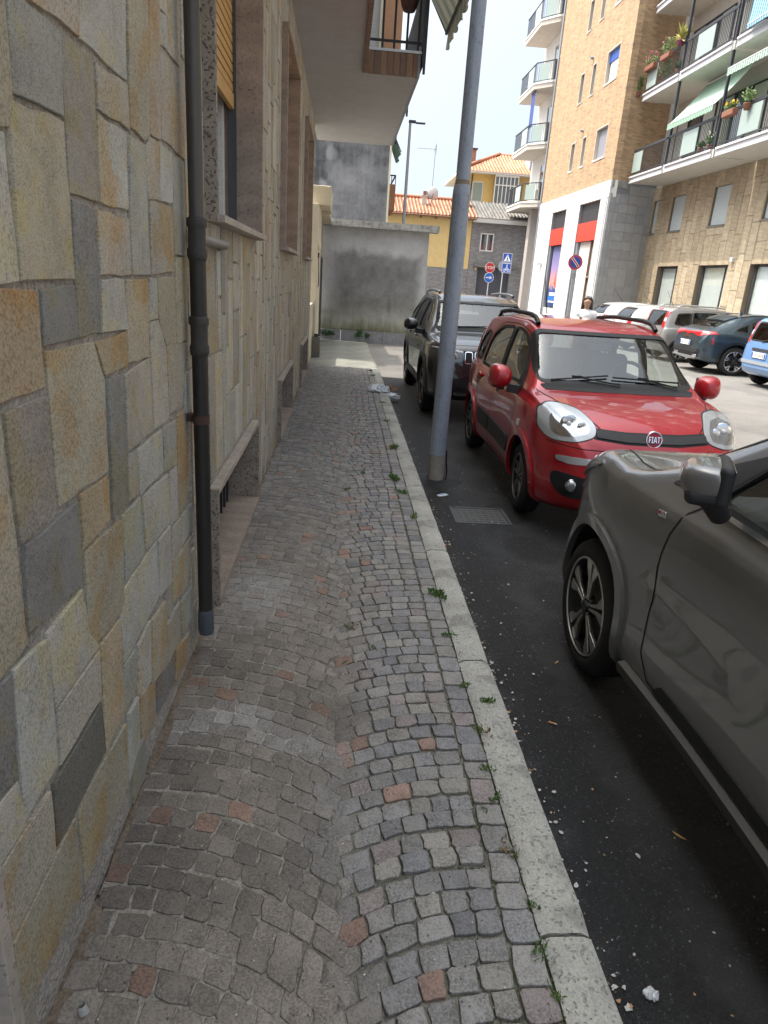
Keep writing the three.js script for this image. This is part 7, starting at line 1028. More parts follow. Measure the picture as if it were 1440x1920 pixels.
// ===== cars parked across the street, tails towards the road =====
const steelWheel = { face: mat([0.34, 0.34, 0.35], 0.4, { metalness: 0.6 }), spokes: [{ n: 7, p: [[-0.09, 0.15], [-0.13, 0.9], [-0.05, 0.95], [0.05, 0.95], [0.13, 0.9], [0.09, 0.15]] }] };
{ // dark blue-green coupe-like crossover
  const glass = [{ open: roundPoly([[0.78, 1.0], [0.45, 1.24], [0.15, 1.35], [-0.15, 1.39], [-0.16, 0.99]], 0.03), dark: 1 }, { open: roundPoly([[-0.24, 0.99], [-0.22, 1.39], [-0.6, 1.38], [-0.95, 1.30], [-1.0, 1.02]], 0.03), dark: 1 }, { open: roundPoly([[-1.08, 1.06], [-1.04, 1.26], [-1.3, 1.16], [-1.42, 1.09]], 0.02), dark: 1 }];
  const wheel = { face: mat([0.66, 0.66, 0.67], 0.25, { metalness: 0.85 }), spokes: [{ n: 5, m: rimDark, p: [[-0.13, 0.15], [-0.2, 0.9], [0.2, 0.9], [0.13, 0.15]], in: 0.05 }, { n: 5, p: [[0.02, 0.5], [0.20, 0.80], [0.30, 0.95], [0.12, 0.99], [0.06, 0.78]] }, { n: 5, p: [[-0.02, 0.5], [-0.20, 0.80], [-0.30, 0.95], [-0.12, 0.99], [-0.06, 0.78]] }] };
  const S = { paint: paint([0.038, 0.060, 0.078], 0.5), wb: 2.68, tyre: [0.35, 0.235, 0.25], track: 0.90, archGap: 0.045, archLift: 0.03, floor: 0.36, cabin: [-1.75, 1.2], cabinTop: 1.54,
    top: [[-2.22, 0.80], [-2.19, 0.98], [-2.12, 1.07], [-1.9, 1.14], [-1.55, 1.31], [-1.2, 1.435], [-0.6, 1.505], [0, 1.50], [0.4, 1.41], [0.8, 1.2], [1.1, 1.05], [1.25, 1.02], [1.8, 0.93], [2.05, 0.82], [2.17, 0.68], [2.2, 0.56]], bot: [[-2.22, 0.5], [-2.1, 0.34], [-1.8, 0.27], [1.8, 0.24], [2.2, 0.4]], w: [[-2.22, 0.68], [-2.12, 0.80], [-1.85, 0.885], [-1.34, 0.92], [-0.4, 0.88], [0.4, 0.88], [1.34, 0.92], [1.7, 0.88], [2.0, 0.76], [2.2, 0.5]], belt: [[-2.22, 0.78], [-2.05, 1.0], [-1.6, 1.03], [-1, 0.98], [0.8, 0.96], [1.5, 0.93], [1.95, 0.8], [2.2, 0.52]], wt: [[-2.22, 0.60], [-2.0, 0.66], [-1.5, 0.58], [-1, 0.58], [0, 0.60], [0.5, 0.60], [1.1, 0.72], [1.7, 0.68], [2.2, 0.35]], drop: [[-2.3, 0.03], [-1.5, 0.05], [0.5, 0.05], [2.2, 0.04]],
    crease: [{ y: () => 0.62, s: 0.14, a: -0.02 }], glass, screen: { open: roundPoly([[-0.66, 1.08], [0.66, 1.08], [0.58, 1.4], [-0.58, 1.4]], 0.05), z: 0.15 }, back: { open: roundPoly([[-0.60, 1.12], [0.60, 1.12], [0.50, 1.36], [-0.50, 1.36]], 0.04), z: -1.0 }, pillar: [[[-0.17, 0.99], [-0.23, 0.99], [-0.21, 1.39], [-0.15, 1.39]]], arch: { w: 0.06, off: 0.016, m: mat([0.02, 0.021, 0.024], 0.3), a0: -0.25 }, wheel, seats: { z: 0.0, y: 0.55, dash: [0.75, 1.0, 1.35, 0.4] } };
  const { t, car } = buildCar(S, 'dark_crossover', 'dark blue-green coupe crossover with red light bar, tail towards the street', [11.24, -0.12, -17.82], Math.PI / 2, 1);
  for (const s of ['left', 'right']) { part('door_gap', [car.line(s, [[0.9, 0.4], [0.88, 0.95], [0.48, 1.28], [0.15, 1.41], [-0.19, 1.43], [-0.2, 0.4], [0.9, 0.4]]), car.line(s, [[-0.2, 1.43], [-0.65, 1.42], [-1.0, 1.32], [-1.05, 1.0], [-0.95, 0.72], [-0.85, 0.4]])], gap, t); part('door_handle', car.panel(s, rectP(-0.92, -0.70, 0.86, 0.90, 0.015), 0.02), S.paint, t); part('tail_reflector', car.panel(s, roundPoly([[-1.98, 0.74], [-1.99, 0.88], [-1.95, 0.90], [-1.93, 0.74]], 0.01), 0.005), lampRed, t); part('sill_cladding', car.panel(s, rectP(-0.9, 0.95, 0.3, 0.42, 0.02), 0.014), trim, t); part('roof_rail', car.panel('top', s === 'left' ? rectP(0.5, 0.54, -1.2, 0.3, 0.01) : rectP(-0.54, -0.5, -1.2, 0.3, 0.01), 0.02), trim, t); const sg = s === 'left' ? 1 : -1, fp = (P) => s === 'left' ? P : flipA(P); part('tail_light', car.panel('rear', fp(roundPoly([[0.18, 1.02], [0.80, 1.035], [0.86, 0.985], [0.55, 0.90], [0.25, 0.965]], 0.012)), 0.012, { edge: 0.04 }), lampRed, t); wingMirror(t, sg * 1.02, 1.06, 0.62, S.paint, [0.2, 0.14, 0.12]); part('exhaust_tip', [bx(sg * 0.5 - 0.09, sg * 0.5 + 0.09, 0.38, 0.46, -2.21, -2.1, 0.02)], chrome, t); }
  part('light_bar', car.panel('rear', roundPoly([[-0.5, 1.01], [0.5, 1.01], [0.5, 0.965], [0.08, 0.955], [0, 0.90], [-0.08, 0.955], [-0.5, 0.965]], 0.008), 0.010, { edge: 0.04 }), lampRed, t); part('spoiler', car.panel('top', roundPoly([[-0.52, -1.24], [0.52, -1.24], [0.47, -1.56], [-0.47, -1.56]], 0.05), 0.03, { skirt: 0.05 }), S.paint, t); part('bumper', car.panel('rear', roundPoly([[-0.72, 0.60], [0.72, 0.60], [0.62, 0.40], [-0.62, 0.40]], 0.05), 0.01), rubber, t); part('plate_recess', car.panel('rear', rectP(-0.36, 0.36, 0.64, 0.80, 0.04), 0.002), mat([0.02, 0.025, 0.03], 0.5), t); rearPlate(t, car, 0.72, plateTex('GK·870VL'), 0.01);
  { const p = car.at('rear', 0, 0.86, 0.006), tx = new TextGeometry('CUPRA', { font, size: 0.045, depth: 0.004, curveSegments: 2 }); tx.computeBoundingBox(); const b = tx.boundingBox; tx.translate(-(b.max.x + b.min.x) / 2, 0, 0).scale(1.7, 1, 1).rotateY(Math.PI).translate(0, p[1], p[2] - 0.004); part('lettering', tx, mat([0.45, 0.2, 0.11], 0.3, { metalness: 0.9 }), t); } part('diffuser', [bx(-0.6, 0.6, 0.36, 0.40, -2.235, -2.15, 0.01)], mat([0.45, 0.46, 0.48], 0.3, { metalness: 0.8 }), t); part('rear_wiper', tube([car.at('rear', 0.02, 1.13, 0.015), car.at('rear', 0.18, 1.15, 0.015), car.at('rear', 0.34, 1.15, 0.015)], 0.012, 6), rubber, t); part('shark_fin', new THREE.ConeGeometry(0.06, 0.1, 8).scale(0.4, 1, 1.4).translate(0, 1.53, -0.9), S.paint, t);
}
// upright small hatchback (two of them)
function tallHatch(name, label, pos, colour, railM, lower) {
  const glass = [{ open: roundPoly([[0.78, 1.0], [0.72, 1.06], [0.45, 1.33], [0.25, 1.40], [-0.1, 1.41], [-0.12, 0.98]], 0.04), dark: 1 }, { open: roundPoly([[-0.2, 0.98], [-0.18, 1.41], [-0.85, 1.39], [-0.88, 1.0]], 0.04), dark: 1 }, { open: roundPoly([[-0.97, 1.02], [-0.95, 1.37], [-1.32, 1.34], [-1.40, 1.06]], 0.05), dark: 1 }];
  const S = { paint: colour, wb: 2.3, tyre: [0.29, 0.165, 0.185], track: 0.775, archGap: 0.04, archLift: 0.02, floor: 0.32, cabin: [-1.6, 1.1], cabinTop: 1.58, top: [[-1.74, 0.66], [-1.72, 0.9], [-1.68, 1.1], [-1.56, 1.44], [-1.48, 1.50], [-1.0, 1.55], [-0.3, 1.55], [0.3, 1.5], [0.5, 1.42], [0.8, 1.18], [1.0, 1.03], [1.1, 1.0], [1.5, 0.9], [1.68, 0.78], [1.76, 0.62]], bot: [[-1.74, 0.42], [-1.66, 0.3], [-1.4, 0.22], [1.4, 0.2], [1.76, 0.4]], w: [[-1.74, 0.62], [-1.70, 0.70], [-1.6, 0.76], [-1.2, 0.795], [1.2, 0.795], [1.5, 0.75], [1.7, 0.62], [1.76, 0.5]], belt: [[-1.74, 0.62], [-1.66, 0.95], [-1, 0.96], [1.0, 0.92], [1.5, 0.82], [1.76, 0.58]], wt: [[-1.74, 0.56], [-1.6, 0.60], [-1, 0.605], [0.3, 0.60], [0.7, 0.63], [1.05, 0.68], [1.5, 0.62], [1.76, 0.4]], drop: [[-1.8, 0.08], [-1.4, 0.05], [0.5, 0.05], [1.76, 0.04]],
    glass, screen: { open: roundPoly([[-0.62, 1.06], [0.62, 1.06], [0.56, 1.4], [-0.56, 1.4]], 0.05), z: 0.3 }, back: { open: roundPoly([[-0.52, 1.0], [0.52, 1.0], [0.48, 1.40], [-0.48, 1.40]], 0.05), z: -1.3 }, pillar: [[[-0.12, 0.98], [-0.2, 0.98], [-0.18, 1.41], [-0.1, 1.41]]], arch: { w: 0.05, off: 0.014, m: lower ?? colour, a0: -0.2 }, wheel: steelWheel, seats: { z: 0.0, y: 0.56, dash: [0.75, 1.0, 1.36, 0.5] } };
  const { t, car } = buildCar(S, name, label, pos, Math.PI / 2, 0.8);
  for (const s of ['left', 'right']) { const sg = s === 'left' ? 1 : -1, fp = (P) => s === 'left' ? P : flipA(P); part('door_gap', [car.line(s, [[0.85, 0.3], [0.85, 0.95], [0.5, 1.36], [0.25, 1.45], [-0.16, 1.46], [-0.16, 0.3], [0.85, 0.3]]), car.line(s, [[-0.16, 1.46], [-0.88, 1.44], [-0.93, 0.98], [-0.8, 0.6], [-0.75, 0.3]])], gap, t); part('tail_light', car.panel('rear', fp(roundPoly([[0.545, 0.96], [0.66, 0.94], [0.62, 1.40], [0.52, 1.43]], 0.02)), 0.008, { edge: 0.04 }), lampRed, t); part('reversing_light', car.panel('rear', fp(roundPoly([[0.56, 1.12], [0.635, 1.12], [0.625, 1.22], [0.55, 1.22]], 0.012)), 0.012, { edge: 0.04 }), lampWhite, t); part('side_moulding', car.panel(s, rectP(-0.7, 0.75, 0.45, 0.52, 0.01), 0.012), trim, t);
    part('side_quarter', car.panel(s, roundPoly([[-0.9, 1.0], [-0.9, 1.39], [-0.96, 1.385], [-0.97, 1.01]], 0.01), 0.003), trim, t); if (railM) { const r = []; for (let z = -1.35; z <= 0.2; z += 0.12) r.push([sg * 0.56, car.hit('top', sg * 0.555, z).p.y + (z < -1.3 || z > 0.1 ? 0.015 : 0.06), z]); part('roof_rail', tube(r, 0.02, 8, 40), railM, t); } wingMirror(t, sg * 0.92, 1.04, 0.7, colour, [0.18, 0.16, 0.11]); }
  part('bumper_strip', car.panel('rear', rectP(-0.66, 0.66, 0.50, 0.57, 0.02), 0.02), lower ? trim : mat([0.28, 0.30, 0.33], 0.6), t); part('tailgate_handle', car.panel('rear', rectP(-0.32, 0.32, 0.79, 0.845, 0.015), 0.02), trim, t); part('tailgate_gap', car.line('rear', [[-0.6, 0.60], [-0.62, 0.92], [-0.5, 0.94]]), gap, t); part('tailgate_gap', car.line('rear', [[0.6, 0.60], [0.62, 0.92], [0.5, 0.94]]), gap, t); part('brake_light', car.panel('rear', rectP(-0.12, 0.12, 1.43, 1.47, 0.01), 0.01), lampRed, t); part('rear_wiper', tube([car.at('rear', 0.05, 0.99, 0.02), car.at('rear', -0.12, 1.03, 0.02), car.at('rear', -0.3, 1.04, 0.02)], 0.012, 6), rubber, t); part('roof_aerial', rod([0, 1.54, -1.2], [0.03, 1.95, -1.45], 0.008, 0.004, 6), rubber, t);
  return { t, car };
}
{ const a = tallHatch('light_blue_hatchback', 'light blue upright hatchback at the right edge, next to the dark crossover', [10.96, -0.12, -14.82], paint([0.155, 0.30, 0.56], 0.25)); rearPlate(a.t, a.car, 0.70, plateTex('CM·264RB'));
  const b = tallHatch('silver_hatchback', 'silver-grey upright hatchback with roof rails beyond the dark crossover', [11.0, -0.12, -20.55], paint([0.34, 0.33, 0.32], 0.5), mat([0.5, 0.5, 0.5], 0.35, { metalness: 0.8 }), trim); rearPlate(b.t, b.car, 0.70, plateTex('DB·518ZK')); }
function smallHatch(name, label, pos, colour) {
  const S = { paint: colour, wb: 2.5, tyre: [0.3, 0.185, 0.2], track: 0.80, archGap: 0.04, archLift: 0.02, floor: 0.32, cabin: [-1.65, 1.2], cabinTop: 1.56, top: [[-1.9, 0.7], [-1.87, 0.95], [-1.78, 1.15], [-1.55, 1.38], [-1.3, 1.46], [-0.6, 1.52], [0, 1.51], [0.4, 1.42], [0.8, 1.2], [1.15, 1.03], [1.3, 1.0], [1.8, 0.85], [2.0, 0.62]], bot: [[-1.9, 0.45], [-1.7, 0.28], [1.7, 0.2], [2.0, 0.4]], w: [[-1.9, 0.6], [-1.75, 0.76], [-1.3, 0.83], [0, 0.83], [1.3, 0.83], [1.75, 0.72], [2.0, 0.45]], belt: [[-1.9, 0.66], [-1.75, 0.98], [-1, 0.97], [1, 0.93], [1.7, 0.8], [2.0, 0.58]], wt: [[-1.9, 0.5], [-1.6, 0.58], [-1, 0.60], [0.4, 0.6], [0.8, 0.65], [1.2, 0.7], [1.8, 0.6], [2.0, 0.35]],
    glass: [{ open: roundPoly([[0.85, 1.0], [0.5, 1.26], [0.2, 1.38], [-0.12, 1.4], [-0.13, 0.98]], 0.04), dark: 1 }, { open: roundPoly([[-0.2, 0.98], [-0.19, 1.4], [-0.7, 1.39], [-1.0, 1.3], [-1.25, 1.1], [-1.1, 1.0]], 0.04), dark: 1 }], screen: { open: roundPoly([[-0.66, 1.06], [0.66, 1.06], [0.57, 1.4], [-0.57, 1.4]], 0.06), z: 0.2 }, back: { open: roundPoly([[-0.58, 1.08], [0.58, 1.08], [0.5, 1.38], [-0.5, 1.38]], 0.06), z: -1.25 }, arch: { w: 0.04, off: 0.012, a0: -0.2 }, wheel: steelWheel, seats: { z: 0, y: 0.55, dash: [0.8, 0.98, 1.34, 0.4] } };
  const { t, car } = buildCar(S, name, label, pos, Math.PI / 2, 0.7);
  for (const s of ['left', 'right']) { const fp = (P) => s === 'left' ? P : flipA(P); part('door_gap', [car.line(s, [[0.9, 0.3], [0.92, 0.95], [0.5, 1.3], [0.2, 1.43], [-0.16, 1.45], [-0.16, 0.3], [0.9, 0.3]])], gap, t); part('tail_light', car.panel('rear', fp(roundPoly([[0.5, 0.86], [0.72, 0.86], [0.7, 1.05], [0.62, 1.06]], 0.03)), 0.008, { edge: 0.04 }), lampRed, t); part('roof_strip', car.panel('top', fp(rectP(0.5, 0.53, -1.2, 0.2, 0.01)), 0.008), trim, t); wingMirror(t, (s === 'left' ? 1 : -1) * 0.95, 1.04, 0.7, colour, [0.18, 0.15, 0.11]); }
  part('number_plate', new RoundedBoxGeometry(0.52, 0.12, 0.012, 2, 0.004).translate(0, 0.7, car.at('rear', 0, 0.7, 0.02)[2]), MT.white, t); part('roof_aerial', rod([0, 1.5, -0.9], [0.02, 1.95, -1.3], 0.008, 0.004, 6), rubber, t); return { t, car };
}
smallHatch('white_hatchback', 'white hatchback parked between the silver upright hatchback and the pearl one', [11.2, -0.12, -23.2], paint([0.62, 0.62, 0.60], 0.05));
smallHatch('pearl_hatchback', 'pale grey-white car with dark roof strips, farthest in the row of parked cars', [11.3, -0.12, -25.9], paint([0.66, 0.67, 0.69], 0.1));

// ---------- a passer-by between the parked cars ----------
{
  // limbs as tapered capsules blended into one surface
  function body(caps, lo, hi, cell, blend) {
    const n = Math.ceil(Math.max(hi[0] - lo[0], hi[1] - lo[1], hi[2] - lo[2]) / cell) + 3, size = n * cell / 2, c = lo.map((v, i) => (v + hi[i]) / 2), mc = new MarchingCubes(n, new THREE.MeshBasicMaterial(), false, false, 400000); mc.isolation = 0;
    for (let k = 0; k < n; k++) for (let j = 0; j < n; j++) for (let i = 0; i < n; i++) {
      const p = [i, j, k].map((v, q) => c[q] + (v - n / 2) / (n / 2) * size); let s = 0, e = 0;
      for (const [a, b, ra, rb, sq] of caps) { const ab = b.map((v, q) => v - a[q]), ap = p.map((v, q) => v - a[q]), L = ab[0] ** 2 + ab[1] ** 2 + ab[2] ** 2, t = L ? clamp((ap[0] * ab[0] + ap[1] * ab[1] + ap[2] * ab[2]) / L) : 0, f = sq ?? 1, d = Math.hypot(ap[0] - ab[0] * t, ap[1] - ab[1] * t, (ap[2] - ab[2] * t) * f) - lerp(ra, rb, t); e += Math.exp(-d / blend); }
      mc.field[i + j * n + k * n * n] = blend * Math.log(Math.max(e, 1e-30));
    }
    mc.update(); const g = new THREE.BufferGeometry(), m = mc.count; g.setAttribute('position', new THREE.BufferAttribute(mc.positionArray.slice(0, m * 3), 3)); g.setAttribute('normal', new THREE.BufferAttribute(mc.normalArray.slice(0, m * 3), 3)); const P = g.attributes.position; for (let i = 0; i < P.count; i++) P.setXYZ(i, P.getX(i) * size + c[0], P.getY(i) * size + c[1], P.getZ(i) * size + c[2]); g.computeVertexNormals(); return metreUV(g);
  }
  const t = thing('person', 'woman with long dark hair in a white top walking beyond the red hatchback', 'person', [4.9, -0.12, -14.0], -0.35), skin = mat([0.46, 0.26, 0.18], 0.55), hair = mat([0.035, 0.02, 0.014], 0.5);
  // skin surface: legs, arms, hands with fingers, neck
  const caps = []; for (const s of [1, -1]) { const st = s * 0.1; caps.push([[s * 0.09, 0.88, 0], [s * 0.1, 0.47, 0.02 + st], 0.085, 0.055], [[s * 0.1, 0.47, 0.02 + st], [s * 0.1, 0.08, st - 0.06], 0.055, 0.034], [[s * 0.1, 0.045, st - 0.08], [s * 0.11, 0.03, st + 0.1], 0.036, 0.028], [[s * 0.17, 1.36, 0], [s * 0.21, 1.1, -st * 0.5], 0.042, 0.034], [[s * 0.21, 1.1, -st * 0.5], [s * 0.2, 0.87, 0.06 - st], 0.034, 0.024], [[s * 0.2, 0.86, 0.06 - st], [s * 0.2, 0.79, 0.07 - st], 0.028, 0.024]); for (let f = 0; f < 4; f++) caps.push([[s * 0.2, 0.79, 0.045 + f * 0.018 - st], [s * 0.195, 0.72 + 0.006 * Math.abs(f - 1.5), 0.055 + f * 0.018 - st], 0.0095, 0.008]); caps.push([[s * 0.19, 0.84, 0.08 - st], [s * 0.18, 0.775, 0.105 - st], 0.011, 0.009]); }
  caps.push([[0, 0.9, 0], [0, 1.3, 0], 0.12, 0.13, 1.3], [[-0.13, 1.37, 0], [0.13, 1.37, 0], 0.055, 0.055], [[0, 1.36, 0], [0, 1.5, 0.015], 0.052, 0.045]);
  const head = [[[0, 1.585, -0.005], [0, 1.6, 0.005], 0.082, 0.084, 0.86], [[0, 1.52, 0.035], [0, 1.545, 0.04], 0.042, 0.05], [[0, 1.555, 0.088], [0, 1.575, 0.08], 0.011, 0.008], [[-0.02, 1.52, 0.072], [0.02, 1.52, 0.072], 0.008, 0.008], [[0, 1.5, 0.06], [0, 1.5, 0.065], 0.02, 0.018], [[-0.03, 1.598, 0.07], [0.03, 1.598, 0.07], 0.012, 0.012], [[0.078, 1.56, 0], [0.08, 1.585, -0.005], 0.012, 0.013], [[-0.078, 1.56, 0], [-0.08, 1.585, -0.005], 0.012, 0.013], [[0, 1.46, 0.01], [0, 1.52, 0.01], 0.045, 0.045]];
  part('body', mergeGeometries([body(caps, [-0.3, -0.02, -0.25], [0.3, 1.55, 0.25], 0.019, 0.014), body(head, [-0.12, 1.42, -0.12], [0.12, 1.72, 0.13], 0.0085, 0.008)]), skin, t);
  part('top', body([[[0, 1.0, 0], [0, 1.32, 0], 0.14, 0.145, 1.25], [[-0.14, 1.365, 0], [0.14, 1.365, 0], 0.068, 0.068], [[0.16, 1.36, 0], [0.2, 1.22, -0.02], 0.06, 0.058], [[-0.16, 1.36, 0], [-0.2, 1.22, 0.02], 0.06, 0.058]], [-0.3, 0.8, -0.2], [0.3, 1.5, 0.2], 0.024, 0.016), mat([0.82, 0.82, 0.84], 0.85), t);
  part('trousers', body([[[0, 0.98, 0], [0, 0.86, 0], 0.15, 0.155, 1.2], [[0.09, 0.86, 0], [0.1, 0.45, 0.12], 0.105, 0.075], [[0.1, 0.45, 0.12], [0.1, 0.12, 0.04], 0.075, 0.06], [[-0.09, 0.86, 0], [-0.1, 0.45, -0.08], 0.105, 0.075], [[-0.1, 0.45, -0.08], [-0.1, 0.12, -0.16], 0.075, 0.06]], [-0.3, 0.03, -0.3], [0.3, 1.15, 0.3], 0.026, 0.016), mat([0.03, 0.035, 0.06], 0.9), t);
  part('hair', body([[[0, 1.615, -0.03], [0, 1.6, -0.03], 0.094, 0.092], [[0.06, 1.6, -0.03], [0.085, 1.36, -0.02], 0.05, 0.035], [[-0.06, 1.6, -0.03], [-0.085, 1.36, -0.02], 0.05, 0.035], [[-0.03, 1.655, 0.045], [0.03, 1.655, 0.045], 0.04, 0.04], [[0, 1.58, -0.07], [0, 1.34, -0.09], 0.07, 0.06], [[0.05, 1.65, 0.03], [0.078, 1.56, 0.03], 0.028, 0.02], [[-0.05, 1.65, 0.03], [-0.078, 1.56, 0.03], 0.028, 0.02]], [-0.16, 1.25, -0.2], [0.16, 1.75, 0.12], 0.014, 0.012), hair, t);
  for (const s of [1, -1]) { part('eye', new THREE.SphereGeometry(0.011, 14, 10).translate(s * 0.031, 1.585, 0.073), mat([0.06, 0.04, 0.03], 0.2), t); part('shoe', new THREE.SphereGeometry(1, 18, 12).scale(0.045, 0.04, 0.13).translate(s * 0.105, 0.04, s * 0.1 + 0.01), mat([0.7, 0.7, 0.7], 0.7), t); part('eyebrow', rod([s * 0.018, 1.606, 0.081], [s * 0.045, 1.605, 0.073], 0.004, 0.003, 6), hair, t); }
  part('mouth', new THREE.SphereGeometry(1, 14, 8).scale(0.022, 0.006, 0.006).translate(0, 1.522, 0.083), mat([0.36, 0.10, 0.09], 0.5), t);
}
// ---------- weeds, litter ----------
{
  const R = rng(77), G = 'weeds in the joint between setts and kerb', L = 'small green weed tuft rooted in the joint beside the kerb';
  const spots = [[0.60, -6.9, 1.3], [0.52, -5.75, 1.5], [0.56, -5.35, 1.1], [0.60, -4.75, 1.0], [0.60, -3.45, 1.2], [0.6, -3.0, 0.9], [0.61, -2.56, 0.8], [0.69, -2.44, 0.9], [0.61, -2.25, 0.7], [0.6, -2.02, 0.8], [0.6, -1.87, 0.8], [0.55, -1.82, 0.5], [0.61, -1.63, 0.5], [0.62, -1.45, 0.6], [0.6, -1.31, 0.9], [0.61, -1.19, 0.7], [0.10, -3.05, 0.6], [0.22, -2.85, 0.6], [0.08, -2.72, 0.5], [0.25, -5.9, 0.9], [0.1, -5.4, 0.7], [0.58, -12.9, 1.3], [0.6, -12.3, 1.2], [0.62, -9.6, 1.0], [0.6, -8.3, 0.9]];
  spots.forEach(([x, z, s], i) => {
    const own = { 0: 'big green weed tuft at the kerb joint beyond the steel pole', 1: 'spreading weed tuft between setts and kerb level with the steel pole', 4: 'green weed clump at the kerb joint level with the grey front wheel', 7: 'weed growing right on the pale kerb stone beside the grey front wheel', 14: 'weed tuft in the kerb joint next to the kerb-stone joint nearest the camera', 21: 'weed tuft at the far end of the setts by the sunlit patch', 22: 'weed in the kerb joint just short of the sunlit patch' }; const t = thing('weed', own[i] ?? (x < 0.4 ? 'tiny weed sprouting between the setts in the middle of the pavement' : L), 'weed', [x, -0.004, z], R() * 6, x < 0.4 ? 'weeds between the setts' : G); if (i < 5) s *= 1.3;
    part('leaf_tuft', leaves(Math.round(22 + 26 * s), () => [0, 0.008 * s, 0], [0.018 * s, 0.008 * s, 0.045 * s], 0.02 * s, 700 + i, 0.35), i % 3 ? mat([0.085, 0.17, 0.035], 0.75) : mat([0.12, 0.19, 0.04], 0.75), t);
    if (i % 4 === 0) part('dry_leaves', leaves(14, () => [0.02, 0.006, 0.02], [0.04, 0.006, 0.04], 0.022, 760 + i, 0.4), mat([0.25, 0.17, 0.06], 0.9), t, null, 'stuff');
  });
  const weedsWall = [[-0.3, -19.93, 1.6], [0.5, -19.9, 2.2], [0.75, -19.9, 1.5], [-0.45, -19.8, 1.8]]; weedsWall.forEach(([x, z, s], i) => { const t = thing('weed', 'green weeds growing at the foot of the grey yard wall', 'weed', [x, 0.0, z], i, 'weeds at the yard wall'); part('leaf_tuft', leaves(90, () => [0, 0.045 * s, 0], [0.09 * s, 0.045 * s, 0.04], 0.04 * s, 790 + i, 0.35), mat([0.05, 0.11, 0.03], 0.8), t); });
  // moss that fills the joints near the kerb
  const moss = leaves(5200, () => { const e = Math.pow(R(), 2.2); return [0.612 - 0.2 * e - 0.1 * (R() < 0.3 ? 1 : 0) * R(), -0.0095, -1.0 - 10.5 * R() * R()]; }, [0.006, 0.002, 0.016], 0.009, 801, 0.7); const mm = part('moss', moss, mat([0.10, 0.11, 0.035], 0.95), scene); mm.userData.label = 'thin moss and dirt in the joints along the kerb'; mm.userData.category = 'moss'; mm.userData.kind = 'stuff';
  // scraps along the gutter
  const chip = (x, y, z, s, thick) => { const n = 5 + Math.floor(R() * 3), pts = Array.from({ length: n }, (_, i) => { const a = i / n * 6.283 + 0.5 * R(), r = s * (0.5 + 0.7 * R()); return [r * Math.cos(a), r * Math.sin(a)]; }); const g = prism(pts, thick).rotateX(-Math.PI / 2).rotateY(R() * 6).rotateX((R() - 0.5) * 0.5).rotateZ((R() - 0.5) * 0.5); return metreUV(g.translate(x, y, z)); };
  const cols = [[0.5, 0.49, 0.45], [0.42, 0.40, 0.36], [0.46, 0.24, 0.12], [0.5, 0.34, 0.2], [0.62, 0.62, 0.62], [0.2, 0.13, 0.08], [0.45, 0.03, 0.03]], out = [];
  for (let i = 0; i < 680; i++) { const z = -1.0 - 11 * Math.pow(R(), 1.25), d = Math.pow(R(), 2.6), x = 0.775 + 0.05 * R() + 0.55 * d * (R() < 0.35 ? 1 : 0.15), s = 0.0025 + 0.009 * Math.pow(R(), 3.0), h = R(), c = h < 0.36 ? 0 : h < 0.54 ? 1 : h < 0.66 ? 3 : h < 0.74 ? 2 : h < 0.84 ? 4 : h < 0.985 ? 5 : 6; out.push(tint(chip(x, -0.115, z, s, 0.002), cols[c])); }
  for (let i = 0; i < 200; i++) { const z = -1.2 - 6 * R(), x = 0.9 + 1.0 * R(), s = 0.002 + 0.004 * R(); out.push(tint(chip(x, -0.1165, z, s, 0.002), cols[Math.floor(R() * 6)])); }
  const lit = part('litter', mergeGeometries(out), mat([1, 1, 1], 0.85, { vertexColors: true }), scene); lit.userData.label = 'tiny scraps of paper, butts and leaves scattered along the gutter'; lit.userData.category = 'litter'; lit.userData.kind = 'stuff';
  const grit = []; for (let i = 0; i < 420; i++) { const x = -0.55 + 1.15 * R(), z = -1.0 - 4.5 * R() * R(); grit.push(tint(chip(x, 0.002, z, 0.0012 + 0.002 * R(), 0.0015), R() < 0.6 ? [0.08, 0.06, 0.05] : [0.62, 0.58, 0.5])); } const gr = part('grit', mergeGeometries(grit), mat([1, 1, 1], 0.9, { vertexColors: true }), scene); gr.userData.label = 'fine dark and pale grit lying on the setts'; gr.userData.category = 'grit'; gr.userData.kind = 'stuff';
  // single pieces one can point to
  const scrap = (name, label, cat, x, y, z, g, m, turn = 0) => { const t = thing(name, label, cat, [x, y, z], turn); part(name === 'cigarette_butt' ? 'filter' : 'sheet', g, m, t); return t; };
  const butt = (x, z, a, lab) => { const t = thing('cigarette_butt', lab, 'cigarette butt', [x, -0.1145, z], a); part('filter', rod([0, 0, 0], [0.024, 0, 0], 0.0042, 0.0042, 10), mat([0.62, 0.27, 0.08], 0.8), t); part('paper', rod([0.0241, 0, 0], [0.036, 0, 0.001], 0.004, 0.0034, 10), MT.white, t); };
  butt(0.98, -2.47, -0.5, 'orange cigarette butt lying alone on the black asphalt ahead of the kerb'); butt(1.15, -2.95, 0.8, 'orange cigarette butt on the asphalt close to the grey front wheel');
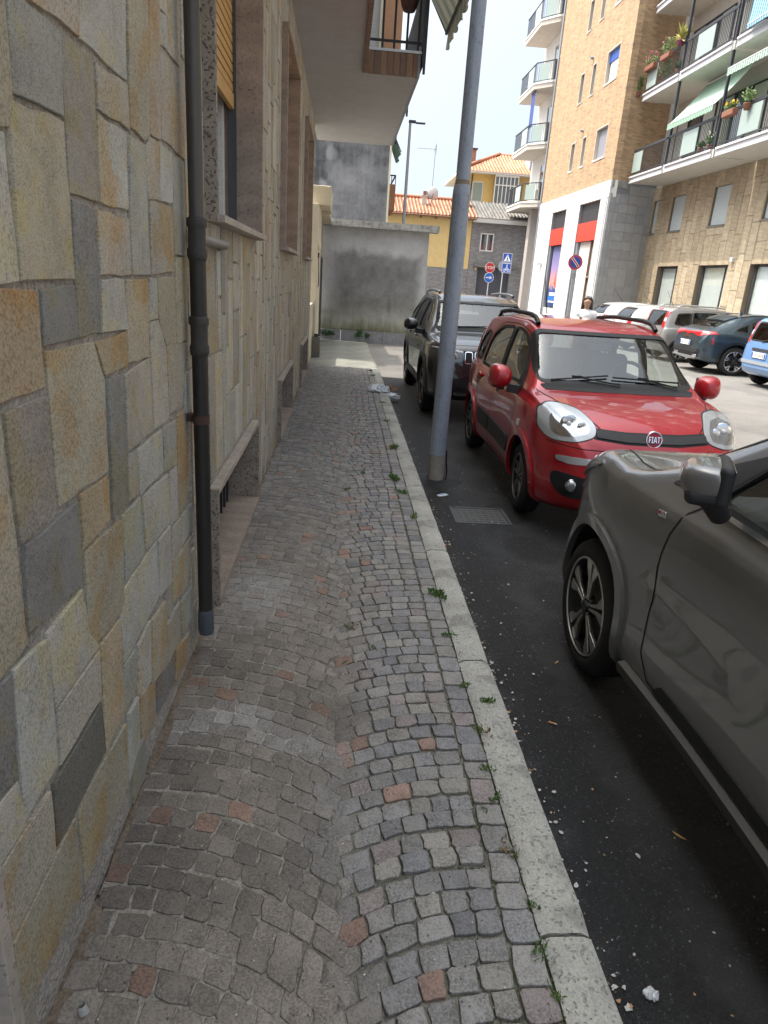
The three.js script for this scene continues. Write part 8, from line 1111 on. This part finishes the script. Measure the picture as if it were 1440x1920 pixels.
  { const t = thing('dry_leaf', 'single narrow dry yellow leaf on the black asphalt beside the grey car', 'leaf', [1.265, -0.117, -1.83], 0.7), g = new THREE.PlaneGeometry(0.012, 0.055, 4, 8), p = g.attributes.position; for (let i = 0; i < p.count; i++) { const v = p.getY(i) / 0.0275; p.setXYZ(i, p.getX(i) * Math.sqrt(Math.max(0, 1 - v * v)), p.getY(i), 0.004 * v * v + 0.25 * Math.abs(p.getX(i))); } g.rotateX(-Math.PI / 2); g.computeVertexNormals(); part('blade', metreUV(g), mat([0.5, 0.34, 0.13], 0.8), t); part('stalk', rod([0, 0.004, 0.026], [0.002, 0.002, 0.042], 0.0008, 0.0006, 5), mat([0.3, 0.2, 0.1], 0.8), t); }
  // crumpled clear plastic near the corner, crumpled plastic bag on the kerb
  const crumple = (w, h, d, amp, seed, n = 36) => { const g = new THREE.SphereGeometry(1, n, Math.round(n * 0.6)), p = g.attributes.position; for (let i = 0; i < p.count; i++) { const x = p.getX(i), y = p.getY(i), z = p.getZ(i), k = 1 + amp * (2 * Math.abs(vn(x * 3 + z * 2 + 20, y * 3 + z * 3 + 20, 99, seed) - 0.5) - 0.35 + 0.6 * (vn(x * 7 + 40, z * 7 + y * 5 + 40, 99, seed + 3) - 0.5)); p.setXYZ(i, x * w * k, Math.max(-0.02, y * h * k), z * d * k); } g.computeVertexNormals(); return g; };
  { const t = thing('plastic_wrapper', 'crumpled clear plastic wrapper on the asphalt near the bottom kerb', 'litter', [0.915, -0.11, -1.27]); part('sheet', crumple(0.020, 0.010, 0.017, 0.5, 811, 40), phys([0.9, 0.92, 0.94], { roughness: 0.15, transmission: 0.5, thickness: 0 }), t); }
  { const t = thing('plastic_bag', 'crumpled white plastic bag lying across the kerb by the black car', 'bag', [0.69, 0.02, -10.55], 0.2); part('bag', [crumple(0.15, 0.075, 0.11, 0.6, 821, 56).translate(-0.04, 0, -0.04), crumple(0.13, 0.05, 0.08, 0.6, 823, 40).translate(0.1, -0.07, 0.1), crumple(0.07, 0.06, 0.06, 0.6, 829, 30).translate(-0.14, 0.03, -0.1)], phys([0.80, 0.82, 0.86], { roughness: 0.4, transmission: 0.2, thickness: 0 }), t); part('handle', tube([[-0.14, 0.06, -0.08], [-0.16, 0.10, -0.1], [-0.12, 0.11, -0.08], [-0.1, 0.06, -0.06]], 0.012, 6), MT.white, t); }
  { const t = thing('blue_wrapper', 'little blue and white printed wrapper at the foot of the steel pole', 'litter', [0.96, -0.112, -5.72], 0.4); part('sheet', crumple(0.05, 0.008, 0.025, 0.7, 831, 20), mat([0.65, 0.68, 0.72], 0.5), t); part('print', bx(-0.03, 0.01, 0.006, 0.009, -0.012, 0.012), mat([0.08, 0.22, 0.55], 0.5), t); }
  { const t = thing('brown_leaf', 'dry orange-brown leaf lying on the asphalt edge near the plastic bag', 'leaf', [0.9, -0.11, -11.5]); part('blade', leaves(6, () => [0, 0, 0], [0.05, 0.01, 0.05], 0.09, 840, 0.6), mat([0.40, 0.16, 0.05], 0.85), t); }
}

renderer.render(scene, camera);
